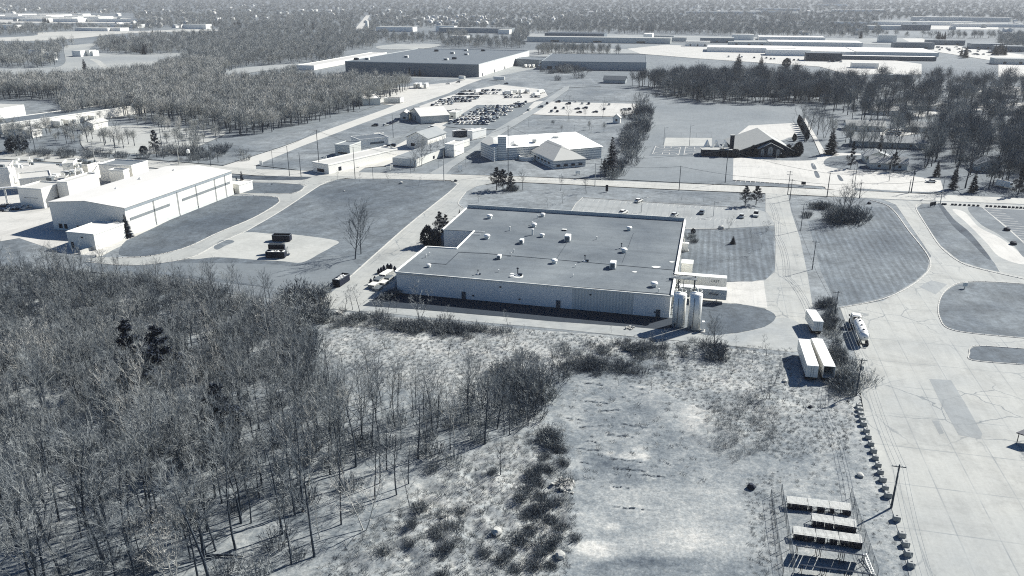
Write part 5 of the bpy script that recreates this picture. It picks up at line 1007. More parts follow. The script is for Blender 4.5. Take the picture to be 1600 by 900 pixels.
for j in (-.9, .9): b.box((0, j, 1.4), (.12, .12, 2.8))
b.box((0, 0, 2.75), (.12, 1.9, .12)); b.box((0, 0, 1.2), (.1, 1.9, .1)); b.build('frame', STEEL, t); MB().box((.1, 0, .1), (1, 2.2, .2)).build('foot', DKST, t)
def pallet(px, py, n, label, rz, top='stack'):
    x, y = G(px, py); t = empty('pallet_stack', (x, y, .02), label, 'pallet stack', None, rz)
    for k in range(n):
        b = MB()
        for i in range(6): b.box((-1.0+i*.4, 0, k*.16+.14), (.28, 3.2, .04))
        for j in (-1.4, 0, 1.4): b.box((0, j, k*.16+.07), (2.2, .14, .09))
        b.build('pallet', OFFW if k % 2 else STEEL, t)
    return t
for i, (px, py, n, lab) in enumerate([(584, 449, 8, 'grey pallet stack at the lower end of the pile beside the factory'), (590, 452, 5, 'low pallet stack in front of the pile beside the factory'), (592, 441, 9, 'pallet stack in the middle of the pile beside the factory'), (599, 444, 6, 'pallet stack right of the middle beside the factory wall'), (601, 434, 10, 'tall pallet stack at the upper end of the pile'), (607, 437, 7, 'pallet stack against the factory corner'), (607, 429, 8, 'rearmost pallet stack by the row of dark drums')]): pallet(px, py, n, lab, math.radians(-20))
for i in range(9):
    px, py = [(592, 428), (596, 425.5), (600, 422.5), (606, 420), (611, 420), (617, 424), (597, 438), (580, 444), (586, 440)][i]; x, y = G(px, py); t = empty('dark_drum', (x, y, 0), 'dark drum standing behind the pallet stacks at the factory corner', 'drum', 'dark drums by the pallets', 0); MB().lathe((0, 0, 0), [(.5, 0), (.55, .1), (.55, 1.2), (.5, 1.3)], 12).build('drum_body', BLACKM, t); MB().lathe((0, 0, 1.3), [(.45, 0), (.1, .6)], 10).build('lid', BLACKM, t)
# ------------------------------------------------------------------ concrete blocks along the yard edge
BL = [(1341.5, 636), (1343, 642), (1344.5, 649), (1347, 657), (1349, 664.5), (1353.5, 675), (1356.5, 684.5), (1360.5, 695.5), (1364.5, 706.5), (1367.5, 717), (1372, 728.5), (1375.5, 739.5), (1379, 751.5), (1383, 764), (1387, 776), (1400.5, 812.5), (1408.5, 838), (1414.5, 852.5), (1418.5, 867.5), (1423, 884.5)]
cm = gmat('block_concrete', 205, 14, .15, .8, 4)
first = None
for i, (px, py) in enumerate(BL):
    x, y = G(px, py)
    if first is None:
        first = empty('concrete_block', (0, 0, 0), 'x', 'concrete block', 'concrete blocks in a line along the yard edge'); MB().bev((0, 0, .45), (1.15, 1.0, .9), .06).build('block', cm, first); MB().box((0, 0, .93), (.3, .12, .06)).build('lifting_loop', DKST, first); o = first
    else: o = copy_tree(first)
    o.location = (x, y, 0); o.rotation_euler = (0, 0, GA+R.uniform(-.12, .12)); o.scale = (R.uniform(.93, 1.05),)*3
    o['label'] = ('topmost concrete block of the line, under the shrubs' if i == 0 else 'bottom concrete block of the line, nearest the camera' if i == len(BL)-1 else 'concrete block just above the pole in the line' if i == 14 else 'concrete block just below the pole in the line' if i == 15 else 'concrete block in the upper run of the line above the utility pole' if i < 14 else 'concrete block in the lower run of the line below the pole')
for k in range(14):                         # small blocks beside the main road at right
    px = (1470, 1474, 1485, 1490, 1497, 1504, 1511, 1518, 1525, 1539, 1545, 1552, 1558, 1564)[k]+3; py = 318.5+(px-1470)*.045+1.2; x, y = G(px, py); o = MB().bev((0, 0, .35), (.85, .8, .7), .08).build('roadside_block', DKST, loc=(x, y, 0)); tag(o, 'low dark block in the dotted line beside the main road at right', 'block', 'low blocks along the main road at right')
for k in range(7): px = 1571+k*6; x, y = G(px, 324.5+(px-1571)*.04); tag(MB().bev((0, 0, .35), (.85, .8, .7), .08).build('roadside_block', DKST, loc=(x, y, 0)), 'low dark block in the dotted line beside the main road at right', 'block', 'low blocks along the main road at right')
# ------------------------------------------------------------------ slatted racks inside the wire fence, bottom right
def rack(a, b_, n, label, tilt, h=1.35):
    A, B = Vector(G(a[0], a[1], h)), Vector(G(b_[0], b_[1], h)); d = B-A; L = d.length; ang = math.atan2(d.y, d.x); m = (A+B)/2
    t = empty('slatted_rack', (m.x, m.y, GZ(m.x, m.y)+.03), label, 'rack', None, ang); bl = L/n; up = 0 if tilt is None else tilt; W_ = 1.75
    for k in range(n):
        cx = -L/2+bl*(k+.5); b = MB(); rx = up
        for i in range(9):
            v_ = -W_/2+W_*i/8; b.box((cx, v_*math.cos(rx), h+v_*math.sin(rx)), (bl-.12, .1, .05), 0, rx)
        for i in range(9): b.box((cx-bl/2+.1+i*(bl-.2)/8, 0, h-.06), (.09, W_, .06), 0, rx)
        b.build('slatted_top', OFFW, t); b = MB()
        for i in range(3):
            for s_ in (-1, 1): hh = h+s_*W_/2*math.sin(rx)*.9; b.box((cx-bl/2+.1+i*(bl-.2)/2, s_*W_/2*.9*math.cos(rx), hh/2), (.09, .09, hh))
        for s_ in (-1, 1): b.box((cx, s_*W_/2*.9*math.cos(rx), .35), (bl-.15, .07, .07))
        b.build('leg_frame', BLACKM, t)
        b = MB()
        for i in range(5):
            if R.random() < .75: b.box((cx-bl/2+.5+i*(bl-1)/4, R.uniform(-.7, -.4), .55), (bl/7*R.uniform(.7, 1.4), .9, R.uniform(.6, 1.05)))
        b.build('stored_bin', BLACKM, t)
    return t
rack((1229, 780), (1330, 792), 3, 'topmost white slatted rack of three bays inside the fence', .12); rack((1268, 807), (1338.5, 818), 2, 'shorter white slatted rack of two bays, second from the top', .12); rack((1239, 828), (1347.5, 842.5), 3, 'third white slatted rack of three bays, the widest', .12)
def slab_rack(a, b_, n, label, hc=1.7, Wd=2.7, tl=-.58):
    A, B = Vector(G(a[0], a[1], hc)), Vector(G(b_[0], b_[1], hc)); d = B-A; L = d.length; m = (A+B)/2; t = empty('tilted_rack', (m.x, m.y, GZ(m.x, m.y)+.02), label, 'rack', None, math.atan2(d.y, d.x)); bl = L/n
    for k in range(n):
        cx = -L/2+bl*(k+.5); b = MB()
        for i in range(22):
            if R.random() < .93: b.box((cx-bl/2+.12+i*(bl-.24)/21, 0, hc), ((bl-.24)/21*.97, Wd*R.uniform(.93, 1.0), .07), 0, tl)
        b.build('tilted_panel', DKST, t); b = MB()
        for i in (0, 1): b.box((cx-bl/2+.3+i*(bl-.6), -.5, (hc+.3)/2), (.09, .09, hc+.3)); b.box((cx-bl/2+.3+i*(bl-.6), .6, (hc-.4)/2), (.09, .09, hc-.4))
        b.build('support_post', BLACKM, t)
    return t
slab_rack((1243, 852.5), (1353, 868), 3, 'rack of dark tilted panels seen edge on, above its long black shadow'); slab_rack((1250, 882.5), (1364, 897.5), 3, 'lowest rack of dark tilted panels, cut by the bottom edge of the photo')
def fence(P, h, label, name='wire_fence', n=None, sp=3.0, post=STEEL, wires=6, diag=True):
    W = [Vector(G(*p)) for p in P]; o = W[0]; t = empty(name, (o.x, o.y, 0), label, 'fence'); b = MB(); wv = MB()
    for A, B in zip(W, W[1:]):
        L = (B-A).length; k = max(1, int(L/sp))
        for i in range(k+1): q = A.lerp(B, i/k)-o; b.tube([(q.x, q.y, 0), (q.x, q.y, h)], .045, 6)
        for z in [h-.03]+([.1+i*(h-.2)/(wires-1) for i in range(wires-1)]): wv.tube([(A.x-o.x, A.y-o.y, z), (B.x-o.x, B.y-o.y, z)], .03 if z > h-.1 else .006, 4)
        if diag:
            m = int(L/.25)
            for i in range(m):
                a_, c_ = A.lerp(B, i/m)-o, A.lerp(B, (i+.5)/m)-o; wv.tube([(a_.x, a_.y, .05), (c_.x, c_.y, h)], .007, 3); wv.tube([(c_.x, c_.y, .05), (a_.x, a_.y, h)], .007, 3)
    b.build('fence_post', post, t); wv.build('wire_mesh', STEEL, t); return t
fence([(1220, 773), (1240, 898)], 2.4, 'tall wire fence with pale posts on the left side of the racks'); fence([(1204, 776), (1223, 900)], 1.6, 'lower dark wire fence left of the rack enclosure', post=DKST); fence([(1328, 779), (1370, 906)], 2.2, 'wire fence on the right side of the racks')
fence([(1204, 776), (1221, 768)], 1.6, 'short cross fence joining the two wire fences at their top end', post=DKST); fence([(1212, 820), (1228, 812)], 1.4, 'short cross fence halfway down the narrow wire run', post=DKST)
fence([(880, 158), (993, 159), (1000, 163)], 3.5, 'long dark fence behind the school lot', wires=3, diag=False, sp=8, post=DKST)
fence([(1040, 215), (1112, 215)], 3, 'fence with tall posts behind the pale sports court', wires=3, diag=False, sp=9)
x, y = G(1357, 885); t = empty('leaning_ladder', (x, y, 0), 'white ladder frame lying by the right end of the lowest racks', 'ladder', rz=GA+.15); b = MB()
for j in (-.25, .25): b.box((j, 0, .5), (.09, 4.6, .09), 0, .1)
b.build('rail', WHITE, t); b = MB()
for i in range(11): b.box((0, -2.1+i*.42, .5+(-2.1+i*.42)*.1), (.5, .05, .05))
b.build('rung', WHITE, t)
# ------------------------------------------------------------------ poles, lamps, wires
WOOD, WOODL = mat('pole_wood', 95, 12, rough=.9), mat('pole_pale', 205, 8)
TOPS = {}
def pole(key, bx, by, tx, ty, label, arms=1, pale=False, r=.15, lamp=False, trans=False, name='utility_pole'):
    x, y = G(bx, by); h = hgt(bx, by, ty); t = empty(name, (x, y, 0), label, 'utility pole' if name == 'utility_pole' else 'lamp post', None, GA); m = WOODL if pale else WOOD
    MB().tube([(0, 0, -.3), (0, 0, h)], [r*1.25, r*.8], 8).build('pole', m, t)
    for k in range(arms):
        c = MB().box((0, .12, h-.5-k*1.3), (2.4, .12, .14)).build('crossarm', m, t); b = MB()
        for u in (-1.1, -.5, .5, 1.1): b.lathe((u, .12, h-.43-k*1.3), [(.06, 0), (.08, .1), (.03, .22)], 6)
        b.build('insulator', OFFW, c)
    if lamp: MB().tube([(0, 0, h-1), (.8, 0, h-.5), (2.0, 0, h-.4)], .06, 6).build('lamp_arm', STEEL, t); MB().bev((2.2, 0, h-.42), (.7, .35, .18), .05).build('lamp_head', OFFW, t)
    if trans: MB().lathe((.35, -.2, h-2.8), [(.28, 0), (.3, .1), (.3, .9), (.2, 1.0)], 10).build('transformer', STEEL, t)
    TOPS[key] = (x, y, h-.35); return t
pole('A', 1392.6, 793, 1401, 726, 'leaning utility pole with a crossarm, right of the slatted racks', trans=False, r=.17)
pole('B', 1337.5, 618, 1343, 560, 'utility pole rising from the shrubs beside the twin trailers', trans=True)
pole('C', 1304, 494, 1300, 455, 'thin utility pole in the brush left of the tanker truck')
pole('D', 1269, 421, 1271, 376, 'thin utility pole on the lawn edge beside the east drive', 1, r=.12); pole('E', 1251, 360, 1252, 318, 'thin utility pole near the top of the east drive', 1, r=.12)
pole('F', 1234, 313, 1237, 280, 'shorter pole of the pair at the east drive entrance', 1); pole('G', 1230.5, 304.5, 1234, 267, 'taller pole of the pair at the east drive entrance', 2)
pole('H', 1292, 308, 1296, 270, 'pole beside the main road above the thicket on the lawn', 0, r=.18); pole('I', 1342.5, 310, 1345, 285, 'short pole on the lawn side of the road right of the thicket', 0)
pole('J', 1334.5, 293, 1339, 250, 'tall pole of the pair beside the church lot drive', 0, r=.12); pole('K', 1331, 290, 1335, 262, 'thin pole of the pair beside the church lot drive', 0, r=.1)
pole('L', 1420, 301, 1422, 280, 'short pole of the pair at the end of the striped lot', 0); pole('M', 1423.5, 301, 1430, 263, 'tall dark pole of the pair at the end of the striped lot', 0, r=.2, trans=True)
pole('N', 1469, 318.5, 1475, 277, 'pole at the corner of the triangle lawn beside the main road, right', 0, True); pole('O', 1061, 297, 1062, 259, 'pole beside the main road opposite the playing field', 0)
pole('P', 1133, 285.5, 1136, 233, 'tallest pole left of the church lot', 0, r=.16); pole('Q', 929.5, 290.5, 931, 255, 'white pole with a lamp on the factory side of the main road', 0, True, lamp=True); pole('S', 938.5, 278, 939, 248, 'dark pole beside the evergreen hedge on the far side of the road', 0)
pole('T', 693.7, 283.5, 695, 232, 'tall white pole at the mouth of the west drive', 0, True, .17, lamp=True); pole('U', 794, 271, 794, 196, 'tall pole in front of the school tower', 0, r=.16)
pole('V', 56, 239, 45, 187, 'tall leaning pole at the far left beside the main road', 0); pole('W', 149, 256, 143, 219, 'white sports-light style pole behind the plant roof', 1, True, .2); pole('X', 181, 241, 175, 213, 'thin pole in the brush left of the spruce by the road', 0)
pole('Y', 256, 248, 246, 192, 'tall leaning pole beside the tall spruce by the road', 1); pole('Z', 280, 257, 275, 222, 'white pole above the middle of the long warehouse', 2, True, .22)
pole('a', 329.5, 259, 326, 224, 'pole with a lamp arm near the far end of the long warehouse', 2, lamp=True); pole('b', 341, 254, 339, 227, 'thin pole right of the lamp pole at the warehouse end', 1); pole('c', 310, 255, 308, 232, 'thin pole left of the lamp pole at the warehouse end', 0, r=.1)
pole('d', 499.5, 267.5, 493, 203, 'tallest pole in front of the white shop at the junction', 1, r=.18, lamp=True); pole('e', 452.5, 275, 449, 228, 'left pole of the two on the planting strip', 0); pole('f', 470.5, 276.5, 465.5, 238, 'right pole of the two on the planting strip', 0)
pole('g', 555, 280, 551, 229, 'pole on the edge of the long central lawn', 0); pole('h', 427, 263, 425, 235, 'thin pole beside the diagonal road near the junction', 0, r=.1); pole('i', 614.5, 215, 612, 178, 'pole on the track behind the shops', 0); pole('j', 642, 271, 641, 246, 'pole before the forecourt of the shingled shop', 0, r=.1); pole('k', 583, 281, 582, 262, 'short pole on the roadside of the central lawn', 0, r=.1)
for k, (px, py, ty, lab) in enumerate([(825.5, 198, 187, 'leftmost white lamp post on the lawn behind the school'), (861, 199, 187, 'second white lamp post from the left behind the school'), (897, 206, 194, 'white lamp post behind the right end of the school'), (923.5, 209, 197, 'white lamp post nearest the hedge behind the school'), (907, 227, 215, 'white lamp post right behind the school roof'), (1002, 332, 307, 'thin lamp post in the left half of the factory lot'), (1114.5, 338, 314, 'thin lamp post in the right half of the factory lot'), (685, 263, 249, 'first white lamp post along the school drive from the road'), (711, 245, 233, 'second white lamp post along the school drive'), (733, 232, 221, 'third white lamp post along the school drive'), (728, 261, 244, 'white lamp post on the grass inside the school drive'),
                                       (890, 158, 149, 'left lamp of the three behind the school lot'), (925, 159, 150, 'middle lamp of the three behind the school lot'), (953, 159, 150, 'right lamp of the three behind the school lot'), (1213, 250, 238, 'white lamp post in front of the church'), (1389, 283, 250, 'white lamp pole in the striped lot beneath the trees'), (1077, 228, 195, 'tall mast with a white lamp above the sports court'), (1037, 226, 198, 'left tall mast of the sports court')]):
    pole('l%d' % k, px, py, px, ty, lab, 0, True, .09 if k < 15 else .12, lamp=True, name='lamp_post')
def wire(seq, label, sag=1.2, offs=(0,)):
    b = MB(); W0 = Vector(TOPS[seq[0]])
    for p, q in zip(seq, seq[1:]):
        A, B = Vector(TOPS[p]), Vector(TOPS[q]); d = (B-A); n = Vector((math.cos(GA), math.sin(GA), 0)) if abs(d.y) > abs(d.x) else Vector((-math.sin(GA), math.cos(GA), 0))
        for o in offs: b.tube([A.lerp(B, i/10)-W0+n*o-Vector((0, 0, sag*4*(i/10)*(1-i/10))) for i in range(11)], .032, 3)
    tag(b.build('power_line', mat('wire', 150 if len(offs) > 1 else 60), loc=W0), label, 'power line')
TOPS['end'] = (G(1440, 1010)[0], G(1440, 1010)[1], 8.2)
wire(['F', 'E', 'D', 'C', 'B', 'A', 'end'], 'bundle of thin wires running down the right side past the trailers', offs=(-1.1, -.4, .5, 1.1)); wire(['T', 'Q', 'O', 'F', 'I', 'N'], 'power line along the near side of the main road, east part', offs=(0, .6)); wire(['V', 'X', 'Y', 'b', 'h', 'd', 'j', 'U', 'S', 'P', 'H', 'M'], 'power line along the far side of the main road', offs=(0, .5)); wire(['W', 'Z', 'a', 'f', 'g', 'T'], 'power line along the near side of the main road, west part', offs=(0,))
# ------------------------------------------------------------------ signs, small things
def sign(px, py, w_, h_, z, label, posts=2, m=None, rz=GA):
    x, y = G(px, py); t = empty('roadside_sign', (x, y, 0), label, 'sign', rz=rz); MB().box((0, 0, z+h_/2), (w_, .25, h_)).build('panel', m or WHITE, t); b = MB()
    for u in ((-w_*.35, w_*.35) if posts > 1 else (0,)): b.box((u, 0, z/2), (.15, .15, z))
    b.build('post', STEEL, t)
sign(607, 268, 2.2, 2.0, .8, 'left white sign board of the pair on the shop lawn'); sign(612, 266, 1.6, 2.0, 1.0, 'right white sign board of the pair on the shop lawn'); sign(719, 268, 2.2, 2.6, .8, 'white sign board on the school lawn beside the drive', rz=.6)
sign(509, 260, 1.8, 4.4, 1, 'tall white pylon sign at the front of the white shop'); sign(903, 273, 2.4, 1.6, .6, 'white utility box sign beside the road below the school'); sign(948, 300, 1.2, 3.0, .3, 'dark slab sign on the lawn in front of the factory', 1, BLACKM); sign(1255, 291, 2.0, 1.4, .8, 'dark sign on the verge in front of the church lot', 1, BLACKM); sign(1457, 323, 3.4, 1.6, .5, 'entrance sign on the corner of the triangle lawn', 2, BLACKM, math.radians(25)); sign(1507, 451, 1.2, 1.2, .8, 'small sign on the edge of the oval lawn', 1, OFFW)
sign(408, 258, 1.6, 2.0, .4, 'white box sign beside the junction at left', 1); sign(1082, 340+.0, .01, .01, .01, 'x') if 0 else None
for px, py, s_, lab, nm, m in ((627, 287, 1.1, 'pale boulder on the far edge of the central lawn', 'boulder', 'p'), (712, 283.5, .9, 'dark boulder at the corner of the central lawn', 'boulder', 'd'), (1127, 357, 1.2, 'white cabinet at the end of the factory lot kerb', 'cabinet', 'w'), (425, 288, .4, 'small dark stone on the kerb of the small lawn', 'boulder', 'd'), (1358, 318.5, .9, 'dark stone at the top of the striped lawn', 'boulder', 'd'), (1573, 360, 1.2, 'dark pile beside the dark lot at right', 'boulder', 'd'), (1583, 382, 1.3, 'small dark and white heap beside the sand patch', 'boulder', 'd'),
                              (1344, 744, .7, 'white rock on the dirt left of the concrete blocks', 'boulder', 'p'), (776, 838, 1.0, 'pale slab lying among the mounds', 'boulder', 'p'), (875, 870, .9, 'pale broken slab at the left edge of the cleared pad', 'boulder', 'p'), (1226, 596.5, .6, 'white barrel behind the twin trailers', 'boulder', 'p'), (538, 299, .4, 'small white stone on the long central lawn', 'boulder', 'p'), (1174, 762, .8, 'dark lump of rubble at the right edge of the cleared pad', 'boulder', 'd'), (1266, 638, .5, 'dark post stump in the dirt above the enclosure', 'boulder', 'd')):
    x, y = G(px, py); bm = bmesh.new(); bmesh.ops.create_icosphere(bm, subdivisions=2, radius=s_)
    for v in bm.verts: v.co *= R.uniform(.82, 1.12); v.co.z *= .75
    me = bpy.data.meshes.new(nm); bm.to_mesh(me); bm.free(); me.materials.append(mat('pale_stone', 225) if m in 'pw' else mat('dark_stone', 40))
    o = bpy.data.objects.new(nm, me); S.collection.objects.link(o); o.location = (x, y, s_*.35+max(0, GZ(x, y)) if py > 478 else s_*.35); tag(o, lab, nm)
rb = [(882, 757, 16, 1.0, 26, 'pale rubble heap on the left edge of the cleared pad', 230), (530, 489, 9, .8, 14, 'white rubble at the bottom end of the pale drive', 235), (572, 493, 16, .9, 20, 'broken concrete and brush below the service drive', 190), (985, 505+8, 10, .6, 12, 'pale debris in the silo shadow', 225)]
for px, py, rr, s_, n, lab, L_ in rb:
    x, y = G(px, py); b = MB(); k = rr*.13
    for i in range(n*2): b.box((R.gauss(0, k*.45), R.gauss(0, k*.5), R.uniform(0, .35)), (R.uniform(.3, s_*1.2), R.uniform(.2, s_), R.uniform(.15, .5)), R.uniform(0, 3), R.uniform(-.4, .4))
    tag(b.build('rubble', mat('rubble_%d' % L_, L_, 12), loc=(x, y, GZ(x, y)+.05)), lab, 'rubble')
# corner of a dark parked roof at the right edge
x, y = G(1592, 692); t = empty('dark_canopy', (x+2.2, y, 0), 'dark angular shed roof cut by the right edge of the photo', 'canopy', rz=math.radians(-5)); b = MB(); b.prism([(-3.2, -.2), (-1.4, -1.7), (3, -1.7), (3, 1.5), (-.6, 1.5)], 2.2, 2.4); b.build('roof', BLACKM, t); b = MB()
for u, v_ in ((-2.6, -.2), (2.6, -1.3), (2.6, 1.1)): b.box((u, v_, 1.1), (.12, .12, 2.2))
b.build('post', DKST, t)
# ------------------------------------------------------------------ vegetation prototypes
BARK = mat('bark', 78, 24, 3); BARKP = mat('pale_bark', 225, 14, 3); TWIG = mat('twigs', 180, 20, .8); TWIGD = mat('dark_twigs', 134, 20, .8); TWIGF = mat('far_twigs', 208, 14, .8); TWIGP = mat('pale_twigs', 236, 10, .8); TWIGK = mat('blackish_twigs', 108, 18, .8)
NEEDLE = mat('needles', 44, 16, 1.2); NEEDLE2 = mat('needles_soft', 64, 18, 1.2); WEED = mat('dry_weeds', 200, 28, .5); WEEDD = mat('brown_weeds', 120, 25, .5)
def rv(r): 
    a = r.uniform(0, 2*math.pi); z = r.uniform(-1, 1); q = math.sqrt(1-z*z); return Vector((q*math.cos(a), q*math.sin(a), z))
def twig(b, p, d, L, w_, r):
    s_ = d.cross(rv(r)); s_ = s_.normalized()*w_ if s_.length > 1e-4 else Vector((w_, 0, 0)); m = p+d*L*.55+rv(r)*L*.07
    b.add([p-s_, p+s_, m+s_*.7, m-s_*.7, p+d*L+rv(r)*L*.08], [(0, 1, 2, 3), (3, 2, 4)])
def bare(seed, h, spread=.27, low=.32, nl=13, sub=6, tw=9, twl=1.0, w_=.022, rad=.018, fork=False):
    r = random.Random(seed); T = MB(); C = MB()
    def trunk(p0, d0, L, ra, lowf, nl_):
        pts = [p0]; d = d0.copy(); n = 7
        for i in range(n): d = (d+rv(r)*.07+Vector((0, 0, .05))).normalized(); pts.append(pts[-1]+d*L/n)
        T.tube(pts, [ra*(1-.82*i/n) for i in range(n+1)], 6)
        for k in range(nl_):
            f = lowf+(1-lowf)*(k+r.random()*.8)/nl_; f = min(f, .98); i = min(int(f*n), n-1); p = pts[i].lerp(pts[i+1], f*n-i)
            a = k*2.4+r.uniform(-.4, .4); el = r.uniform(.45, .95)+.25*f; dd = Vector((math.cos(a)*math.cos(el), math.sin(a)*math.cos(el), math.sin(el)))
            LL = L*spread*(1.25-f*.75)*r.uniform(.8, 1.25)/max(.5, math.cos(el))*.85; q = [p]
            for j in range(4): dd = (dd+rv(r)*.13+Vector((0, 0, .09))).normalized(); q.append(q[-1]+dd*LL/4)
            r0 = ra*(1-.8*f)*.5; T.tube(q, [r0*(1-.2*j) for j in range(5)], 4, False)
            for s_ in range(sub):
                g = .25+.75*(s_+r.random())/sub; j = min(int(g*4), 3); sp = q[j].lerp(q[j+1], min(g*4-j, 1)); sd_ = (dd+rv(r)*.75+Vector((0, 0, .25))).normalized(); SL = LL*r.uniform(.28, .5); e = sp+sd_*SL
                C.tube([sp, sp+sd_*SL*.5+rv(r)*.05*SL, e], [r0*.3+.008, r0*.2+.006, .006], 3, False)
                for t_ in range(tw):
                    g2 = r.random(); tp = sp.lerp(e, g2); td = (sd_+rv(r)*.85+Vector((0, 0, .2))).normalized(); twig(C, tp, td, twl*r.uniform(.5, 1.2), w_, r)
    if fork:
        for k in range(fork): a = k*2*math.pi/fork+r.random(); trunk(Vector((.2*math.cos(a), .2*math.sin(a), 0)), Vector((math.cos(a)*.28, math.sin(a)*.28, 1)).normalized(), h*r.uniform(.85, 1), rad*h*.75, low, nl)
    else: trunk(Vector((0, 0, 0)), Vector((r.uniform(-.04, .04), r.uniform(-.04, .04), 1)).normalized(), h, rad*h, low, nl)
    return T, C
def farbare(seed, h=14, n=150, cw=4.2, w_=.22, L_=2.2, lowf=.3):
    r = random.Random(seed); T = MB(); T.tube([(0, 0, 0), (r.uniform(-.3, .3), 0, h*.55), (r.uniform(-.6, .6), r.uniform(-.6, .6), h*.9)], [.32, .2, .06], 4, False)
    for k in range(7): a = k*2.4; z = h*(.3+.07*k); T.tube([(0, 0, z), (cw*.7*math.cos(a), cw*.7*math.sin(a), z+h*.25)], [.13, .04], 3, False)
    lobes = [(Vector((r.uniform(-.5, .5)*cw, r.uniform(-.5, .5)*cw, h*r.uniform(lowf+.2, .85))), r.uniform(.4, .75)*cw) for _ in range(7)]; T.cur = 1
    for i in range(n):
        c, q = r.choice(lobes); p = c+Vector((r.gauss(0, .5), r.gauss(0, .5), r.gauss(0, .6)))*q; d = (p-Vector((0, 0, h*.25))).normalized(); twig(T, p, (d+rv(r)*.5+Vector((0, 0, .3))).normalized(), L_*r.uniform(.6, 1.2), w_*r.uniform(.5, 1), r)
    return T
def spruce(seed, h, w0, n=26, m=11):
    r = random.Random(seed); T = MB(); C = MB(); T.tube([(0, 0, 0), (0, 0, h*.97)], [.022*h, .02], 6)
    for k in range(n):
        f = k/(n-1); z = h*(.06+.93*f); R_ = w0*(1-f)**.85+.12
        for j in range(m if f < .8 else 6):
            a = r.uniform(0, 6.28); L = R_*r.uniform(.65, 1.15); d = Vector((math.cos(a), math.sin(a), r.uniform(-.3, .1))); p = Vector((0, 0, z)); e = p+d*L; s_ = Vector((-math.sin(a), math.cos(a), 0)); wd = .16*L+.12
            C.add([p, p+d*L*.5+s_*wd+Vector((0, 0, -.12)), e, p+d*L*.5-s_*wd+Vector((0, 0, -.12)), p+d*L*.5+Vector((0, 0, .12))], [(0, 1, 4), (0, 4, 3), (1, 2, 4), (4, 2, 3)])
            for q in range(5): g = r.uniform(.3, 1); tp = p+d*L*g; twig(C, tp, (d+rv(r)*.8).normalized(), .5*r.uniform(.5, 1)*(.5+w0*.2), .06, r)
    return T, C
def pine(seed, h, cw, n=11, start=.3):
    r = random.Random(seed); T = MB(); C = MB(); T.tube([(0, 0, 0), (.1, 0, h*.6), (0, .1, h*.96)], [.02*h, .014*h, .03], 6)
    for k in range(n*2):
        f = (k+r.random())/(n*2); z = h*(start+(1-start)*f); R_ = cw*(1.1-f)*r.uniform(.6, 1.15); a = k*2.4; e = Vector((R_*math.cos(a), R_*math.sin(a), z+R_*.25)); T.tube([(0, 0, z), e], [.07, .02], 4, False)
        for c in range(3):
            o = Vector((0, 0, z)).lerp(e, .45+.27*c)
            for q in range(26): twig(C, o+rv(r)*.45*R_*.5, (rv(r)+Vector((0, 0, .3))).normalized(), .55, .09, r)
    return T, C
def leafy(seed, h, w_, n=700, ts=.35):
    r = random.Random(seed); T = MB(); C = MB(); T.tube([(0, 0, 0), (0, 0, h*.6)], .08, 5)
    for i in range(n):
        d = rv(r); q = r.uniform(.75, 1.02)+.1*math.sin(5*d.x+3*d.z+seed); p = Vector((d.x*w_*q*(1-.25*max(0, d.z)), d.y*w_*q*(1-.25*max(0, d.z)), h*.5+d.z*h*.5*q)); twig(C, p, (d+rv(r)*.9).normalized(), ts, ts*.3, r)
    for i in range(60): d = rv(r); p = Vector((d.x*w_*.6, d.y*w_*.6, h*.5+d.z*h*.4)); s1 = rv(r)*w_*.5; s2 = rv(r)*w_*.5; C.tri(p, p+s1, p+s2)
    return T, C
def brush(seed, h, w_, n=60, tw=6, rw=.012):
    r = random.Random(seed); C = MB()
    for i in range(n):
        a = r.uniform(0, 6.28); q = w_*math.sqrt(r.random()); p = Vector((q*.7*math.cos(a), q*.7*math.sin(a), 0)); d = Vector((math.cos(a)*.45*q/w_, math.sin(a)*.45*q/w_, 1))+rv(r)*.2; d.normalize(); L = h*r.uniform(.5, 1.05); e = p+d*L
        twig(C, p, d, L, rw*1.2, r)
        for j in range(tw): tp = p.lerp(e, r.uniform(.3, .95)); twig(C, tp, (d+rv(r)*.9).normalized(), L*r.uniform(.15, .35), rw, r)
    return C
def tuft(seed, h=.7, w_=.5, n=26, rw=.03):
    r = random.Random(seed); C = MB()
    for i in range(n): a = r.uniform(0, 6.28); p = Vector((r.uniform(0, w_)*math.cos(a), r.uniform(0, w_)*math.sin(a), -.05)); twig(C, p, (Vector((math.cos(a)*.5, math.sin(a)*.5, 1))+rv(r)*.4).normalized(), h*r.uniform(.5, 1.2), rw, r)
    return C
# near bare trees: ten shapes; two pale-barked
NEAR = []
for i in range(10): T, C = bare(100+i, 10, .25+.03*(i % 3), .28+.06*(i % 4), 13+i % 4, 6, 15, .62, .0072, .0125, 0); NEAR.append((T.mesh('trunk', BARK), C.mesh('crown', TWIGD if i % 3 == 0 else TWIG)))
PALE = []
for i in range(3): T, C = bare(200+i, 10, .30, .2, 13, 6, 6, .6, .014, .012, (0, 3, 2)[i]); PALE.append((T.mesh('trunk', BARKP), C.mesh('crown', TWIGP)))
BROAD = []
for i in range(5): T, C = bare(300+i, 10, .42, .18, 15, 7, 11, .7, .017, .016, 0 if i % 2 else 2); BROAD.append((T.mesh('trunk', BARK), C.mesh('crown', TWIGD if i % 2 else TWIG)))
SAP = []
for i in range(4): T, C = bare(400+i, 10, .22, .2, 9, 4, 5, .9, .022, .009, 0 if i != 3 else 3); SAP.append((T.mesh('trunk', BARK), C.mesh('crown', TWIG)))
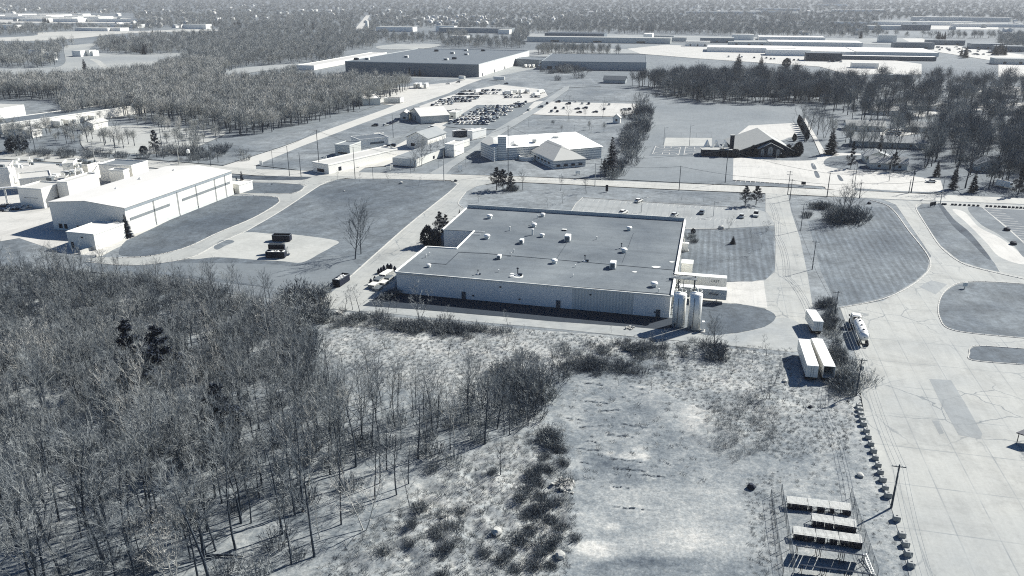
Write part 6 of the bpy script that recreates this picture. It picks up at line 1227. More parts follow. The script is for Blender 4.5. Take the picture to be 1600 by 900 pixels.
def tree(pr, x, y, h, label, group, name='bare_tree', cat='tree', wide=1.0, rz=None, z=None):
    t = empty(name, (x, y, (GZ(x, y) if 80 < y < 225 and -150 < x < 91 else 0)-.05 if z is None else z), label, cat, group, R.uniform(0, 6.28) if rz is None else rz); s_ = h/10; t.scale = (s_*wide, s_*wide, s_)
    if name == 'bare_tree' and h < 30: t.rotation_euler[0] = R.uniform(-.06, .06); t.rotation_euler[1] = R.uniform(-.06, .06)
    for nm, me in zip(('trunk', 'crown'), pr): o = bpy.data.objects.new(nm, me); S.collection.objects.link(o); o.parent = t
    return t
def jitter(poly, sp_, extra=None):
    W = [G(*p) for p in poly]; x0, x1 = min(p[0] for p in W), max(p[0] for p in W); y0, y1 = min(p[1] for p in W), max(p[1] for p in W)
    gx, gy = np.meshgrid(np.arange(x0, x1, sp_), np.arange(y0, y1, sp_)); gx = gx+NR.uniform(-.48, .48, gx.shape)*sp_; gy = gy+NR.uniform(-.48, .48, gy.shape)*sp_
    gx, gy = gx.ravel(), gy.ravel(); px, py = proj(gx, gy); m = inpoly(px, py, poly); return gx[m], gy[m]
def visible(x, y, h=15, mg=40): 
    a = proj(x, y, 0); b = proj(x, y, h); return (a[0] > -mg) & (a[0] < 1600+mg) & (b[1] < 900+mg) & (y > 0)
# scatter of instances over points, for what nobody could count
def coll(name, meshes):
    c = bpy.data.collections.new(name)
    for i, m in enumerate(meshes): o = bpy.data.objects.new('%s_%02d' % (name, i), m); c.objects.link(o)
    return c
def scatter(name, P, scl, rot, idx, col, label, cat, sz=None):
    me = bpy.data.meshes.new(name); me.from_pydata([tuple(p) for p in P], [], [])
    for nm, ty, ar in (('scl', 'FLOAT_VECTOR', sz), ('rot', 'FLOAT', rot), ('idx', 'INT', idx)):
        a = me.attributes.new(nm, ty, 'POINT')
        if nm == 'scl': a.data.foreach_set('vector', np.asarray(ar if ar is not None else np.repeat(np.asarray(scl)[:, None], 3, 1), float).ravel())
        else: a.data.foreach_set('value', np.asarray(ar))
    o = bpy.data.objects.new(name, me); S.collection.objects.link(o); tag(o, label, cat, kind='stuff')
    ng = bpy.data.node_groups.new(name, 'GeometryNodeTree'); ng.interface.new_socket('Geometry', in_out='INPUT', socket_type='NodeSocketGeometry'); ng.interface.new_socket('Geometry', in_out='OUTPUT', socket_type='NodeSocketGeometry')
    gi, go = ng.nodes.new('NodeGroupInput'), ng.nodes.new('NodeGroupOutput'); ip = ng.nodes.new('GeometryNodeInstanceOnPoints'); ci = ng.nodes.new('GeometryNodeCollectionInfo')
    ci.inputs[0].default_value = col; ci.inputs[1].default_value = True; ci.inputs[2].default_value = True
    def at(nm, ty): q = ng.nodes.new('GeometryNodeInputNamedAttribute'); q.data_type = ty; q.inputs[0].default_value = nm; return [s_ for s_ in q.outputs if s_.enabled][0]
    cb = ng.nodes.new('ShaderNodeCombineXYZ'); L = ng.links.new
    L(gi.outputs[0], ip.inputs['Points']); L(ci.outputs[0], ip.inputs['Instance']); ip.inputs['Pick Instance'].default_value = True
    L(at('idx', 'INT'), ip.inputs['Instance Index']); L(at('rot', 'FLOAT'), cb.inputs[2]); L(cb.outputs[0], ip.inputs['Rotation']); L(at('scl', 'FLOAT_VECTOR'), ip.inputs['Scale']); L(ip.outputs[0], go.inputs[0])
    md = o.modifiers.new('scatter', 'NODES'); md.node_group = ng; return o
def scat(name, xs, ys, h0, h1, col, n, label, cat, z=None, wide=None):
    k = len(xs); s_ = NR.uniform(h0, h1, k); z = z if z is not None else np.zeros(k); sz = np.stack([s_*(wide or 1)*NR.uniform(.85, 1.15, k)]*2+[s_], 1)
    return scatter(name, np.stack([xs, ys, z], 1), s_, NR.uniform(0, 6.28, k), NR.integers(0, n, k), col, label, cat, sz)
def zz(xs, ys): return np.array([GZ(a, b)-.03 if 80 < b < 225 and -150 < a < 91 else 0 for a, b in zip(xs, ys)])

# ------------------------------------------------------------------ the near wood (left)
WOODP = [(-500, 408), (60, 420), (150, 432), (300, 446), (410, 470), (452, 500), (470, 560), (540, 610), (640, 632), (760, 622), (838, 610), (858, 628), (838, 668), (770, 690), (690, 735), (600, 790), (545, 840), (480, 890), (330, 935), (60, 990), (-600, 1100)]
wx, wy = jitter(WOODP, 4.6); m = visible(wx, wy, 14, 50); wx, wy = wx[m], wy[m]; ppx, ppy = proj(wx, wy)
hh = np.interp(ppy, [410, 470, 560, 650, 760, 900], [8, 8.5, 11, 14, 17, 18.5])*NR.uniform(.62, 1.12, len(wx)); hh = np.where(ppx > 600, hh*.85, hh)
keep = NR.random(len(wx)) > np.where(ppy > 760, .32, np.where(ppx > 520, .12, .12)); wx, wy, hh, ppx, ppy = wx[keep], wy[keep], hh[keep], ppx[keep], ppy[keep]
sizepx = hh/np.hypot(np.hypot(wx, wy), CAMH); order = np.argsort(-sizepx); NIND = 235
LMK = [(50, 602, 'the white many-stemmed tree'), (212, 604, 'the left black pine'), (258, 622, 'the right black pine'), (352, 722, 'the lower black pine'), (104, 474, 'the dark wide-limbed tree'), (165, 818, 'the dark hollow at bottom left'), (318, 872, 'the fallen log'), (570, 828, 'the white-barked spreading tree'), (500, 842, 'the thin white-barked tree'), (468, 550, 'the tangled meadow thicket'),
       (455, 500, 'the pale drive end'), (187, 432, 'the small white tree'), (640, 700, 'the edge of the pale mounds'), (820, 620, 'the brush by the cleared pad'), (430, 640, 'the open middle of the wood'), (60, 740, 'the lower left photo edge'), (680, 640, 'the far edge of the dry meadow'), (420, 780, 'the gap above the white trees'), (20, 880, 'the bottom left corner'), (330, 520, 'the upper middle of the wood')]
ORD = {}
def ordinal(lm, rel):
    n = ORD[lm, rel] = ORD.get((lm, rel), 0)+1
    return ('nearest ', 'second nearest ', 'third nearest ', 'fourth nearest ', 'fifth nearest ', 'sixth nearest ', 'seventh nearest ', 'eighth nearest ', 'ninth nearest ', 'tenth nearest ', 'eleventh nearest ', 'twelfth nearest ')[n-1] if n <= 12 else 'farther off, '
def lmd(k): return min(math.hypot(ppx[k]-q[0], (ppy[k]-q[1])*1.3) for q in LMK)
for k in sorted(order[:NIND], key=lmd):
    x, y, h = wx[k], wy[k], hh[k]; px, py = ppx[k], ppy[k]
    where = ('at the bottom left, trunk rising from open leafy ground' if py > 760 and px < 330 else 'at the front edge of the near wood beside the pale mounds' if py > 690 and px >= 330 else 'on the thin right-hand tongue of the near wood' if px > 560 else 'in the dense middle of the near wood')
    pale = R.random() < .06; lm = min(LMK, key=lambda q: (q[0]-px)**2+((q[1]-py)*1.3)**2); dx_, dy_ = px-lm[0], py-lm[1]
    rel = 'beside' if math.hypot(dx_, dy_) < 22 else ('left of' if dx_ < 0 else 'right of') if abs(dx_) > abs(dy_)*1.2 else ('behind' if dy_ < 0 else 'in front of'); sz_ = 'tall' if h > 15 else 'slim' if h < 10.5 else 'middling'
    tree((PALE if pale else NEAR)[R.randrange(3 if pale else 10)], x, y, h, sz_+(' pale' if pale else ' grey')+' leafless tree, '+ordinal(lm, rel)+rel+' '+lm[2], 'leafless trees '+where, wide=R.uniform(.85, 1.25))
rest = order[NIND:]
NC = coll('wood_tree', [t_ for pr in NEAR for t_ in ()] or [])
def joined(pr, name):
    a, c = pr; bm = bmesh.new(); bm.from_mesh(a); n0 = len(bm.faces); bm.from_mesh(c); bm.faces.ensure_lookup_table()
    for f in bm.faces[n0:]: f.material_index = 1
    me = bpy.data.meshes.new(name); bm.to_mesh(me); bm.free(); me.materials.append(a.materials[0]); me.materials.append(c.materials[0]); return me
JN = [joined(p, 'wood_tree') for p in NEAR+PALE[:1]]; JB = [joined(p, 'broad_tree') for p in BROAD]; CN, CB = coll('wood_trees', JN), coll('broad_trees', JB)
scatter('wood_trees', np.stack([wx[rest], wy[rest], zz(wx[rest], wy[rest])], 1), None, NR.uniform(0, 6.28, len(rest)), NR.integers(0, len(JN), len(rest)), CN, 'rest of the leafless trees in the back of the near wood', 'trees', np.stack([hh[rest]/10*NR.uniform(.9, 1.3, len(rest))]*2+[hh[rest]/10], 1))
# single trees that stand out
def T1(pr, px, py, top, label, group=None, *a, **kw): x, y = G(px, py); return tree(pr, x, y, hgt(px, py, top)*1.0, label, group, *a, **kw)
T1(BROAD[1], 555, 405, 334, 'tall bare tree alone on the central lawn, the left and nearer of two', wide=.95); T1(BROAD[3], 564, 397, 337, 'tall bare tree on the central lawn, right and just behind its twin', wide=.85)
T1(PALE[1], 50, 602, 520, 'white-barked many-stemmed tree near the left edge of the wood', wide=1.2); T1(PALE[2], 570, 828, 742, 'white-barked spreading tree at the front edge of the wood, middle', wide=1.3); T1(PALE[0], 500, 842, 780, 'thin white-barked tree left of the spreading one', wide=1.1); T1(BROAD[0], 104, 474, 398, 'dark wide-limbed bare tree at the top left of the near wood'); T1(PALE[0], 187, 432, 405, 'small white-barked tree beside the loop road')
T1(NEAR[1], 165, 818, 690, 'thick-trunked forked tree rising beside the dark hollow, bottom left', wide=1.3); T1(NEAR[5], 145, 856, 700, 'tall dark-trunked tree at the bottom left with a long shadow', wide=1.2); T1(NEAR[2], 236, 836, 690, 'tall bare tree right of the dark hollow, bottom left', wide=1.2); T1(NEAR[8], 318, 872, 740, 'tall bare tree nearest the fallen log at the bottom', wide=1.4)
T1(NEAR[4], 782, 747, 690, 'thin leafless tree alone on the pale mounds'); T1(SAP[2], 640, 792, 725, 'slender sapling on the edge of the pale mounds')
SL = [(539, 487, 452), (551, 484, 452), (562, 487, 446), (590, 487, 455), (599, 492, 460), (606, 494, 462), (620, 488, 468), (656, 498, 450), (700, 498, 476), (793, 508, 485), (817, 520, 508), (864, 560, 528), (803, 535, 520), (956, 520, 509), (1034, 543, 515), (1018, 533, 520), (1101, 541, 505), (1175, 568, 545), (967, 602, 583), (1208, 604, 575), (1190, 612, 590), (1150, 540, 526), (745, 540, 520), (760, 552, 535), (880, 690, 660), (1246, 606, 590), (1070, 590, 570), (1140, 590, 568), (920, 560, 540), (700, 560, 530), (680, 590, 560)]
for i, (px, py, ty) in enumerate(SL): T1(SAP[i % 4], px, py, ty, 'thin leafless sapling '+('beside the service drive below the long grey wall' if py < 512 and px < 830 else 'on the rough ground in front of the silos' if px > 930 else 'in the dry meadow below the factory'), 'thin saplings '+('beside the service drive' if py < 512 and px < 830 else 'in front of the silos' if px > 930 else 'in the dry meadow'), 'sapling', wide=1.5)
T1(BROAD[2], 1117, 550, 502, 'forked bare tree standing in a dark thicket below the right silo', wide=.8); T1(BROAD[3], 1322, 347, 296, 'bare tree with a spreading dark crown in the thicket on the striped lawn', wide=1.2); T1(BROAD[1], 1312, 346, 305, 'second bare tree in the thicket on the striped lawn', wide=1.2)
for i in range(26):
    px = R.uniform(520, 1230); py = R.uniform(530, 575) if px < 860 else R.uniform(545, 580) if px < 1000 else R.uniform(545, 625); T1(SAP[i % 4], px, py, py-R.uniform(16, 32), 'small leafless sapling scattered over the scrubland in front of the factory', 'saplings scattered over the scrubland', 'sapling', wide=1.5)
for px, py, ty, lab in ((876, 298, 276, 'left bare roadside tree between the school and the factory'), (916, 302, 279, 'right bare roadside tree between the school and the factory'), (879, 317, 300, 'small bare tree above the left corner of the factory lot'), (856, 325, 310, 'small bare tree left of the factory lot'), (817, 297, 270, 'bare roadside tree right of the three evergreens'), (748, 316, 299, 'small bare tree right of the west drive'), (607, 286, 270, 'bare sapling on the roadside of the central lawn'), (562, 284, 270, 'leftmost bare sapling on the central lawn roadside'), (654, 291, 276, 'bare sapling near the middle of the central lawn roadside'), (527, 281, 267, 'bare sapling at the lawn tip by the junction'),
                        (647, 267, 235, 'bare tree at the front corner of the shingled shop'), (659, 259, 220, 'tall bare tree before the shingled shop'), (673, 251, 225, 'bare tree halfway along the shingled shop'), (683, 245, 222, 'bare tree beside the far half of the shingled shop'), (694, 239, 215, 'bare tree at the far corner of the shingled shop'), (1174, 371, 358, 'small bare tree on the back edge of the mown lawn'), (1190, 389, 376, 'small bare tree in the right part of the mown lawn'), (1171, 400, 388, 'small bare tree near the middle of the mown lawn'), (1140, 405, 393, 'small bare tree in the left part of the mown lawn'), (1197, 362, 345, 'small bare tree on the lot corner by the drive'), (1139, 357, 340, 'thin bare tree at the lot kerb'), (1064, 315, 306, 'small shrubby tree on the verge left of centre in the lot'), (1099, 316, 308, 'small shrubby tree on the verge right of centre in the lot'),
                        (889, 187, 165, 'bare tree left of the school lot edge'), (914, 186, 172, 'bare tree at the near edge of the school lot'), (942, 184, 162, 'bare tree at the right part of the school lot edge'), (996, 178, 148, 'taller bare tree at the top of the hedge'), (1258, 222, 165, 'tall bare tree beside the row of round evergreens'), (1305, 262, 150, 'tall bare tree before the grey houses') if False else (1277, 211, 170, 'round-crowned bare tree right of the round evergreens'), (1288, 216, 180, 'bare tree just right of the round-crowned one'), (1352, 248, 190, 'tall vase-shaped bare tree before the long low house'), (1380, 262, 210, 'bare tree in front of the low garage'), (1397, 262, 205, 'bare tree right of the garage'), (1508, 294, 215, 'huge double-stemmed bare tree between the spruces'), (1445, 262, 190, 'wide bare tree right of the grey houses'),
                        (35, 240, 190, 'thin bare tree by the road at the far left'), (137, 222, 186, 'leaning bare tree before the trailer yard, upper left'), (70, 251, 228, 'small bare tree between road and plant'), (18, 238, 215, 'small bare tree at the far left road edge'), (300, 250, 215, 'bare tree right of the tall spruce'), (165, 225, 197, 'round bare tree on the pale meadow edge'), (186, 227, 198, 'second round bare tree on the pale meadow edge'), (131, 256, 243, 'tiny bare tree behind the plant blocks')):
    x, y = G(px, py); h = hgt(px, py, ty); pr = (BROAD if h > 11 else SAP if h < 6 else NEAR)[R.randrange(4)]; T1(pr, px, py, ty, lab, wide=1.0 if h > 11 else 1.4)
# conifers and evergreen shrubs
SPR = []
for i in range(3): T, C = spruce(500+i, 10, 2.6); SPR.append((T.mesh('trunk', BARK), C.mesh('crown', NEEDLE)))
PIN = []
for i in range(3): T, C = pine(520+i, 10, 2.8+.4*i, start=.25 if i else .08); PIN.append((T.mesh('trunk', BARK), C.mesh('crown', NEEDLE2 if i == 1 else NEEDLE)))
LFY = []
for i in range(3): T, C = leafy(540+i, 10, (4.2, 2.6, 5.5)[i], 1500, .9); LFY.append((T.mesh('stem', BARK), C.mesh('foliage', NEEDLE if i != 2 else NEEDLE2)))
for px, py, ty, k, wd, lab in ((200, 371, 335, 'S0', 1.0, 'spruce at the corner of the long warehouse, the bright right one'), (188, 374, 350, 'S1', 1.0, 'shorter dark spruce left of its neighbour at the warehouse annex'), (379.5, 295, 267, 'S2', .8, 'spruce at the far end of the long warehouse'), (394, 291, 281, 'S0', .9, 'small dark spruce right of the taller one at the warehouse end'), (371, 295, 277, 'P1', .6, 'soft pale evergreen left of the spruce at the warehouse end'),
                               (776, 297, 262, 'P1', 1.25, 'left evergreen of the three beside the west drive'), (786, 298, 265, 'P2', 1.25, 'middle evergreen of the three beside the west drive'), (798, 296, 268, 'P0', 1.25, 'right and smallest evergreen of the three beside the west drive'), (668, 384, 353, 'L0', .8, 'round dark evergreen left of the courtyard notch'), (688, 380, 332, 'P1', .9, 'tall dark pine beside the factory courtyard'), (697, 372, 336, 'P2', .8, 'second dark pine beside the factory courtyard'), (718, 337, 327, 'S1', .9, 'little spruce at the back left corner of the factory'), (680, 386, 358, 'L2', .6, 'bushy evergreen between the two by the courtyard'),
                               (1164, 322, 291, 'P1', 1.25, 'left pine of the pair at the end of the factory lot'), (1181, 320, 291, 'P2', 1.25, 'right pine of the pair at the end of the factory lot'), (1145, 381, 369, 'S0', 1.7, 'dark bushy little spruce on the mown lawn'), (1083, 364, 357, 'L0', 1.2, 'round dark shrub at the factory end of the mown lawn'), (1298, 241, 200, 'S1', 1.2, 'big dark spruce above the church drive'), (1329, 263, 221, 'P0', .7, 'loose dark pine above the striped lot'), (1325, 214, 192, 'S2', .5, 'thin dark cypress beside the white-edged house'),
                               (955, 272, 214, 'S0', .9, 'tall evergreen inside the bare hedge beside the school'), (944, 272, 250, 'P1', 1.2, 'low evergreen at the foot of the hedge'), (1463, 275, 250, 'S1', 1.1, 'dark spruce left of the big forked tree'), (1489, 295, 257, 'S2', .9, 'tall black spruce at the road edge, right'), (1520, 300, 268, 'S0', 1.0, 'black spruce right of the big forked tree'), (1551, 290, 245, 'P2', .8, 'dark pine beside the camper'), (1590, 305, 260, 'P0', .9, 'dark pine at the right edge of the photo'), (1396, 268, 238, 'P1', 1.0, 'dark evergreen before the low garage'),
                               (245, 245, 204, 'P2', .8, 'tall dark spruce on the pale meadow edge beside the leaning pole'), (225, 241, 228, 'L2', .9, 'dark round bush left of the tall spruce'), (212, 604, 503, 'P0', 1.25, 'black pine in the middle of the near wood, left of two'), (258, 622, 514, 'P2', 1.1, 'black pine in the near wood, right of the other'), (352, 722, 604, 'P1', 1.1, 'tall black pine among the trunks of the near wood'), (28, 237, 212, 'L2', 1.2, 'dark spreading bush by the road at the far left'), (1375, 232, 205, 'S0', .7, 'narrow spruce behind the house in the trees'), (1437, 168, 150, 'S1', .9, 'spruce deep in the trees right of the clearing'),
                               (1153, 108, 84, 'S0', 1.6, 'black pointed spruce above the dense wood, before the white stores'), (1188, 110, 88, 'S2', 1.4, 'second black spruce above the dense wood'), (1228, 104, 91, 'L0', 1.2, 'dark evergreen crown at the right of the dense wood'), (1345, 60, 48, 'S1', 1.4, 'dark spruce beside the distant stores'), (600, 520, 505, 'L2', .9, 'dark shrub on the meadow') if False else (133, 111, 92, 'S0', 1.2, 'dark spruce at the bend of the white lane, upper left')):
    pr = {'S': SPR, 'P': PIN, 'L': LFY}[k[0]][int(k[1])]; T1(pr, px, py, ty, lab, name={'S': 'spruce_tree', 'P': 'pine_tree', 'L': 'evergreen_shrub'}[k[0]], cat={'S': 'spruce', 'P': 'pine', 'L': 'shrub'}[k[0]], wide=wd)
for i in range(9):
    px, py = 1248+i*1.6, 194+i*3.0; x, y = G(px, py); tree(LFY[1], x, y, 6.2, 'round-topped dark evergreen in the row beside the church, %s' % ('far end' if i < 3 else 'middle' if i < 6 else 'near end'), 'round-topped evergreens in a row by the church', 'evergreen_shrub', 'shrub', .75)
T1(LFY[1], 1241, 220, 209, 'dark rounded evergreen standing alone left of the clipped row', name='evergreen_shrub', cat='shrub', wide=1.1)
for i, (px, py, ty, k, wd) in enumerate([(1128, 244, 232, 2, 1.2), (1140, 245, 235, 0, 1.2), (1149, 245, 233, 2, 1), (1175, 244, 227, 1, 1), (1168, 245, 238, 0, 1.5), (1230, 243, 226, 1, 1.2), (1238, 244, 230, 0, 1), (1246, 243, 222, 1, 1.3), (1224, 246, 240, 0, 1.6)]): T1(LFY[k], px, py, ty, 'dark clipped shrub against the %s of the church front' % ('left' if px < 1180 else 'right'), 'dark shrubs against the %s of the church front' % ('left' if px < 1180 else 'right'), 'evergreen_shrub', 'shrub', wd)
# distant evergreen clumps
for i, (px, py, n) in enumerate([(185, 78, 9), (215, 80, 6), (230, 83, 6), (245, 58, 4), (305, 60, 8), (325, 60, 8), (375, 44, 8), (340, 40, 6), (110, 24, 5), (145, 18, 5), (480, 46, 5), (580, 20, 3), (650, 22, 3), (1230, 30, 6), (1300, 50, 4), (1470, 62, 5), (1560, 85, 8), (70, 36, 5), (275, 18, 5), (1010, 48, 6), (950, 20, 4), (1090, 38, 4), (1510, 90, 4)]):
    for j in range(n): x, y = G(px+R.gauss(0, 6), py+R.gauss(0, 1.0)); tree(SPR[R.randrange(3)], x, y, R.uniform(11, 16), 'dark evergreen in a far clump above the bare woods, %s' % ('upper left' if px < 420 else 'top middle' if px < 1050 else 'upper right'), 'far dark evergreens, %s' % ('upper left' if px < 420 else 'top middle' if px < 1050 else 'upper right'), 'spruce_tree', 'spruce', R.uniform(.8, 1.3), z=0)
for px, ty in ((640, 104), (656, 106), (728, 108), (648, 110)): T1(SPR[px % 3], px, 119, ty, 'small dark spruce against the front of the huge grey warehouse', 'spruces before the distant warehouse', 'spruce_tree', 'spruce', 1)
# ------------------------------------------------------------------ brush, thickets, weeds
BR = coll('brush', [brush(600+i, 1.0, .9).mesh('brush', (TWIGK, TWIG, TWIGD)[i % 3]) for i in range(5)]); BRP = coll('pale_brush', [brush(620+i, 1.0, .9, 60, 4).mesh('brush', TWIG if i % 2 else TWIGP) for i in range(3)])
def patch(px, py, rx, ry, n):
    n = max(4, int(n*.9)); a = NR.uniform(0, 6.28, n); q = np.abs(NR.normal(0, .75, n)); P = [G(px+rx*q_*math.cos(a_), py+ry*q_*math.sin(a_)) for a_, q_ in zip(a, q)]; P = np.array(P); return P[:, 0], P[:, 1]
for k, (px, py, rx, ry, n, h0, h1, lab) in enumerate([(475, 470, 26, 12, 26, 3, 5, 'dark thicket at the lower end of the pale drive'), (455, 505, 18, 18, 24, 3, 5, 'dark thicket on the right edge of the near wood'), (468, 550, 16, 26, 40, 2.5, 4.5, 'dark tangled thicket along the hollow beside the dry meadow'), (500, 498, 14, 10, 14, 2, 3.5, 'bushy clump on the slope below the drive'), (560, 500, 50, 12, 60, 1, 2.2, 'scrubby bushes below the service drive'), (640, 512, 50, 9, 56, 1.2, 2.5, 'dark bushes with long shadows in the meadow'), (715, 516, 60, 9, 56, 1.2, 2.6, 'second group of dark bushes in the meadow'),
    (606, 462, 8, 8, 9, 1.5, 2.6, 'brush pile against the factory corner'), (1120, 553, 12, 7, 16, 1.6, 3, 'dark thicket below the right silo'), (930, 572, 70, 12, 90, 1, 2.2, 'low bushes along the top of the cleared pad'), (820, 605, 45, 22, 60, 2, 4, 'dense brush where the near wood meets the pad'), (1000, 548, 80, 14, 80, 1, 2.0, 'low scrub in front of the silos'), (1318, 602, 15, 24, 40, 1.6, 3.2, 'dense dark shrubs right of the twin trailers'), (1297, 505, 9, 24, 26, 1.2, 2.6, 'shrubs along the strip between drive and tanker truck'), (1310, 555, 9, 22, 24, 1.4, 2.8, 'shrubs between the trailers and the concrete yard'), (1296, 478, 12, 8, 12, 1.5, 2.6, 'bushes at the tip of the striped lawn'),
    (1318, 343, 22, 8, 26, 3, 5.5, 'dark thicket at the foot of the bare trees on the striped lawn'), (1262, 338, 8, 5, 8, 1.5, 2.5, 'small bush left of the lawn thicket'), (1286, 325, 16, 4, 14, 2, 3.5, 'bushes behind the lawn thicket'), (800, 297, 14, 3, 12, 1.5, 3, 'dark brush at the foot of the roadside evergreens'), (962, 264, 9, 12, 26, 3, 6, 'tall bare hedge between school and playing field, near end'), (984, 225, 6, 20, 44, 4, 7, 'tall bare hedge between school and playing field, middle'), (1004, 185, 4, 20, 50, 4, 8, 'tall bare hedge between school and playing field, far end'), (100, 242, 100, 5, 60, 1.5, 4, 'brush along the far side of the main road, left'), (300, 240, 60, 8, 60, 2, 5, 'brush around the tall spruce by the road'), (1060, 150, 60, 3, 26, 2, 4, 'brush along the near edge of the dense wood'),
    (1082, 372, 6, 9, 8, 1.2, 2.2, 'low bushes beside the factory end wall'), (860, 690, 20, 14, 10, 1.5, 3, 'bushes at the left edge of the cleared pad'), (840, 740, 26, 20, 5, .8, 1.8, 'dark brambles on the mounds'), (835, 800, 50, 40, 10, .8, 2, 'brambles and brush along the bottom of the mounds'), (690, 840, 60, 30, 30, .6, 1.6, 'scrub on the pale mounds'), (40, 205, 30, 8, 20, 3, 6, 'dark brush beside the white huts, far left'), (883, 112, 22, 6, 40, 4, 9, 'bushy mound of trees right of the big warehouse'), (1035, 820, 0.1, .1, 1, .1, .2, 'x')]):
    if lab == 'x': continue
    xs, ys = patch(px, py, rx, ry, n); scat('thicket', xs, ys, h0, h1, BR, 5, lab, 'thicket', zz(xs, ys), 1.1)
xs, ys = jitter([(1104, 640), (1130, 622), (1190, 618), (1215, 640), (1213, 680), (1180, 712), (1140, 724), (1112, 700), (1100, 665)], .75); q_ = np.array([GZ(a, b) for a, b in zip(xs, ys)]); k_ = NR.random(len(xs)) < .15+.75*np.sin(xs*.35+2*np.sin(ys*.25))**2; xs, ys = xs[k_]+NR.normal(0, .5, k_.sum()), ys[k_]+NR.normal(0, .5, k_.sum()); RE = coll('reeds', [tuft(700+i, 2.2, .3, 12, .014).mesh('reeds', TWIGK if i % 2 else TWIG) for i in range(4)]); scat('reed_bed', xs, ys, .7, 1.15, RE, 4, 'bed of tall brown reeds right of the cleared pad', 'reeds', zz(xs, ys))
xs, ys = jitter(WOODP, 2.6); m = visible(xs, ys, 5, 40); xs, ys = xs[m], ys[m]; pxx, pyy = proj(xs, ys); kk = NR.random(len(xs)) < np.where(pyy > 740, .07, np.where(pyy < 600, .55, .26)); xs, ys = xs[kk], ys[kk]; scat('undergrowth', xs, ys, 1.5, 4.2, BR, 5, 'grey brushy undergrowth of the near wood', 'undergrowth', zz(xs, ys), 1.0)
TU = coll('weeds', [tuft(720+i).mesh('weeds', WEED if i % 3 else WEEDD) for i in range(6)])
for P, sp_, h0, h1, lab in (([(485, 505), (560, 490), (700, 503), (860, 518), (1000, 530), (1240, 545), (1235, 600), (1340, 620), (1330, 700), (1215, 720), (1100, 640), (1000, 600), (900, 585), (860, 600), (730, 625), (600, 605), (520, 560)], 1.05, .35, .9, 'dry pale weeds of the meadow below the factory'), ([(545, 850), (640, 775), (760, 700), (860, 665), (880, 700), (905, 780), (885, 910), (480, 910)], 1.0, .45, 1.2, 'dry grass clumps on the pale mounds'), ([(1160, 745), (1220, 735), (1215, 900), (1170, 900)], 1.2, .4, .9, 'sparse weeds beside the rack enclosure'), ([(1215, 700), (1340, 650), (1390, 790), (1420, 900), (1375, 900), (1330, 775), (1225, 760)], 1.9, .3, .8, 'sparse weeds on the dirt beside the blocks')):
    xs, ys = jitter(P, sp_); scat('dry_weeds', xs, ys, h0, h1, TU, 6, lab, 'weeds', zz(xs, ys))
xs, ys = jitter([(870, 590), (1110, 640), (1110, 760), (900, 760), (880, 700)], 3.2); scat('dry_weeds', xs, ys, .3, .9, TU, 6, 'thin weeds in the cracks of the cleared pad', 'weeds', zz(xs, ys), 1.5)
BRK = coll('bramble', [brush(640+i, 1.0, 1.0, 46, 4, .014).mesh('bramble', TWIGK if i % 2 else TWIGD) for i in range(4)])
cx = [(848, 733), (858, 740), (835, 752), (842, 757), (826, 768), (870, 703), (880, 706), (833, 745), (878, 728), (853, 795), (862, 812), (876, 825), (845, 778), (838, 800), (820, 812), (812, 785), (868, 790), (900, 842), (828, 830), (858, 858), (870, 848), (845, 870), (816, 850), (800, 868), (835, 890), (860, 885), (805, 895), (780, 880), (755, 868), (700, 862), (690, 870), (720, 800), (655, 800), (645, 830), (600, 870), (640, 858), (770, 745), (690, 905), (880, 760), (850, 715)]
xs, ys = [], []
for px_, py_ in cx:
    a_, b_ = patch(px_, py_, 4.5, 3, 7); xs += list(a_); ys += list(b_)
xs, ys = np.array(xs), np.array(ys); scat('brambles', xs, ys, .7, 1.6, BRK, 4, 'dark bramble clumps dotted over the mounds', 'brambles', zz(xs, ys), 1.1)
xs, ys = [], []
for x0, y0, x1, y1 in CRL:
    n_ = int(math.dist(G(x0, y0), G(x1, y1))/.35)
    for k_ in range(n_):
        if NR.random() < .14: t_ = k_/n_; wx_, wy_ = G(x0+(x1-x0)*t_, y0+(y1-y0)*t_-1.3*math.sin((x0+(x1-x0)*t_)*.15+CRL.index((x0, y0, x1, y1)))); xs.append(wx_+NR.normal(0, .25)); ys.append(wy_+NR.normal(0, .25))
xs, ys = np.array(xs), np.array(ys); scat('crack_weeds', xs, ys, .12, .32, BRK, 4, 'dark weeds rooted along the cracks of the cleared pad', 'weeds', zz(xs, ys))
# fallen logs
for px, py, L, a, lab in ((352, 872, 6, -.75, 'fallen log lying at the bottom of the wood'), (165, 655, 7, .3, 'pale fallen branch in the wood')): x, y = G(px, py); tag(MB().tube([(-L/2, 0, .3), (0, .2, .4), (L/2, 0, .25)], [.22, .2, .1], 8).build('fallen_log', BARKP if 'pale' in lab else BARK, loc=(x, y, max(0, GZ(x, y)))), lab, 'log'); bpy.context.scene.objects[-1].rotation_euler = (0, 0, a) if False else (0, 0, 0)
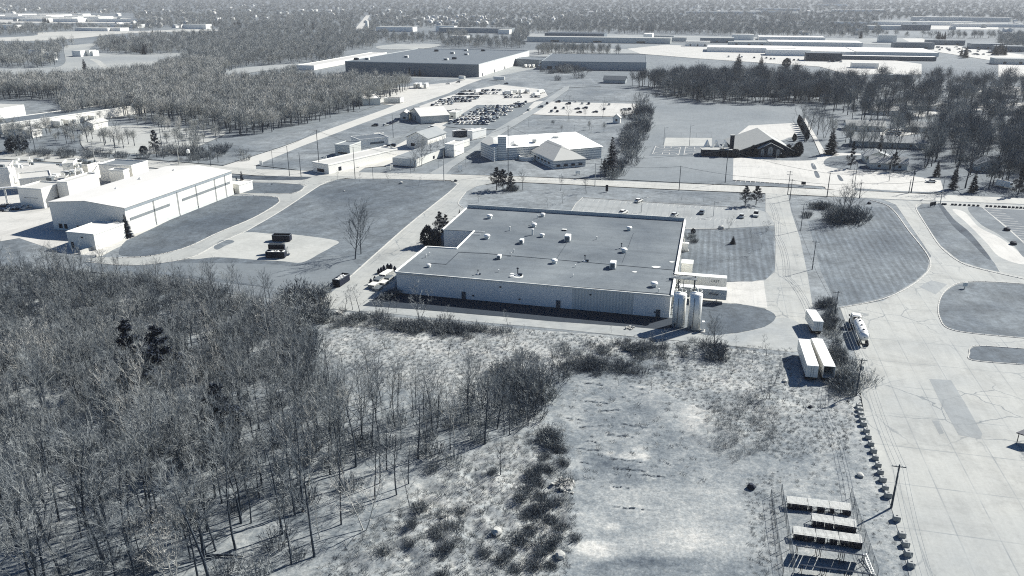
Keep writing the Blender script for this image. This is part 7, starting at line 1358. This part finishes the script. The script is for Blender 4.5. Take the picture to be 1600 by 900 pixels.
# ------------------------------------------------------------------ woods in the middle distance
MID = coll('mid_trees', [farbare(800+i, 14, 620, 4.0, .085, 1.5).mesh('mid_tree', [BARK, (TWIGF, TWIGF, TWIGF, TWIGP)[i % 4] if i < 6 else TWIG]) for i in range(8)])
MIDD = coll('mid_dark_trees', [farbare(840+i, 14, 620, 4.4, .085, 1.5).mesh('mid_tree', [BARK, TWIGK]) for i in range(5)])
MIX = coll('mixed_trees', [farbare(880+i, 14, 900, (4.6, 5.4, 4.0)[i % 3], .075, 1.4, .2).mesh('mid_tree', [BARK, (TWIGK, TWIG, TWIGD)[i % 3]]) for i in range(9)])
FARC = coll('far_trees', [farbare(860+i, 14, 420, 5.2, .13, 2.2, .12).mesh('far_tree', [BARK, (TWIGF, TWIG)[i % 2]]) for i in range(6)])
CLR = [[(-200, 60), (50, 54), (110, 48), (230, 47), (310, 44), (350, 47), (200, 54), (120, 61), (40, 66), (-200, 70)], [(95, 78), (120, 70), (150, 67), (150, 76), (140, 80), (200, 86), (300, 84), (270, 94), (240, 107), (180, 112), (90, 119), (-200, 121), (-200, 106), (60, 106), (100, 100)],
       [(-40, 22), (210, 22), (210, 36), (140, 38), (-40, 36)], [(140, 32), (215, 32), (215, 37), (140, 37)], [(540, 79), (640, 74), (830, 76), (850, 92), (1040, 86), (1060, 96), (1000, 118), (880, 118), (830, 104), (740, 122), (540, 121), (460, 118), (470, 104), (540, 92)], [(340, 120), (370, 106), (480, 98), (480, 106), (400, 122)],
       [(585, 68), (690, 68), (690, 78), (600, 78)], [(555, 47), (570, 24), (580, 24), (568, 47)], [(830, 52), (1090, 54), (1180, 58), (1440, 58), (1600, 84), (1640, 120), (1440, 116), (1330, 120), (1250, 104), (1040, 92), (960, 72), (820, 70)], [(1300, 126), (1230, 112), (1180, 112), (1060, 110), (1040, 118), (850, 110), (850, 100), (1040, 84), (1440, 96)],
       [(1370, 32), (1500, 28), (1600, 36), (1600, 50), (1380, 50)], [(605, 44), (700, 44), (700, 52), (605, 52)], [(735, 46), (800, 46), (800, 60), (735, 56)]]
def opened(xs, ys, h=13):
    d = ys*CP+CAMH*SP; a, b = proj(xs, ys); hp = h*FPX/d; ok = np.ones(len(xs), bool)
    for P in CLR: ok &= ~(inpoly(a, b, P) | inpoly(a, b-hp*.75, P) | inpoly(a, b-hp*.35, P))
    for o in S.objects:
        if o.get('category') == 'house' and o.get('kind') is None and not o.get('group'):
            dx, dy = xs-o.location.x, ys-o.location.y; ok &= ~((np.abs(dx) < 9) & (dy < 7) & (dy > -15))
    return ok
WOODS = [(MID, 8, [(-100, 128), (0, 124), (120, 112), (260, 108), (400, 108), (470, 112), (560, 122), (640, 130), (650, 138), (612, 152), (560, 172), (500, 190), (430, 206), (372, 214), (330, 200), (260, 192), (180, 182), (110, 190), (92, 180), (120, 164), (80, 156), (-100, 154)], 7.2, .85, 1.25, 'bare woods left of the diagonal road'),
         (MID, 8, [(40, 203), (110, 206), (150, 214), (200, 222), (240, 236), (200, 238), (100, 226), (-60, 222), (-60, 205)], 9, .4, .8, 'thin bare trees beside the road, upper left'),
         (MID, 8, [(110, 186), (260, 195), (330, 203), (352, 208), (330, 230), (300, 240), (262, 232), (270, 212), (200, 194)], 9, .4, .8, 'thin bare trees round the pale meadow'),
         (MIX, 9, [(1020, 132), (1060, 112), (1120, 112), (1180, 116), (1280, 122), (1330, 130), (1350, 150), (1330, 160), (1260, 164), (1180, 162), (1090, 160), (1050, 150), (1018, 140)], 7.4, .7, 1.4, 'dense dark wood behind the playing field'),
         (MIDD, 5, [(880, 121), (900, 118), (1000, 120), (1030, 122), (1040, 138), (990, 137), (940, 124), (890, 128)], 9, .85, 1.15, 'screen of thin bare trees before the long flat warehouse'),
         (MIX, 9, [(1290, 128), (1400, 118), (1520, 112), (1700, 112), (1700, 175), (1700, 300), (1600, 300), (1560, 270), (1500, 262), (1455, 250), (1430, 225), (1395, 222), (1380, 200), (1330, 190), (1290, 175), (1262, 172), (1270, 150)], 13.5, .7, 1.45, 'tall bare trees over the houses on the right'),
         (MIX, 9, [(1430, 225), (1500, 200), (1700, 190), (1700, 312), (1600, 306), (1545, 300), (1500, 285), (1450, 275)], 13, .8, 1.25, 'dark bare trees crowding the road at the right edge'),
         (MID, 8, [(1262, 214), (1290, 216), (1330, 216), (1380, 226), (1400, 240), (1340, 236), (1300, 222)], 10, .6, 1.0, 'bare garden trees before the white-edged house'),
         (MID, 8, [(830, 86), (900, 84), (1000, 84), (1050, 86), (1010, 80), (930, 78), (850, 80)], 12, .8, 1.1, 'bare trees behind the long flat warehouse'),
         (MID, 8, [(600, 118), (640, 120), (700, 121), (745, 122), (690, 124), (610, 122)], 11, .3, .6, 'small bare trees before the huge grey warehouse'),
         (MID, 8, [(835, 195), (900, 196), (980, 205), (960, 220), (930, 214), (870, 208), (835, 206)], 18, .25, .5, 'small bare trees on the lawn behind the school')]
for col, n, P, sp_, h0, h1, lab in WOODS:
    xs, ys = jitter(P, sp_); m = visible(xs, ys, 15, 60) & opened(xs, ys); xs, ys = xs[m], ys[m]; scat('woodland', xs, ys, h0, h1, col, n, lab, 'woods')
# far woods out to the horizon, open where fields, roads and roofs lie
fx, fy = [], []; f = 800.0
while f < 13500:
    s_ = max(9.5, f/95); n = int(2*(f*.72+60)/s_); xx = (np.arange(n)-n/2)*s_+NR.uniform(-.45, .45, n)*s_; yy = f+NR.uniform(-.45, .45, n)*s_; fx.append(xx); fy.append(yy); f += s_*(1 if f < 3500 else 1.6)
fx, fy = np.concatenate(fx), np.concatenate(fy); px, py = proj(fx, fy); m = (py < 122) & (px > -40) & (px < 1640)
hp_ = 12*FPX/(fy*CP+CAMH*SP)
for P in CLR: m &= ~(inpoly(px, py, P) | inpoly(px, py-hp_*.8, P) | inpoly(px, py-hp_*.4, P))
# nothing on top of buildings already placed
m &= ~((px > 640) & (py > 86) & (px < 1040)); m &= ~((px > 470) & (px < 640) & (py > 97)); m &= ~((px > 1440) & (py > 60) & (px < 1560) & (py < 76+(px-1440)*.1))
m &= ~((NR.random(len(px)) < .12)); fx, fy, py = fx[m], fy[m], py[m]
bs = [(o.location.x, o.location.y, max(abs(v[0]) for v in o.children[0].bound_box)+7, max(abs(v[1]) for v in o.children[0].bound_box)+7) for o in S.objects if o.get('category') == 'building' and o.location.y > 700 and o.children]
hs = np.array([(o.location.x, o.location.y) for o in S.objects if o.get('group', '').startswith('small far')])
ok = np.ones(len(fx), bool)
for bx, by, rx, ry in bs: 
    dx, dy = fx-bx, fy-by; u, v = dx*math.cos(GA)+dy*math.sin(GA), -dx*math.sin(GA)+dy*math.cos(GA); ok &= ~((np.abs(u) < rx) & (v < ry) & (v > -ry-45))
for hx, hy in hs: k_ = hy/1200; ok &= ~((np.abs(fx-hx) < 9*max(1, k_*.7)) & (fy < hy+8) & (fy > hy-60*k_))
fx, fy, py = fx[ok], fy[ok], py[ok]; k = len(fx); fs = NR.uniform(.7, 1.15, k)*np.clip(fy/3500, 1, 2.0)**.5; wd = np.clip(fy/1500, 1, 4.2)
scatter('far_woodland', np.stack([fx, fy, np.full(k, -.2)], 1), None, NR.uniform(0, 6.28, k), NR.integers(0, 6, k), FARC, 'bare woods stretching to the horizon', 'woods', np.stack([fs*wd**.55]*2+[fs], 1))
print('far trees', k, 'objects', len(S.objects))
# ------------------------------------------------------------------ the air: even thin haze from the ground to above the camera
hb = MB().box((0, 7200, 44), (26000, 14800, 92)); hz = NT('haze_air'); hz.t.nodes.remove(hz.b)
pv = hz.n('ShaderNodeVolumePrincipled'); pv.inputs['Color'].default_value = (.54, .56, .58, 1); pv.inputs['Density'].default_value = .00009; pv.inputs['Anisotropy'].default_value = .2
hz.l(pv.outputs[0], hz.t.nodes['Material Output'].inputs['Volume']); tag(hb.build('haze', hz.m), 'thin pale haze over the whole landscape', 'haze', kind='stuff')
